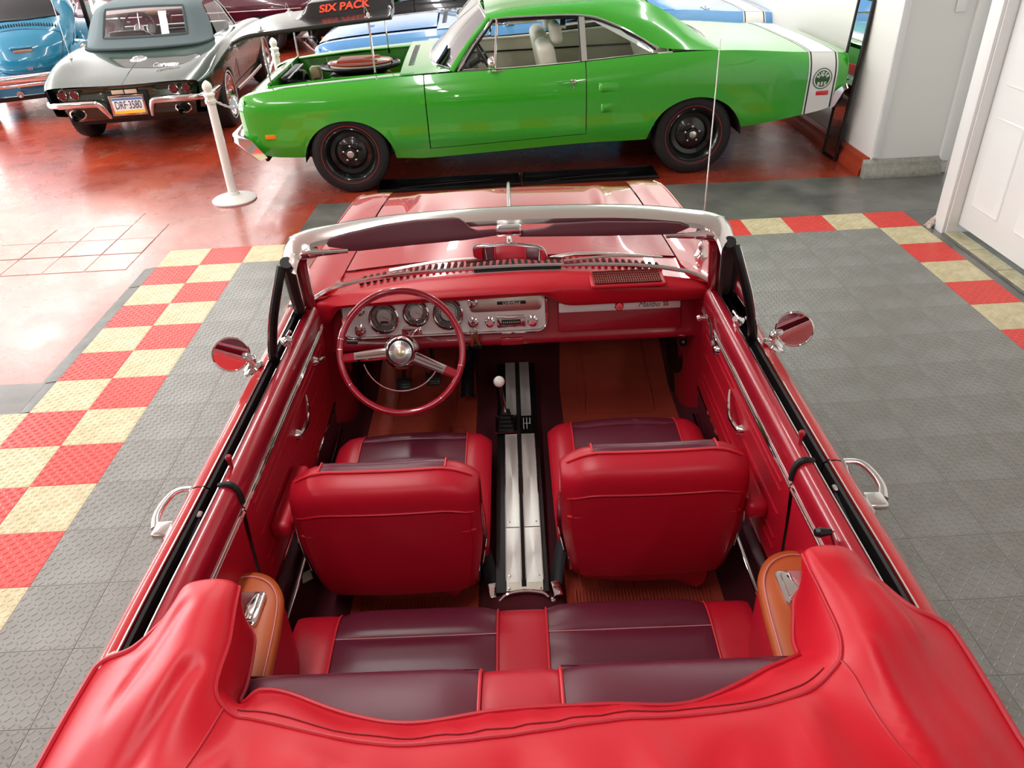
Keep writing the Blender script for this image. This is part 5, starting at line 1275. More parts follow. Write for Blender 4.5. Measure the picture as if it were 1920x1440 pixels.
def coupe(root, P):
    pm = P['paint']
    def side(name, sg, l0, l1, par, m=None, off=0.0, n=None, zlo=None, nz=22):
        n = n or max(8, int(abs(l1-l0)/0.028))
        def f(u, v):
            l = l0+(l1-l0)*u; a = c_zb(l) if zlo is None else zlo(l); b = c_zt(l)
            z = a+(b-a)*v; return (sg*(c_w(l, z)+off), l, z)
        return grid(name, f, n, nz, m or pm, par, flip=(sg > 0), angle=55)
    parts = {}
    for sg in (-1, 1):
        f_ = side('front_fender', sg, 0.765, 2.30, root); d_ = side('door', sg, -0.535, 0.757, root, zlo=lambda l: c_lo(l)+0.085, nz=18); q_ = side('quarter_panel', sg, -2.70, -0.543, root)
        def sill(u, v, s=sg):
            l = -0.543+1.31*u; a, b = c_lo(l), c_lo(l)+0.08; z = a+(b-a)*v; return (s*c_w(l, z), l, z)
        grid('sill_panel', sill, 20, 5, pm, root, flip=(sg > 0)); parts[sg] = (f_, d_, q_)
        # inner return of the shut lines
        # wheel wells
        for (yc, hw, b, h) in CA:
            pr = [(yc+hw*math.cos(a)*1.0, b+h*math.sin(a)) for a in [PI*i/16 for i in range(17)]]
            vs = [(sg*x, p[0], p[1]) for p in pr for x in (c_w(yc, 0.55)-0.012, 0.45)]
            mesh('wheel_well', vs, grid_faces(17, 2, flip=(sg < 0)), MATTE, root)
            vs = [(sg*0.47, p[0], p[1]) for p in pr]+[(sg*0.47, yc-hw, 0.2), (sg*0.47, yc+hw, 0.2)]
            mesh('wheel_well_wall', vs, [tuple(range(len(vs)))], MATTE, root)
        for y in (1.435, -1.45):
            wl = road_wheel(root, sg*0.80, y, sg, 0.328, 0.215, STEELB)
            r = 0.328; c = (sg*0.80, y, r)
            lathe('red_line', [(r*0.735, 0.1085), (r*0.722, 0.1085), (r*0.722, 0.1055)], REDLINE, wl, c, (sg, 0, 0), 60)
            for k in range(5):
                a = 2*PI*k/5+0.3; lathe('lug_nut', [(0.009, 0.052), (0.009, 0.07), (0.005, 0.073), (0, 0.073)], CHROME, wl, (c[0], y+0.062*math.cos(a), r+0.062*math.sin(a)), (sg, 0, 0), 8)
            lathe('hub_cap', [(0.03, 0.06), (0.029, 0.09), (0.022, 0.094), (0, 0.095)], CHROME2, wl, c, (sg, 0, 0), 20)
    # --- upper surfaces
    HO = 0.66
    def ftop(sg):
        def f(u, v):
            l = 0.765+1.52*u; b = c_top(l); a = HO if l < 2.06 else HO*(1-max(0, (l-2.06)/0.24)*0.02)
            x = b+(a-b)*v; return (sg*x, l, c_zt(l)+0.006*math.sin(PI*v)-0.004*v)
        return f
    for sg in (-1, 1): grid('fender_top', ftop(sg), 40, 6, pm, parts[sg][0], flip=(sg > 0), angle=70)
    # header panel over the grille
    def hdr(u, v):
        x = -HO+2*HO*v; l = 2.07+0.21*u; return (x, l, c_zt(l)+0.012*(1-(x/HO)**2)-0.03*u*u)
    grid('front_header_panel', hdr, 6, 15, pm, root, flip=True)
    def nose(u, v):
        a = -1+2*v; x = a*0.84; z0 = interp(u, [0, 1], [0.47, 0.79]); return (x, 2.255-0.02*abs(a), z0)
    grid('grille_backing', nose, 4, 7, BLACK, root, flip=False)
    for k in range(6): box('grille_bar', (0, 2.275, 0.52+0.045*k), (1.3, 0.012, 0.01), CHROME2, root)
    for sg in (-1, 1):
        for k in (0, 1): lathe('headlamp', [(0, 0.03), (0.05, 0.024), (0.075, 0.01), (0.085, 0.014), (0.088, 0), (0.088, -0.02)], CHROME2, root, (sg*(0.44+0.20*k), 2.27, 0.66), (0, 1, 0), 24)
    # bumpers: deep pressed bars that wrap the corners
    def bumper(name, ol, half, sgn):
        def bend(v): return (v.x, v.y-sgn*0.10*max(0, (abs(v.x)/half-0.80)/0.20)**2, v.z)
        n = len(ol); XS = [-half, -half*0.97, -half*0.9, -half*0.8, -half*0.4, 0, half*0.4, half*0.8, half*0.9, half*0.97, half]
        vs = [bend(Vector((x, a, b))) for x in XS for a, b in ol]
        fs = grid_faces(len(XS), n, cv=True, flip=sgn < 0)+[tuple(range(n)), tuple((len(XS)-1)*n+i for i in range(n-1, -1, -1))]
        mesh(name, vs, fs, CHROME, root, angle=40)
    bumper('front_bumper', [(2.42, 0.515), (2.33, 0.50), (2.22, 0.345), (2.285, 0.325), (2.37, 0.40), (2.43, 0.47)], 0.905, 1)
    bumper('rear_bumper', [(-2.70, 0.615), (-2.755, 0.655), (-2.78, 0.62), (-2.72, 0.50), (-2.685, 0.475)], 0.895, -1)
    box('front_valance', (0, 2.17, 0.33), (1.5, 0.03, 0.12), BLACK, root, bev=0.01)
    # cowl
    def cowl(u, v):
        a = -1+2*v; x = a*0.845; l0 = 0.955; l1 = 0.735-0.21*abs(a)**2.2; l = l0+(l1-l0)*u
        return (x, l, c_zt(0.8)+0.004+0.018*(1-a*a)+0.012*u)
    grid('cowl_panel', cowl, 8, 25, pm, root, flip=False)
    for i in range(26):
        x = -0.5+i*0.04; box('cowl_louvre', (x, 0.88, c_zt(0.8)+0.026*(1-(x/0.9)**2)+0.001), (0.02, 0.05, 0.003), BLACK, root)
    # deck
    def deck(u, v):
        a = -1+2*v; l = -1.60-1.085*u; x = a*(c_top(l)-0.0); e = c_zt(l)
        return (x, l, e+0.030*(1-a**4)*(1-0.35*u))
    grid('deck_lid', deck, 26, 25, pm, root, flip=False, angle=60)
    def tail(u, v):
        a = -1+2*v; x = a*0.86; z = 0.58+0.30*u; return (x, -2.685-0.012*(1-a*a), z)
    grid('tail_panel', tail, 6, 13, pm, root, flip=True)
    for sg in (-1, 1): box('tail_lamp', (sg*0.55, -2.70, 0.72), (0.46, 0.02, 0.085), REDLENS, root, bev=0.01)
    # band across the tail
    for sg in (-1, 1):
        q_ = parts[sg][2]
        side('tail_stripe', sg, -2.575, -2.375, q_, WHITEB, 0.0022, 10)
        side('stripe_edge', sg, -2.600, -2.588, q_, WHITEB, 0.0022, 3); side('stripe_edge', sg, -2.362, -2.350, q_, WHITEB, 0.0022, 3)
        side('stripe_line', sg, -2.588, -2.576, q_, PIN, 0.0022, 3); side('stripe_line', sg, -2.374, -2.362, q_, PIN, 0.0022, 3)
    dk = [o for o in root.children if o.name.startswith('deck_lid')][0]
    def dband(name, l0, l1, m):
        def f(u, v):
            a = -1+2*v; l = l0+(l1-l0)*u; uu = (-1.60-l)/1.085; x = a*c_top(l); return (x, l, c_zt(l)+0.030*(1-a**4)*(1-0.35*uu)+0.0022)
        grid(name, f, 4, 31, m, dk, flip=True)
    dband('tail_stripe', -2.575, -2.375, WHITEB); dband('stripe_edge', -2.600, -2.588, WHITEB); dband('stripe_edge', -2.362, -2.350, WHITEB)
    dband('stripe_line', -2.588, -2.576, PIN); dband('stripe_line', -2.374, -2.362, PIN)
    # --- greenhouse
    rail_x = smooth_interp([0.55, 0.20, -0.54, -0.80, -1.02, -1.12, -1.35, -1.66], [0.82, 0.655, 0.645, 0.69, 0.755, 0.795, 0.85, 0.868])
    rail_z = smooth_interp([0.24, 0.0, -0.54, -0.80, -1.02, -1.12, -1.35, -1.66], [1.268, 1.276, 1.262, 1.185, 1.075, 1.02, 0.995, 0.978])
    in_x = smooth_interp([0.24, -0.6, -1.09, -1.40, -1.66], [0.47, 0.50, 0.52, 0.60, 0.70])
    in_z = smooth_interp([0.24, 0.0, -0.54, -0.9, -1.09, -1.30, -1.50, -1.66], [1.300, 1.338, 1.352, 1.340, 1.315, 1.205, 1.075, 0.985])
    mid_z = smooth_interp([0.27, 0.0, -0.54, -0.9, -1.09], [1.322, 1.362, 1.378, 1.366, 1.340])
    ls = [0.24-1.90*i/46 for i in range(47)]
    vs, fs = [], []
    NR = 7
    for l in ls:
        for sg in (-1, 1):
            for k in range(NR):
                t = k/(NR-1); x = rail_x(l)+(in_x(l)-rail_x(l))*t; z = rail_z(l)+(in_z(l)-rail_z(l))*t
                bul = math.sin(PI*t)*0.028*(1 if l > -1.0 else max(0.35, 1-(-1.0-l)*1.2))
                vs.append((sg*(x+bul*0.8), l, z+bul*0.5))
    for i in range(46):
        for s in range(2):
            for k in range(NR-1):
                a = i*2*NR+s*NR+k; b = a+1; c = (i+1)*2*NR+s*NR+k+1; d = c-1
                fs.append((a, b, c, d) if s == 1 else (d, c, b, a))
    nb = len(vs); NC = 9; lr = [l for l in ls if l >= -1.10]
    for l in lr:
        for k in range(NC):
            a = -1+2*k/(NC-1); x = a*in_x(l); z = mid_z(l)+(in_z(l)-mid_z(l))*a*a; vs.append((x, l, z))
    for i in range(len(lr)-1):
        for k in range(NC-1):
            a = nb+i*NC+k; fs.append((a, a+NC, a+NC+1, a+1))
    me = bpy.data.meshes.new('roof'); me.from_pydata(vs, [], fs); bm = bmesh.new(); bm.from_mesh(me); bmesh.ops.remove_doubles(bm, verts=bm.verts, dist=0.0015)
    bmesh.ops.recalc_face_normals(bm, faces=bm.faces); bm.to_mesh(me); bm.free(); link('roof', me, pm, root, angle=60)
    # windscreen and rear window
    wb = [(-0.80, 0.545), (-0.62, 0.66), (-0.3, 0.725), (0, 0.74), (0.3, 0.725), (0.62, 0.66), (0.80, 0.545)]
    bz = c_zt(0.7)+0.022
    base = [(x, l, bz+0.012*(1-(x/0.8)**2)) for x, l in wb]; top = [(x*0.76, 0.235-0.06*(abs(x)/0.8)**2+0.045, 1.322-0.058*(abs(x)/0.8)**2.4) for x, l in wb]
    md_ = [((a[0]+b[0])/2, (a[1]+b[1])/2+0.015, (a[2]+b[2])/2+0.012) for a, b in zip(base, top)]
    net('windscreen', [base, md_, top], GLASSG, root, n=4, k=4)
    tube('windscreen_trim', base, 0.011, CHROME, root, seg=8, smooth_n=4); tube('windscreen_trim', top, 0.013, CHROME, root, seg=8, smooth_n=4)
    rt_ = [(x*0.52, -1.10+0.01*(1-abs(x)), 1.313+0.026*(1-x*x)) for x in (-1, -0.5, 0, 0.5, 1)]; rbm = [(x*0.66, -1.635+0.05*(abs(x)**2), 1.0+0.012*(1-x*x)) for x in (-1, -0.5, 0, 0.5, 1)]
    rmd = [((a[0]+b[0])/2, (a[1]+b[1])/2+(0.05 if abs(a[0]) < 0.4 else 0.0), (a[2]+b[2])/2-0.005) for a, b in zip(rt_, rbm)]
    net('rear_window', [rt_, rmd, rbm], GLASSG, root, n=4, k=4); tube('rear_window_trim', rbm, 0.010, CHROME, root, seg=8, smooth_n=4)
    for sg in (-1, 1):
        # A pillar, drip rail, side glass
        tube('windscreen_pillar', [(sg*0.81, 0.535, bz-0.02), (sg*0.73, 0.385, 1.11), (sg*0.645, 0.215, 1.278)], [0.024, 0.022, 0.022], pm, root, seg=10, smooth_n=3)
        ap = [(sg*0.832, 0.485, bz-0.02), (sg*0.755, 0.345, 1.10), (sg*0.668, 0.19, 1.268)]
        rl = [(sg*(rail_x(l)+0.006), l, rail_z(l)-0.002) for l in [0.19-1.305*i/28 for i in range(29)]]
        tube('drip_rail', ap[:2]+rl+[(sg*(rail_x(-1.13)+0.006), -1.135, 1.008)], 0.009, CHROME, root, seg=8)
        tube('window_seal', [(p[0]-sg*0.004, p[1]-0.004, p[2]-0.018) for p in ap[:2]+rl], 0.011, BLACK, root, seg=8)
        x_b = lambda l: c_top(l)-0.02
        bl = [(sg*x_b(l), l, c_zt(l)-0.002) for l in [0.48-1.60*i/24 for i in range(25)]]
        tube('belt_seal', bl, 0.006, BLACK, root, seg=6)
        def glassq(name, pts):
            mesh(name, [(sg*p[0], p[1], p[2]) for p in pts], [tuple(range(len(pts)))], GLASS, root, smooth=False)
        rr2 = lambda l: (rail_x(l), l, rail_z(l)-0.01)
        glassq('vent_glass', [(x_b(0.47), 0.47, c_zt(0.47)), (x_b(0.20), 0.20, c_zt(0.2)), (0.672, 0.165, 1.235)])
        glassq('quarter_glass', [(x_b(-0.56), -0.56, c_zt(-0.56))]+[rr2(l) for l in (-0.56, -0.7, -0.8, -0.9, -1.02, -1.10)]+[(x_b(-1.08), -1.08, c_zt(-1.08)+0.005)])
        tube('vent_post', [(sg*x_b(0.19), 0.19, c_zt(0.19)), (sg*0.668, 0.15, 1.262)], 0.010, CHROME, root, seg=8)
        tube('vent_sill', [(sg*(x_b(0.44)+0.004), 0.44, c_zt(0.44)+0.012), (sg*(x_b(0.2)+0.004), 0.2, c_zt(0.2)+0.012)], 0.006, CHROME, root, seg=8)
        vs = [(sg*(x_b(-0.515)+0.002), -0.500, c_zt(-0.5)), (sg*(x_b(-0.545)+0.002), -0.555, c_zt(-0.55)), (sg*(rail_x(-0.555)+0.004), -0.555, 1.258), (sg*(rail_x(-0.50)+0.004), -0.500, 1.262)]
        vs += [(v[0]-sg*0.02, v[1], v[2]) for v in vs]
        fs = [(0, 1, 2, 3), (7, 6, 5, 4), (0, 4, 5, 1), (1, 5, 6, 2), (2, 6, 7, 3), (3, 7, 4, 0)]
        mesh('window_post', vs, fs if sg < 0 else [f[::-1] for f in fs], CHROME2, root, smooth=False)
        tube('window_post_strip', [(sg*(x_b(-0.512)+0.004), -0.505, c_zt(-0.5)), (sg*(rail_x(-0.508)+0.006), -0.505, 1.26)], 0.005, BLACK, root, seg=6)
        # door handle, lock, mirror, markers, scoops
        hd_ = empty('door_handle', (0, 0, 0), 0, root)
        xh = c_w(-0.36, 0.825)
        tube('handle_grip', [(sg*(xh+0.004), -0.305, 0.822), (sg*(xh+0.022), -0.33, 0.825), (sg*(xh+0.024), -0.40, 0.824), (sg*(xh+0.018), -0.43, 0.823)], 0.006, pm, hd_, seg=8, smooth_n=2)
        box('handle_button', (sg*(xh+0.012), -0.432, 0.822), (0.022, 0.044, 0.034), CHROME, hd_, bev=0.006)
        lathe('lock_barrel', [(0.011, 0), (0.010, 0.004), (0, 0.005)], CHROME2, hd_, (sg*(c_w(-0.43, 0.775)), -0.43, 0.775), (sg, 0, 0), 14)
        if sg < 0:
            mr = empty('door_mirror', (0, 0, 0), 0, root); xm = c_top(0.22)
            tube('mirror_stalk', [(sg*(xm-0.01), 0.20, c_zt(0.2)), (sg*(xm+0.02), 0.19, c_zt(0.2)+0.02), (sg*(xm+0.045), 0.20, c_zt(0.2)+0.055)], 0.010, CHROME, mr, seg=10)
            lathe('mirror_head', [(0.048, 0), (0.05, 0.006), (0.045, 0.02), (0.03, 0.04), (0, 0.05)], CHROME, mr, (sg*(xm+0.05), 0.20, c_zt(0.2)+0.065), (sg*0.15, 1, 0), 20)
            box('mirror_foot', (sg*(xm+0.0), 0.17, c_zt(0.2)-0.006), (0.03, 0.09, 0.012), CHROME, mr, bev=0.005)
        xk = c_w(2.065, 0.507)
        box('side_marker', (sg*(xk+0.0), 2.065, 0.507), (0.02, 0.088, 0.036), AMBER, root, bev=0.005)
        box('side_marker', (sg*(c_w(-2.492, 0.612)+0.001), -2.492, 0.612), (0.016, 0.105, 0.034), REDLENS, root, bev=0.004)
        for (zc, l0, l1) in ((0.762, -0.64, -0.80), (0.60, -0.66, -0.775)):
            def scp(u, v, s=sg):
                l = l0+(l1-l0)*u; z = zc-0.034+0.068*v; hgt = 0.022*(1-u)**1.2*min(1, u*10)*(math.sin(PI*v)**0.5)
                return (s*(c_w(l, z)+hgt+0.0005), l, z)
            grid('scoop', scp, 14, 10, pm, root, flip=(sg < 0), angle=80)
    # --- interior
    box('cabin_floor', (0, -0.2, 0.33), (1.6, 1.9, 0.03), CARPET if P.get('int') is None else P['int'], root)
    for sg in (-1, 1):
        def card(u, v, s=sg):
            l = 0.45-1.75*u; z = 0.40+(c_zt(l)-0.02-0.40)*v; return (s*(c_top(l)-0.075-0.01*math.sin(PI*v)), l, z)
        grid('door_card', card, 16, 8, CREAMD, root, flip=(sg < 0))
        tube('card_strip', [(sg*(c_top(l)-0.09), l, 0.80) for l in (0.40, 0, -0.4, -0.8, -1.2)], 0.008, BLACK, root, seg=6); 
        tube('card_rail', [(sg*(c_top(l)-0.07), l, c_zt(l)-0.015) for l in (0.45, 0, -0.4, -0.8, -1.25)], 0.014, CREAMV, root, seg=8)
    for sg in (-1, 1):
        s_ = empty('front_seat', (0, 0, 0), 0, root); x = sg*0.37
        box('seat_cushion', (x, 0.0, 0.56), (0.50, 0.50, 0.16), CREAMV, s_, bev=0.05, seg=4)
        box('seat_back', (x, -0.29, 0.80), (0.50, 0.14, 0.52), CREAMV, s_, bev=0.06, seg=4, rot=(-0.20, 0, 0))
        box('head_rest', (x, -0.345, 1.11), (0.28, 0.095, 0.17), CREAMV, s_, bev=0.045, seg=4, rot=(-0.15, 0, 0))
    box('back_seat_cushion', (0, -0.98, 0.58), (1.3, 0.45, 0.14), CREAMV, root, bev=0.04, seg=3); box('back_seat_back', (0, -1.25, 0.80), (1.3, 0.14, 0.42), CREAMV, root, bev=0.05, seg=3, rot=(-0.35, 0, 0))
    box('parcel_shelf', (0, -1.47, 0.965), (1.3, 0.34, 0.02), CREAMD, root)
    box('dash_board', (0, 0.52, 0.86), (1.52, 0.26, 0.17), BLACK, root, bev=0.04, seg=3)
    swg = empty('driving_wheel', (0, 0, 0), 0, root); C_ = Vector((-0.37, 0.27, 0.955)); Nn = Vector((0, -0.85, 0.5)).normalized(); Xn = Vector((1, 0, 0)); Yn = Nn.cross(Xn)
    tube('wheel_rim', [C_+Xn*0.19*math.cos(a)+Yn*0.19*math.sin(a) for a in [2*PI*i/36 for i in range(36)]], 0.012, BLACK, swg, seg=8, closed=True)
    tube('wheel_spoke', [C_-Xn*0.19, C_-Nn*0.03, C_+Xn*0.19], 0.012, BLACK, swg, seg=8); lathe('wheel_hub', [(0.05, -0.04), (0.045, 0.0), (0, 0.005)], BLACK, swg, C_, Nn, 18)
    tube('wheel_column', [C_, C_-Nn*0.35], 0.03, BLACK, swg, seg=10)
    box('underbody', (0, 0.1, 0.32), (1.5, 3.4, 0.06), BLACK, root)
    return parts
GREENP = mat('bright_green_paint', '36a822', 0.2, coat=1.0, coat_rough=0.02)
green = empty('green_coupe', (0.19, 7.405, FZ), PI/2+0.015)
tag(green, 'bright green two-door coupe with white tail stripe and lifted black hood', 'car')
gp = coupe(green, dict(paint=GREENP))
# emblem roundel on the tail stripe (lettering only)
ex, ey, ez = -(c_w(-2.475, 0.72)+0.004), -2.475, 0.725
GEM = mat('emblem_green', '2e5a2a', 0.35); WEM = mat('emblem_white', 'e6ebe0', 0.35)
q_ = gp[-1][2]
def roundel(name, r0, r1, m, d):
    vs, fs = [], []; n = 40
    for i in range(n):
        a = 2*PI*i/n
        for r in (r0, r1):
            l = ey+r*math.cos(a); z = ez+r*math.sin(a); vs.append((-(c_w(l, z)+0.003+d), l, z))
    fs = [(2*i, 2*i+1, 2*((i+1) % n)+1, 2*((i+1) % n)) for i in range(n)]
    if r0 < 1e-6: pass
    mesh(name, vs, fs, m, q_)
roundel('emblem_ring', 0.074, 0.082, GEM, 0.001); roundel('emblem_ring', 0.064, 0.074, WEM, 0.001); roundel('emblem_disc', 0.0001, 0.064, GEM, 0.001)
def arc_text(s, r, a0, a1, size):
    for i, ch in enumerate(s):
        a = math.radians(a0+(a1-a0)*i/(len(s)-1)); p = (ey-r*math.cos(a), ez+r*math.sin(a))   # -y is to the right seen from the camera side
        c = (-(c_w(p[0], p[1])+0.0062), p[0], p[1])
        up = (0, -math.cos(a), math.sin(a)) if r > 0 else (0, math.cos(a), -math.sin(a))
        rt = (0, -math.sin(a), -math.cos(a)) if r > 0 else (0, -math.sin(a), -math.cos(a))
        text('emblem_letter', ch, size, WEM, q_, mwx(c, rt, up), extrude=0.0008, bold=0.0012)
arc_text('SUPER', 0.043, 155, 25, 0.036)
for i, ch in enumerate('BEE'):
    l = ey+0.028-0.028*i; z = ez-0.040+(0.004 if i == 1 else 0.006)*0; c = (-(c_w(l, z)+0.0062), l, z)
    text('emblem_letter', ch, 0.038, WEM, q_, mwx(c, (0, -1, 0), (0, 0, 1)), extrude=0.0008, bold=0.0012)
# --- engine bay
eb = empty('engine_bay', (0, 0, 0), 0, green)
GREEND = GREENP
for sg in (-1, 1):
    mesh('inner_fender', [(sg*0.66, 0.96, 0.90), (sg*0.66, 2.07, 0.84), (sg*0.60, 2.07, 0.52), (sg*0.60, 0.96, 0.52)], [(0, 1, 2, 3) if sg > 0 else (3, 2, 1, 0)], GREEND, eb, smooth=False)
    tube('fender_lip', [(sg*0.655, 0.96, 0.905), (sg*0.655, 1.5, 0.89), (sg*0.655, 2.06, 0.85)], 0.008, GREEND, eb, seg=8)
box('bay_floor', (0, 1.5, 0.5), (1.22, 1.12, 0.02), MATTE, eb); box('bay_firewall', (0, 0.945, 0.71), (1.32, 0.02, 0.42), GREEND, eb)
box('radiator_support', (0, 2.06, 0.70), (1.30, 0.02, 0.36), GREEND, eb, bev=0.006); box('radiator_top_tank', (0.02, 2.0, 0.83), (0.66, 0.07, 0.06), BLACK, eb, bev=0.015)
box('radiator_core', (0.02, 2.0, 0.66), (0.64, 0.05, 0.3), BLACK, eb); tube('radiator_strip', [(-0.34, 1.96, 0.852), (0.34, 1.96, 0.852)], 0.008, CHROME2, eb, seg=8)
lathe('fan_shroud', [(0.19, 0), (0.18, 0.05), (0.15, 0.06)], BLACK, eb, (-0.02, 1.93, 0.68), (0, -1, 0), 28)
box('engine_block', (0, 1.42, 0.62), (0.42, 0.62, 0.22), BLACK, eb, bev=0.03)
for sg in (-1, 1):
    box('valve_cover', (sg*0.22, 1.40, 0.72), (0.14, 0.56, 0.09), mat('orange_engine', 'b5431c', 0.35), eb, bev=0.03, seg=3, rot=(0, sg*0.5, 0))
    tube('spark_plug_lead', [(sg*0.27, 1.15+0.0, 0.70), (sg*0.34, 1.25, 0.72), (sg*0.33, 1.45, 0.69), (sg*0.30, 1.62, 0.68)], 0.008, BLACK, eb, seg=6, smooth_n=3)
tube('radiator_hose', [(-0.10, 1.75, 0.72), (-0.28, 1.80, 0.80), (-0.33, 1.90, 0.82), (-0.28, 1.99, 0.82)], 0.022, BLACK, eb, seg=10, smooth_n=4)
lathe('pulley', [(0.02, 0.0), (0.07, 0.0), (0.075, 0.01), (0.065, 0.02), (0.07, 0.03), (0, 0.03)], BLACK, eb, (-0.22, 1.82, 0.70), (0, 1, 0), 22)
box('battery', (-0.50, 1.84, 0.72), (0.18, 0.24, 0.18), BLACK, eb, bev=0.01); lathe('brake_booster', [(0.0, 0.12), (0.05, 0.11), (0.10, 0.08), (0.11, 0.0)], CHROME2, eb, (-0.42, 0.97, 0.76), (0, 1, 0), 22)
box('washer_bottle', (0.10, 1.80, 0.80), (0.10, 0.10, 0.14), mat('yellowed_plastic', 'd8cf9a', 0.4), eb, bev=0.02, seg=3)
acx, acl = -0.02, 1.37
box('intake_manifold', (0, 1.40, 0.77), (0.26, 0.50, 0.10), BLACK, eb, bev=0.02); box('water_pump', (0, 1.78, 0.68), (0.22, 0.10, 0.20), BLACK, eb, bev=0.03)
lathe('alternator', [(0, 0.10), (0.05, 0.10), (0.065, 0.08), (0.065, 0.0), (0, 0.0)], CHROME2, eb, (-0.30, 1.66, 0.72), (0, 1, 0), 20)
tube('heater_hose', [(-0.15, 1.62, 0.80), (-0.36, 1.50, 0.83), (-0.44, 1.25, 0.84), (-0.40, 0.99, 0.82)], 0.014, BLACK, eb, seg=8, smooth_n=4); tube('wiring_loom', [(-0.62, 2.02, 0.83), (-0.60, 1.6, 0.85), (-0.61, 1.2, 0.87), (-0.50, 0.98, 0.87)], 0.010, BLACK, eb, seg=8, smooth_n=4)
box('splash_shield', (-0.50, 1.45, 0.60), (0.20, 0.90, 0.16), BLACK, eb, bev=0.03); box('splash_shield', (0.50, 1.45, 0.60), (0.20, 0.90, 0.16), BLACK, eb, bev=0.03)
for k in range(4): tube('plug_wire', [(-0.16, 1.18+0.13*k, 0.80), (-0.28, 1.19+0.13*k, 0.79), (-0.34, 1.22+0.13*k, 0.70)], 0.006, BLACK, eb, seg=6, smooth_n=3)
ORG = mat('orange_air_cleaner', 'c2491f', 0.35)
lathe('air_cleaner_tray', [(0.0, -0.05), (0.60, -0.05), (0.72, -0.02), (0.98, 0.0), (1.0, 0.015), (0.985, 0.03), (0.96, 0.02), (0.80, 0.02)], BLACK, eb, (acx, acl, 0.865), seg=48, scale=(0.27, 0.36))
lathe('air_cleaner_filter', [(0.80, 0.0), (0.80, 0.035), (0.0, 0.035)], WEM, eb, (acx, acl, 0.868), seg=48, scale=(0.26, 0.34))
lathe('air_cleaner_lid', [(0.82, 0.0), (0.84, 0.012), (0.80, 0.018), (0.0, 0.02)], WHITEB, eb, (acx, acl, 0.902), seg=48, scale=(0.26, 0.34))
lathe('air_cleaner_ring', [(0.83, -0.002), (0.855, 0.008), (0.82, 0.016), (0.76, 0.0205), (0.76, 0.012)], ORG, eb, (acx, acl, 0.902), seg=48, scale=(0.26, 0.34))
prism('air_cleaner_panel', [(-0.13, -0.17), (0.0, -0.03), (0.13, -0.17), (0.155, -0.05), (0.155, 0.05), (0.13, 0.19), (-0.13, 0.19), (-0.155, 0.05), (-0.155, -0.05)], 0.918, 0.936, ORG, eb, bev=0.006, xf=lambda v: (v.x+acx, v.y+acl, v.z))
# --- lifted black hood on four rods
hd2 = empty('lifted_hood', (0, 0, 0), 0, green)
HBLK = mat('satin_black_hood', '1b1d1e', 0.22, coat=0.4, coat_rough=0.15)
HZ = 1.238
def hz0(l): return 1.252+0.085*(2.25-l)/1.27
def hoodz(x, l):
    k = min(1, abs(x)/0.66); z = hz0(l)+0.030*(1-k*k)
    z -= 0.05*max(0, (l-2.12)/0.22)**2
    s = max(0, min(1, (0.335-abs(x))/0.075)); sl = min(1, max(0, (1.80-l)/0.10))*min(1, max(0, (l-0.99)/0.05)+0.4)
    return z+0.105*s*sl
def hoodf(u, v):
    l = 0.985+1.345*u; x = (-1+2*v)*(0.655-0.0*u); return (x, l-0.03*(x/0.66)**2*u, hoodz(x, l))
hs = grid('hood_skin', hoodf, 46, 71, HBLK, hd2, flip=False, angle=40); md = hs.modifiers.new('thickness', 'SOLIDIFY'); md.thickness = 0.03; md.offset = 1 if False else -1
RODM = CHROME2
for x in (-0.61, 0.60):
    for l in (1.175, 2.045):
        tube('prop_rod', [(x, l, interp(l, [1.1, 2.1], [0.89, 0.83])), (x, l, hz0(l)-0.02)], 0.0085, RODM, hd2, seg=8)
        lathe('prop_rod_base', [(0.013, 0), (0.012, 0.05), (0, 0.05)], BLACK, hd2, (x, l, interp(l, [1.1, 2.1], [0.87, 0.81])), seg=12)
        zz = hoodz(x, l)
        lathe('hood_pin_plate', [(0.035, 0), (0.03, 0.006), (0.012, 0.008), (0.01, 0.03), (0, 0.032)], CHROME, hd2, (x*0.95, l, zz), seg=16)
        tube('hood_pin_clip', [(x*0.95, l, zz+0.03), (x*0.95+0.01, l+0.02, zz+0.08), (x*0.95, l+0.03, zz+0.03)], 0.002, CHROME, hd2, seg=5, smooth_n=3)
ORL = mat('orange_red_lettering', 'ee4a2c', 0.4)
pa, pb = Vector((-0.333, 1.40, hoodz(-0.333, 1.40))), Vector((-0.262, 1.40, hoodz(-0.262, 1.40))); upv = (pb-pa).normalized(); nv_ = Vector((0, -1, 0)).cross(upv)
text('scoop_lettering', 'SIX PACK', 0.088, ORL, hd2, mwx((pa+pb)/2+nv_*0.005+upv*-0.004, Vector((-0.298, 1.20, hoodz(-0.298, 1.20)))-Vector((-0.298, 1.60, hoodz(-0.298, 1.60))), upv), extrude=0.002, shear=0.15, squash=1.12, bold=0.003)
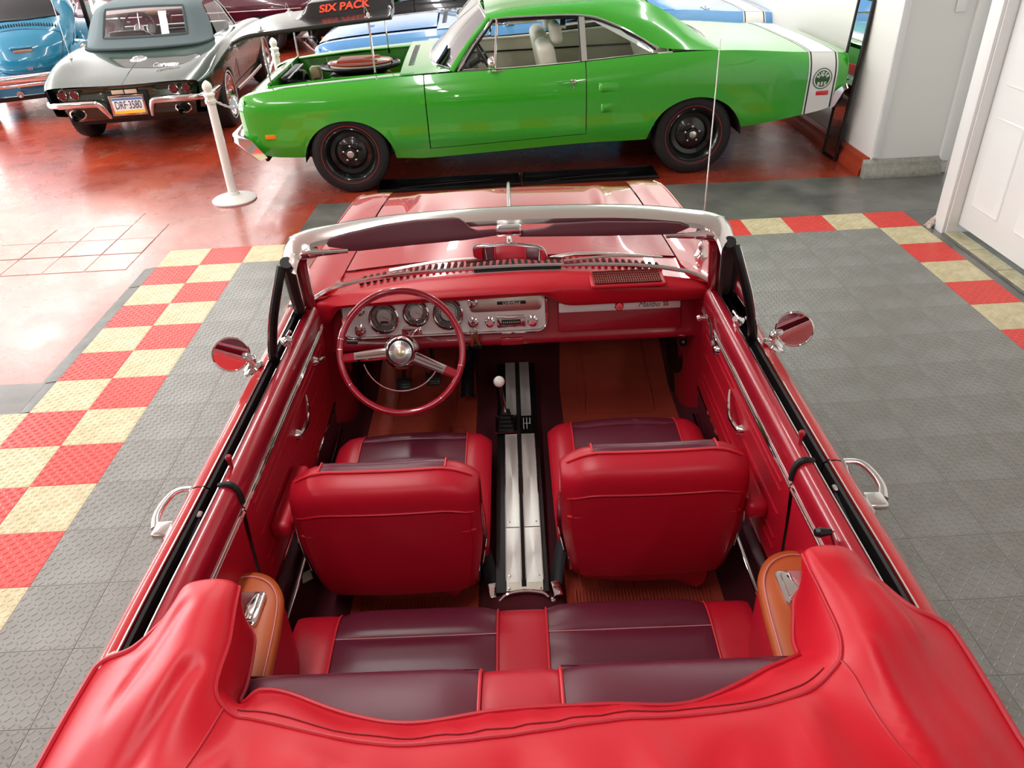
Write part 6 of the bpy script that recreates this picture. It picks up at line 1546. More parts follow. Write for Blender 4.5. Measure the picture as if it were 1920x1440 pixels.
# --- black drip trays under the sill
for (x0, x1, lab) in ((-1.045, 0.185, 'long black drip tray behind the front tyre of the green coupe'), (0.20, 1.36, 'long black drip tray ahead of the rear tyre of the green coupe')):
    dt = empty('drip_tray', ((x0+x1)/2, 6.585, FZ)); tag(dt, lab, 'tray', 'black drip trays under the green coupe')
    L_ = x1-x0
    DTM = mat('tray_plastic', '0d0e0f', 0.25)
    box('tray_base', (0, 0, 0.004), (L_, 0.30, 0.006), DTM, dt)
    for sy in (-1, 1): box('tray_rim', (0, sy*0.145, 0.016), (L_, 0.012, 0.03), DTM, dt, bev=0.003)
    for sx in (-1, 1): box('tray_rim', (sx*(L_/2-0.006), 0, 0.016), (0.012, 0.28, 0.03), DTM, dt, bev=0.003)
    tube('tray_rib', [(-L_*0.35, -0.08, 0.012), (-L_*0.1, -0.02, 0.012), (L_*0.3, 0.03, 0.012)], 0.006, DTM, dt, seg=6, smooth_n=3)
# --- blue coupe behind
BLUEP = mat('sky_blue_paint', '5f97cf', 0.2, coat=1.0, coat_rough=0.02)
blue = empty('blue_coupe', (0.36, 9.86, FZ), PI/2+0.02)
tag(blue, 'light blue two-door coupe with a white tail stripe behind the green one', 'car')
bpz = coupe(blue, dict(paint=BLUEP))
def bhood(u, v):
    a = -1+2*v; l = 0.96+1.30*u; x = a*0.66; return (x, l, c_zt(l)+0.012+0.05*(1-a*a)*(1-u**3*0.7))
bh = grid('hood', bhood, 24, 25, BLUEP, blue, flip=True)
for sg in (-1, 1): box('hood_vent', (sg*0.28, 1.70, c_zt(1.7)+0.045), (0.16, 0.06, 0.02), BLUEP, bh, bev=0.008)
fc = lathe('fuel_cap', [(0.055, 0), (0.055, 0.012), (0.045, 0.02), (0.02, 0.022), (0.018, 0.03), (0, 0.03)], CHROME, blue, (-0.78, -1.95, c_zt(-1.95)+0.012), (-0.2, 0, 1), 24)
# ================================================================ dark green sports convertible, seen from behind
DGRN = mat('dark_green_paint', '1d3526', 0.2, coat=1.0, coat_rough=0.02, spec=0.6)
SOFT = mat('grey_canvas_top', '5d6a6c', 0.8, bump=(500, 0.3, 0.001))
SOFTD = mat('grey_canvas_binding', '3c4648', 0.8)
sv = empty('dark_green_sports_car', (-3.82, 9.12, FZ), 0.08)
tag(sv, 'dark green sports convertible with raised grey soft top, seen from behind', 'car')
ST = [(-0.86, [(.755, .628), (.748, .650), (.70, .664), (.60, .668), (.42, .666), (.22, .660), (0, .657)]),
      (-0.62, [(.835, .655), (.828, .690), (.775, .728), (.68, .738), (.46, .722), (.22, .712), (0, .709)]),
      (-0.28, [(.868, .672), (.860, .745), (.81, .805), (.71, .815), (.48, .782), (.22, .768), (0, .766)]),
      (0.08, [(.878, .68), (.870, .775), (.82, .843), (.72, .850), (.50, .825), (.22, .816), (0, .815)]),
      (0.45, [(.875, .68), (.866, .785), (.82, .858), (.73, .872), (.62, .868), (.30, .866), (0, .866)]),
      (0.80, [(.868, .675), (.855, .770), (.80, .842), (.73, .860), (.62, .862), (.30, .866), (0, .866)]),
      (1.55, [(.865, .67), (.852, .762), (.80, .828), (.73, .848), (.62, .858), (.30, .872), (0, .876)]),
      (2.00, [(.870, .67), (.860, .765), (.81, .832), (.72, .842), (.55, .820), (.28, .842), (0, .850)]),
      (2.50, [(.872, .66), (.862, .755), (.81, .822), (.72, .828), (.52, .792), (.28, .816), (0, .824)]),
      (3.00, [(.845, .62), (.835, .69), (.78, .745), (.70, .752), (.50, .725), (.28, .740), (0, .745)]),
      (3.40, [(.74, .57), (.73, .61), (.69, .635), (.62, .64), (.45, .635), (.25, .64), (0, .645)])]
lsv = [s[0] for s in ST]; NS = 46
dense = [-0.86+4.26*(i/(NS-1)) for i in range(NS)]
cols = [[s[1][k] for s in ST] for k in range(7)]
crv = [(smooth_interp(lsv, [c[0] for c in col]), smooth_interp(lsv, [c[1] for c in col])) for col in cols]
SUB = 4
vs = []; rows_ = []
for l in dense:
    half = [(crv[k][0](l), crv[k][1](l)) for k in range(7)]
    h2 = cr(half, SUB)
    full = [(p[0], p[1]) for p in h2]+[(-p[0], p[1]) for p in h2[-2::-1]]
    rows_.append([(x, l, z) for x, z in full])
n_ = len(rows_[0]); vs = [p for r in rows_ for p in r]
fs = [f for f in grid_faces(len(rows_), n_, flip=False) if not (all(0.55 < vs[i][1] < 1.52 for i in f) and all(abs(vs[i][0]) < 0.66 for i in f))]
sbody = sub_mesh('body_upper', vs, fs, DGRN, sv)
sz_lo = smooth_interp([-0.86, -0.6, -0.4, 0, 2.2, 3.0, 3.4], [0.40, 0.34, 0.30, 0.27, 0.26, 0.30, 0.40])
def s_zb(l): return arch_z(l, sz_lo(l), [(0.0, 0.36, 0.30, 0.32), (2.49, 0.36, 0.30, 0.32)])
for sg in (-1, 1):
    def sd(u, v, s=sg):
        l = -0.86+4.26*u; a = s_zb(l); b = crv[0][1](l); z = a+(b-a)*v; t = (b-z)/0.4
        return (s*(crv[0][0](l)-0.035*t-0.05*t*t), l, z)
    grid('body_side', sd, 90, 12, DGRN, sv, flip=(sg > 0), angle=60)
    tube('rocker_trim', [(sg*0.835, 0.45, 0.30), (sg*0.84, 1.2, 0.29), (sg*0.84, 2.05, 0.29)], 0.022, CHROME2, sv, seg=8, sq=(0.5, 1))
    for y in (0.0, 2.49):
        wl = road_wheel(sv, sg*0.755, y, sg, 0.335, 0.20, CHROME); c = (sg*0.755, y, 0.335)
        lathe('white_line', [(0.335*0.76, 0.1012), (0.335*0.72, 0.1012), (0.335*0.72, 0.097)], WHITEB, wl, c, (sg, 0, 0), 48)
        pr = [(y+0.36*math.cos(a), 0.30+0.32*math.sin(a)) for a in [PI*i/14 for i in range(15)]]
        vs2 = [(sg*x, p[0], p[1]) for p in pr for x in (0.82, 0.42)]; mesh('wheel_well', vs2, grid_faces(15, 2, flip=(sg < 0)), MATTE, sv)
        vs2 = [(sg*0.44, p[0], p[1]) for p in pr]+[(sg*0.44, y-0.36, 0.2), (sg*0.44, y+0.36, 0.2)]; mesh('wheel_well_wall', vs2, [tuple(range(len(vs2)))], MATTE, sv)
    # vents ahead of the rear wheel (reflecting louvre)
    box('door_gap', (sg*0.868, 0.52, 0.60), (0.004, 0.006, 0.40), MATTE, sv)
    lathe('door_button', [(0.014, 0), (0.012, 0.008), (0, 0.01)], CHROME, sv, (sg*0.87, 0.62, 0.74), (sg, 0, 0), 14)
# tail face
tz = [(0.652, -0.862), (0.632, -0.850), (0.60, -0.822), (0.55, -0.812), (0.49, -0.815), (0.42, -0.800), (0.34, -0.755), (0.30, -0.70)]
def tl(x, z, l):
    k = abs(x)/0.755; return (x, l+0.10*max(0, (k-0.72)/0.28)**2, z)
rows_ = []
for a in np.linspace(-1, 1, 25):
    rows_.append([tl(a*(0.757-0.02*j), z+0.004*(1-a*a), l) for j, (z, l) in enumerate(tz)])
net('tail_face', rows_, DGRN, sv, n=1, k=3, flip=False)
box('number_plate_recess', (0, -0.822, 0.46), (0.44, 0.02, 0.25), BLACK, sv, bev=0.01)
for x in (-0.62, -0.495, 0.485, 0.61):
    yb = -0.822+0.10*max(0, (abs(x)/0.755-0.72)/0.28)**2
    lathe('tail_lamp', [(0.046, -0.02), (0.048, 0.014), (0.043, 0.02), (0.037, 0.012)], CHROME, sv, (x, yb, 0.585), (0, -1, 0), 28); lathe('tail_lamp_lens', [(0.038, 0.010), (0.03, 0.016), (0.008, 0.014), (0, 0.018)], mat('dark_red_lens', '5c0912', 0.12, coat=0.8), sv, (x, yb, 0.585), (0, -1, 0), 24)
for sg in (-1, 1):
    pts = [(sg*0.845, -0.42, 0.500), (sg*0.83, -0.66, 0.500), (sg*0.775, -0.80, 0.500), (sg*0.68, -0.868, 0.500), (sg*0.50, -0.895, 0.502), (sg*0.32, -0.90, 0.500), (sg*0.265, -0.895, 0.488), (sg*0.235, -0.87, 0.43), (sg*0.205, -0.82, 0.345)]
    tube('rear_bumper', pts, [0.02, 0.03, 0.034, 0.034, 0.033, 0.032, 0.030, 0.026, 0.02], CHROME, sv, seg=12, smooth_n=4, sq=(0.7, 1.0))
    cx = sg*0.53
    tube('exhaust_bezel', [(cx+0.075*math.cos(a), -0.80-0.03*math.cos(a)*sg*0, 0.395+0.05*math.sin(a)) for a in [2*PI*i/28 for i in range(28)]], 0.010, CHROME, sv, seg=8, closed=True)
    lathe('exhaust_bezel_hole', [(0.0, 0), (1, 0)], MATTE, sv, (cx, -0.795, 0.395), (0, -1, 0), 24, scale=(0.07, 0.047)); lathe('exhaust_pipe', [(0.036, -0.05), (0.036, 0.07), (0.030, 0.07), (0.030, -0.02), (0, -0.02)], mat('sooty_pipe', '2a2320', 0.5, 0.6), sv, (cx-0.01, -0.80, 0.372), (0, -1, -0.1), 20)
box('reversing_lamp', (-0.065, -0.838, 0.590), (0.12, 0.014, 0.040), mat('pale_lamp_lens', 'cdb9a4', 0.2, coat=0.5), sv, bev=0.005); box('reversing_lamp', (0.065, -0.838, 0.590), (0.12, 0.014, 0.040), MATS['pale_lamp_lens'], sv, bev=0.005)
plt = empty('number_plate', (0, 0, 0), 0, sv); pz0 = 0.458
for nm_, s_, z_, m_, yy in (('plate_frame', (0.35, 0.012, 0.20), 0, mat('copper_chrome', (0.62, 0.45, 0.38), 0.15, 1.0), -0.835),):
    box(nm_, (0.0, yy, pz0+z_), s_, m_, plt, bev=0.006)
box('plate_sheet', (0.005, -0.846, pz0), (0.305, 0.006, 0.155), mat('plate_white', 'eef0f2', 0.35), plt, bev=0.002)
box('plate_blue_band', (0.005, -0.8498, pz0+0.064), (0.300, 0.001, 0.022), mat('plate_blue', '5e7fb5', 0.35), plt); box('plate_yellow_band', (0.005, -0.8498, pz0-0.062), (0.300, 0.001, 0.028), mat('plate_yellow', 'f0d23a', 0.35), plt)
text('plate_number', 'DRF\u00b73580', 0.108, mat('plate_ink', '1b2342', 0.4), plt, mwx((0.005, -0.8502, pz0+0.002), (1, 0, 0), (0, 0, 1)), extrude=0.0006, squash=0.60)
# badge, fuel lid, script, aerial
def deckz(x, l):
    half = [(crv[k][0](l), crv[k][1](l)) for k in range(7)]; xs = [h[0] for h in half][::-1]; zs = [h[1] for h in half][::-1]; return interp(abs(x), xs, zs)
lathe('fuel_lid_badge', [(0.0, 0.016), (0.03, 0.014), (0.06, 0.012), (0.075, 0.010), (0.088, 0.004), (0.09, 0.0)], CHROME2, sv, (0, -0.14, deckz(0, -0.14)), (0, -0.15, 1), 36)
lathe('badge_ring', [(0.062, 0.013), (0.058, 0.016), (0.05, 0.013)], CHROME, sv, (0, -0.14, deckz(0, -0.14)), (0, -0.15, 1), 36)
tube('centre_ridge', [(0, l, deckz(0, l)+0.001) for l in (-0.24, -0.4, -0.6, -0.84)], [0.004, 0.005, 0.005, 0.003], DGRN, sv, seg=6)
text('script_badge', 'Corvette', 0.072, CHROME, sv, mwx((0.37, -0.50, deckz(0.37, -0.50)+0.028), (1, 0, 0.0), (0, 0.75, 0.66)), extrude=0.002, shear=0.35)
box('script_underline', (0.375, -0.537, deckz(0.37, -0.537)+0.003), (0.17, 0.006, 0.003), CHROME, sv)
aer = empty('aerial', (0, 0, 0), 0, sv); lathe('aerial_base', [(0.02, 0), (0.018, 0.01), (0.010, 0.03), (0.006, 0.05), (0, 0.05)], CHROME, aer, (-0.70, -0.12, deckz(0.70, -0.12)), seg=14)
tube('aerial_mast', [(-0.70, -0.12, deckz(0.7, -0.12)+0.04), (-0.70, -0.12, 1.55)], 0.0028, CHROME2, aer, seg=6)
# soft top
tp = empty('soft_top', (0, 0, 0), 0, sv)
def ring(l, w, zb, zt, ztop_w):
    # half arch from left base over to right base
    return [(-w, l, zb), (-w*0.985, l+0.02, zb+(zt-zb)*0.35), (-ztop_w, l+0.05, zb+(zt-zb)*0.88), (-ztop_w*0.72, l+0.06, zt), (0, l+0.07, zt+0.012), (ztop_w*0.72, l+0.06, zt), (ztop_w, l+0.05, zb+(zt-zb)*0.88), (w*0.985, l+0.02, zb+(zt-zb)*0.35), (w, l, zb)]
rear = [[(-0.70, 0.42, 0.872), (-0.66, 0.28, 0.862), (-0.5, 0.21, 0.848), (0, 0.18, 0.842), (0.5, 0.21, 0.848), (0.66, 0.28, 0.862), (0.70, 0.42, 0.872)],
        [(-0.69, 0.48, 0.95), (-0.60, 0.34, 0.93), (-0.46, 0.27, 0.920), (0, 0.245, 0.915), (0.46, 0.27, 0.920), (0.60, 0.34, 0.93), (0.69, 0.48, 0.95)],
        [(-0.655, 0.58, 1.08), (-0.555, 0.46, 1.08), (-0.44, 0.40, 1.08), (0, 0.38, 1.08), (0.44, 0.40, 1.08), (0.555, 0.46, 1.08), (0.655, 0.58, 1.08)],
        [(-0.60, 0.66, 1.19), (-0.52, 0.56, 1.205), (-0.42, 0.52, 1.215), (0, 0.51, 1.225), (0.42, 0.52, 1.215), (0.52, 0.56, 1.205), (0.60, 0.66, 1.19)],
        [(-0.58, 0.80, 1.225), (-0.50, 0.76, 1.255), (-0.40, 0.74, 1.268), (0, 0.74, 1.275), (0.40, 0.74, 1.268), (0.50, 0.76, 1.255), (0.58, 0.80, 1.225)],
        [(-0.575, 1.10, 1.225), (-0.49, 1.10, 1.26), (-0.39, 1.10, 1.275), (0, 1.10, 1.285), (0.39, 1.10, 1.275), (0.49, 1.10, 1.26), (0.575, 1.10, 1.225)],
        [(-0.565, 1.42, 1.19), (-0.48, 1.44, 1.22), (-0.38, 1.45, 1.232), (0, 1.46, 1.24), (0.38, 1.45, 1.232), (0.48, 1.44, 1.22), (0.565, 1.42, 1.19)]]
Rr2 = [cr(r, 4) for r in rear]; Cc2 = [cr(c, 4) for c in zip(*Rr2)]
n1, n2 = len(Cc2[0]), len(Cc2); vv = [Cc2[j][i] for i in range(n1) for j in range(n2)]
def in_win(f):
    i, j = min(f)//n2, min(q % n2 for q in f); return 5 <= i < 12 and 8 <= j < 16
tf = [f for f in grid_faces(n1, n2, flip=True) if not in_win(f)]
sub_mesh('top_canvas', vv, tf, SOFT, tp)
wf = [f for f in grid_faces(n1, n2, flip=True) if in_win(f)]
sub_mesh('top_rear_window', vv, wf, glass_mat('smoky_vinyl_window', (0.78, 0.77, 0.76)), tp)
# window border following the opening
bd = {}
for f in wf:
    for a, b in zip(f, f[1:]+f[:1]): bd[frozenset((a, b))] = bd.get(frozenset((a, b)), 0)+1
ed = [tuple(e) for e, c in bd.items() if c == 1]
nxt = {}
for a, b in ed: nxt.setdefault(a, []).append(b); nxt.setdefault(b, []).append(a)
loop = [ed[0][0]]; prev = None
while True:
    cand = [q for q in nxt[loop[-1]] if q != prev]
    prev = loop[-1]
    if not cand or cand[0] == loop[0]: break
    loop.append(cand[0])
    if len(loop) > 400: break
tube('window_binding', [Vector(vv[i])+Vector((0, -0.004, 0.003)) for i in loop], 0.014, SOFTD, tp, seg=6, closed=True, sq=(1, 0.35))
tube('top_base_binding', [tuple(Vector(p)+Vector((0, -0.004, 0.004))) for p in rear[0]], 0.016, SOFTD, tp, seg=8, smooth_n=4)
for sg in (-1, 1):
    tube('top_side_seam', [(sg*0.50, 0.245, 0.875), (sg*0.50, 0.33, 0.96), (sg*0.485, 0.46, 1.10), (sg*0.475, 0.555, 1.212)], 0.006, SOFTD, tp, seg=6, smooth_n=3)
    tube('screen_pillar', [(sg*0.70, 1.62, 0.87), (sg*0.63, 1.50, 1.07), (sg*0.56, 1.42, 1.20)], 0.018, CHROME, sv, seg=8, smooth_n=2)
    gq = [(sg*0.70, 0.62, 0.88), (sg*0.70, 1.55, 0.875), (sg*0.60, 1.43, 1.17), (sg*0.60, 0.72, 1.19)]; mesh('door_glass', gq, [(0, 1, 2, 3)], GLASS, sv, smooth=False)
ws = [[(-0.70, 1.62, 0.88), (0, 1.72, 0.89), (0.70, 1.62, 0.88)], [(-0.63, 1.50, 1.05), (0, 1.59, 1.07), (0.63, 1.50, 1.05)], [(-0.56, 1.42, 1.19), (0, 1.47, 1.23), (0.56, 1.42, 1.19)]]
net('windscreen', ws, GLASS, sv, n=4, k=5)
# cockpit seen through the rear window
box('cockpit_tub', (0, 1.03, 0.62), (1.34, 1.0, 0.04), BLACK, sv); box('cockpit_rear_wall', (0, 0.53, 0.75), (1.34, 0.02, 0.24), BLACK, sv); box('cockpit_dash', (0, 1.50, 0.83), (1.30, 0.14, 0.20), BLACK, sv, bev=0.04, seg=3)
for sg in (-1, 1):
    box('cockpit_seat_back', (sg*0.33, 0.72, 0.80), (0.44, 0.12, 0.34), BLACK, sv, bev=0.05, seg=3); lathe('cockpit_dial', [(0.06, 0), (0.062, 0.012), (0.055, 0.014), (0.05, 0.004), (0, 0.004)], CHROME2, sv, (-0.33+sg*0.075, 1.425, 0.90), (0, -1, 0.3), 20)
C_ = Vector((-0.33, 1.20, 0.93)); Nn = Vector((0, -0.9, 0.42)).normalized(); Xn = Vector((1, 0, 0)); Yn = Nn.cross(Xn)
sw2 = empty('driving_wheel', (0, 0, 0), 0, sv)
tube('wheel_rim', [C_+Xn*0.19*math.cos(a)+Yn*0.19*math.sin(a) for a in [2*PI*i/40 for i in range(40)]], 0.012, BLACK, sw2, seg=8, closed=True)
for a in (90, 210, 330):
    a = math.radians(a); tube('wheel_spoke', [C_-Nn*0.02, C_+Xn*0.19*math.cos(a)+Yn*0.19*math.sin(a)], 0.008, CHROME, sw2, seg=6)
box('underbody', (0, 1.2, 0.27), (1.4, 3.6, 0.05), BLACK, sv)
# ================================================================ turquoise compact car
TURQ = mat('turquoise_paint', '0c7293', 0.2, coat=1.0, coat_rough=0.02)
bt_ = empty('turquoise_compact_car', (-5.55, 9.93, FZ), 0.40)
tag(bt_, 'rounded turquoise compact car cut off by the left picture edge', 'car')
zr = [0.36, 0.46, 0.58, 0.70, 0.82, 0.94, 1.02, 1.08, 1.14, 1.24, 1.34, 1.42, 1.47]
l0 = [0.10, 0.04, 0.02, 0.04, 0.09, 0.18, 0.27, 0.35, 0.43, 0.56, 0.72, 0.90, 1.10]
wr = [0.40, 0.44, 0.48, 0.53, 0.575, 0.61, 0.63, 0.64, 0.64, 0.62, 0.585, 0.53, 0.46]
dr_ = [0.25, 0.28, 0.32, 0.36, 0.42, 0.48, 0.52, 0.54, 0.54, 0.50, 0.46, 0.42, 0.36]
angs = [-90, -78, -64, -50, -36, -24, -12, 0, 12, 24, 36, 50, 64, 78, 90]
def brow(i, off=0.0):
    r = [(-wr[i]*0.98-off, 2.6, zr[i]), (-wr[i]-off, 1.5, zr[i])]
    for a in angs:
        a = math.radians(a); sx = math.copysign(abs(math.sin(a))**0.85, a); r.append(((wr[i]+off)*sx, l0[i]-off+dr_[i]*(1-math.cos(a))**0.95, zr[i]))
    return r+[(wr[i]+off, 1.5, zr[i]), (wr[i]*0.98+off, 2.6, zr[i])]
bb = [brow(i) for i in range(len(zr))]
bb.append([(p[0]*0.5, p[1]+0.3, 1.505) for p in bb[-1]]); bb.append([(p[0]*0.05, p[1]+0.5, 1.515) for p in bb[-2]])
Rb = [cr(r, 2) for r in bb]; Cb = [cr(c, 4) for c in zip(*Rb)]; n1, n2 = len(Cb[0]), len(Cb); vb = [Cb[j][i] for i in range(n1) for j in range(n2)]
def bwin(p): return abs(p[0]) < 0.46-0.10*max(0, (p[2]-1.15)/0.25) and 1.10 < p[2] < 1.37 and p[1] < 1.05
def cen(f): return sum((np.array(vb[i]) for i in f), np.zeros(3))/4
bf = grid_faces(n1, n2, flip=True)
sub_mesh('body_shell', vb, [f for f in bf if not bwin(cen(f))], TURQ, bt_)
sub_mesh('rear_window', vb, [f for f in bf if bwin(cen(f))], mat('dark_window_glass', '15191a', 0.05, coat=0.6), bt_)
def bpt(x, z, off=0.0):
    i = max(0, min(len(zr)-2, int(np.searchsorted(zr, z))-1)); t = (z-zr[i])/(zr[i+1]-zr[i])
    w_ = wr[i]+(wr[i+1]-wr[i])*t; d_ = dr_[i]+(dr_[i+1]-dr_[i])*t; l_ = float(np.interp(z, zr, l0))
    s_ = min(1, abs(x)/w_)**(1/0.85); a = math.asin(s_); return Vector((x, l_+d_*(1-math.cos(a))**0.95-off, z))
def wline(pts, name, r, m): return tube(name, [bpt(x, z, 0.004) for x, z in pts], r, m, bt_, seg=8, smooth_n=3)
tube('window_rubber', [bpt(x, z, 0.004) for x, z in cr([(-0.44, 1.10), (0, 1.095), (0.44, 1.10), (0.455, 1.14), (0.37, 1.35), (0.3, 1.375), (0, 1.38), (-0.3, 1.375), (-0.37, 1.35), (-0.455, 1.14)], 3, True)], 0.014, BLACK, bt_, seg=8, closed=True)
# engine lid: raised panel outline with crease
lid = cr([(-0.40, 0.95), (0, 1.005), (0.40, 0.95), (0.445, 0.86), (0.40, 0.70), (0.27, 0.58), (0.1, 0.545), (-0.1, 0.545), (-0.27, 0.58), (-0.40, 0.70), (-0.445, 0.86)], 4, True)
tube('engine_lid_gap', [bpt(x, z, 0.0) for x, z in lid], 0.005, BLACK, bt_, seg=6, closed=True)
def lidf(u, v):
    a = 2*PI*v; i = v*len(lid); k = int(i) % len(lid); t = i-int(i); p = np.array(lid[k])*(1-t)+np.array(lid[(k+1) % len(lid)])*t; c = np.array([0, 0.78]); q = c+(p-c)*(u*0.975+0.001)
    return bpt(q[0], q[1], 0.006+0.03*(1-u**3))
grid('engine_lid', lidf, 14, 60, TURQ, bt_, cv=True, angle=70)
lg = empty('lid_handle', (0, 0, 0), 0, bt_)
bm = bmesh.new(); p_ = bpt(0.0, 0.83, 0.055); bm_box(bm, p_, (0.24, 0.05, 0.03), 0.014, 3); bm_obj('plate_lamp_hood', bm, TURQ, lg); box('plate_bracket', bpt(0.01, 0.795, 0.045), (0.20, 0.012, 0.03), mat('tan_metal', (0.55, 0.45, 0.33), 0.3, 1.0), lg, bev=0.003)
for i in range(30):
    x = -0.42+0.84*i/29; z = 1.045-0.045*(abs(x)/0.42)**2.2
    box('air_louvre', bpt(x, z, 0.002), (0.012, 0.03, 0.034), BLACK, bt_, rot=(0.9, 0, 0))
text('lid_badge', 'VW', 0.060, CHROME, bt_, mwx(bpt(0.03, 0.60, 0.036), (1, 0, 0), (0, 0.0, 1)), extrude=0.003, squash=0.6, bold=0.001)
for sg in (-1, 1):
    def fen(u, v, s=sg):
        th = PI*(-0.05+1.1*u); ph = PI/2*v; x = 0.50+0.27*math.sin(ph)**0.7*(0.85+0.15*math.sin(th)); r = 1-0.35*(math.sin(ph)**3)*0.3
        rad = 0.46*math.cos(ph*0.55)
        return (s*x, 0.56-math.cos(th)*rad*1.05, 0.34+math.sin(th)*rad*1.02)
    grid('rear_fender', fen, 22, 14, TURQ, bt_, flip=(sg < 0), angle=70)
    lathe('tail_lamp', [(0.055, 0), (0.05, 0.03), (0.03, 0.05), (0, 0.055)], AMBER, bt_, (sg*0.66, 0.22, 0.72), (sg*0.35, -0.8, 0.45), 20, scale=(0.8, 1.1)); lathe('tail_lamp_rim', [(0.062, -0.01), (0.062, 0.006), (0.052, 0.01)], CHROME, bt_, (sg*0.66, 0.22, 0.72), (sg*0.35, -0.8, 0.45), 20, scale=(0.8, 1.1))
    road_wheel(bt_, sg*0.66, 0.55, sg, 0.32, 0.17); road_wheel(bt_, sg*0.66, 2.95, sg, 0.32, 0.17)
    tube('window_moulding', [(sg*0.655, 0.82, 1.075), (sg*0.66, 1.3, 1.08), (sg*0.655, 2.1, 1.08)], 0.011, CHROME, bt_, seg=8); tube('door_pillar_trim', [(sg*0.645, 1.55, 1.10), (sg*0.60, 1.60, 1.30), (sg*0.53, 1.65, 1.42)], 0.014, CHROME, bt_, seg=8)
    mesh('side_window', [(sg*0.648, 0.95, 1.12), (sg*0.65, 2.1, 1.12), (sg*0.55, 1.95, 1.40), (sg*0.56, 1.12, 1.40)], [(0, 1, 2, 3)], MATS['dark_window_glass'], bt_, smooth=False)
    lathe('exhaust_tip', [(0.036, -0.10), (0.037, 0.05), (0.030, 0.05), (0.028, -0.05), (0, -0.05)], CHROME, bt_, (sg*0.17, 0.02, 0.335), (0, -1, -0.05), 20)
    def ffen(u, v, s=sg):
        th = PI*(-0.05+1.1*u); ph = PI/2*v; rad = 0.46*math.cos(ph*0.5); return (s*(0.50+0.27*math.sin(ph)**0.7), 2.95-math.cos(th)*rad*1.1, 0.36+math.sin(th)*rad)
    grid('front_fender', ffen, 18, 10, TURQ, bt_, flip=(sg < 0), angle=70)
for z, r in ((0.515, 0.045), (0.445, 0.020)):
    tube('rear_bumper', [(-0.80, 0.16, z), (-0.72, 0.0, z), (-0.5, -0.09, z), (0, -0.12, z), (0.5, -0.09, z), (0.72, 0.0, z), (0.80, 0.16, z)], r, CHROME, bt_, seg=12, smooth_n=4, sq=(0.5, 1))
grid('rear_apron', lambda u, v: (-0.62+1.24*v, 0.10+0.10*(abs(2*v-1))**2, 0.30+0.14*u), 4, 15, TURQ, bt_, flip=True)
box('underbody', (0, 1.5, 0.27), (1.0, 2.8, 0.05), BLACK, bt_); grid('front_hood', lambda u, v: ((-1+2*v)*0.52*(1-0.3*u), 2.55+1.1*u, 1.02-0.55*u**1.8-0.10*(2*v-1)**2), 14, 11, TURQ, bt_, flip=True)
# ================================================================ cars at the far end
MARP = mat('maroon_paint', '4a1020', 0.2, coat=1.0, coat_rough=0.03); BLKP = mat('black_car_paint', '08090a', 0.15, coat=1.0, coat_rough=0.02)
mr2 = empty('maroon_coupe', (-5.2, 14.85, FZ), -PI/2+0.02); tag(mr2, 'maroon coupe standing behind the dark green sports car', 'car'); coupe(mr2, dict(paint=MARP))
bk = empty('black_coupe', (-0.3, 12.75, FZ), PI/2+0.02); tag(bk, 'black coupe standing behind the light blue one', 'car'); coupe(bk, dict(paint=BLKP))
for r_, pm_ in ((mr2, MARP), (bk, BLKP)):
    grid('hood', bhood, 14, 15, pm_, r_, flip=True)
    for sg in (-1, 1): tube('side_moulding', [(sg*(c_w(l, 0.68)+0.004), l, 0.68) for l in (2.1, 1.2, 0.3, -0.6, -1.5, -2.2)], 0.010, CHROME, r_, seg=6, smooth_n=2)
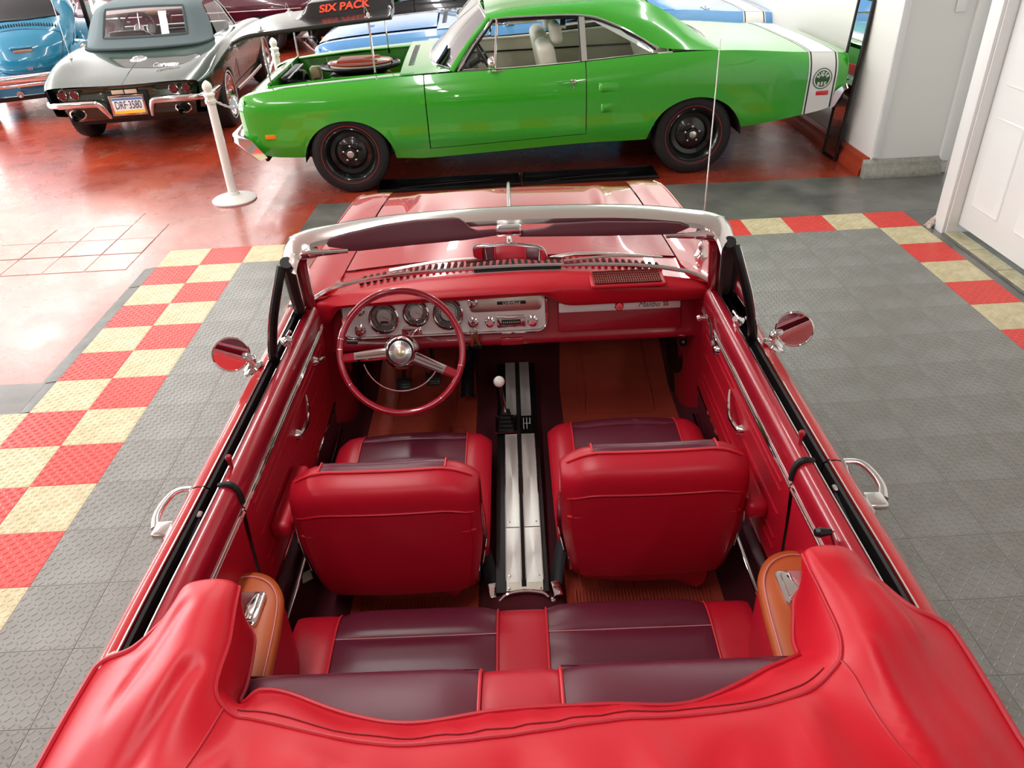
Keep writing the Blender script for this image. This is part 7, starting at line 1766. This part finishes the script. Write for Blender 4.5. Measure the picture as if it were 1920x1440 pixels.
# ================================================================ odds and ends behind the compact car
ds = empty('display_board', (-5.20, 11.15, FZ), 0.1); tag(ds, 'grey display board with black edge beside the turquoise car', 'display board')
box('board_panel', (0.07, 0, 0.80), (0.16, 0.03, 0.75), mat('grey_board', '9aa0a2', 0.5), ds, bev=0.004); box('board_panel', (0.07, 0, 1.36), (0.16, 0.03, 0.33), MATS['grey_board'], ds, bev=0.004); box('board_edge', (-0.04, 0, 0.85), (0.05, 0.04, 1.3), BLACK, ds, bev=0.004); box('board_foot', (0.02, 0, 0.05), (0.3, 0.3, 0.1), BLACK, ds, bev=0.01)
for x_ in (-0.05, 0.1): tube('board_leg', [(x_, 0, 0.08), (x_, 0, 0.5)], 0.015, BLACK, ds, seg=8)
wp_ = empty('white_pole', (-4.96, 10.78, FZ)); tag(wp_, 'tall white pole with a hanging cord beside the grey soft top', 'pole')
lathe('pole_base', [(0, 0), (0.10, 0), (0.10, 0.012), (0.03, 0.03), (0.02, 0.06), (0, 0.06)], WHITEP, wp_, seg=28); lathe('pole_shaft', [(0.024, 0.04), (0.022, 0.7), (0.034, 0.78), (0.024, 0.86), (0.02, 1.05), (0.028, 1.10), (0.02, 1.16), (0.02, 1.35), (0, 1.36)], WHITEP, wp_, seg=18)
tube('hanging_cord', [(0.02, -0.02, 0.92), (0.06, -0.03, 0.75), (0.03, -0.03, 0.66), (-0.05, -0.03, 0.70), (-0.03, -0.02, 0.85)], 0.005, WHITEP, wp_, seg=6, smooth_n=4); lathe('pole_disc', [(0, 0.03), (0.07, 0.03), (0.085, 0.0), (0.07, -0.03), (0, -0.03)], WHITEP, wp_, (0.10, 0.0, 1.13), (0, -1, 0.2), 24)
tb = empty('framed_board', (-5.0, 12.85, FZ)); tag(tb, 'tan wooden board in a dark red frame left of the soft top', 'board')
box('board_face', (0, 0, 0.98), (0.30, 0.03, 0.28), mat('tan_board', 'c89b5a', 0.6), tb, bev=0.004); box('frame_rail', (0, -0.01, 0.80), (0.42, 0.05, 0.06), MARP, tb, bev=0.006); box('frame_rail', (0, -0.01, 1.15), (0.42, 0.05, 0.04), MARP, tb, bev=0.006)
for sx in (-1, 1): box('frame_post', (sx*0.19, 0, 0.60), (0.04, 0.05, 1.2), MARP, tb, bev=0.006)
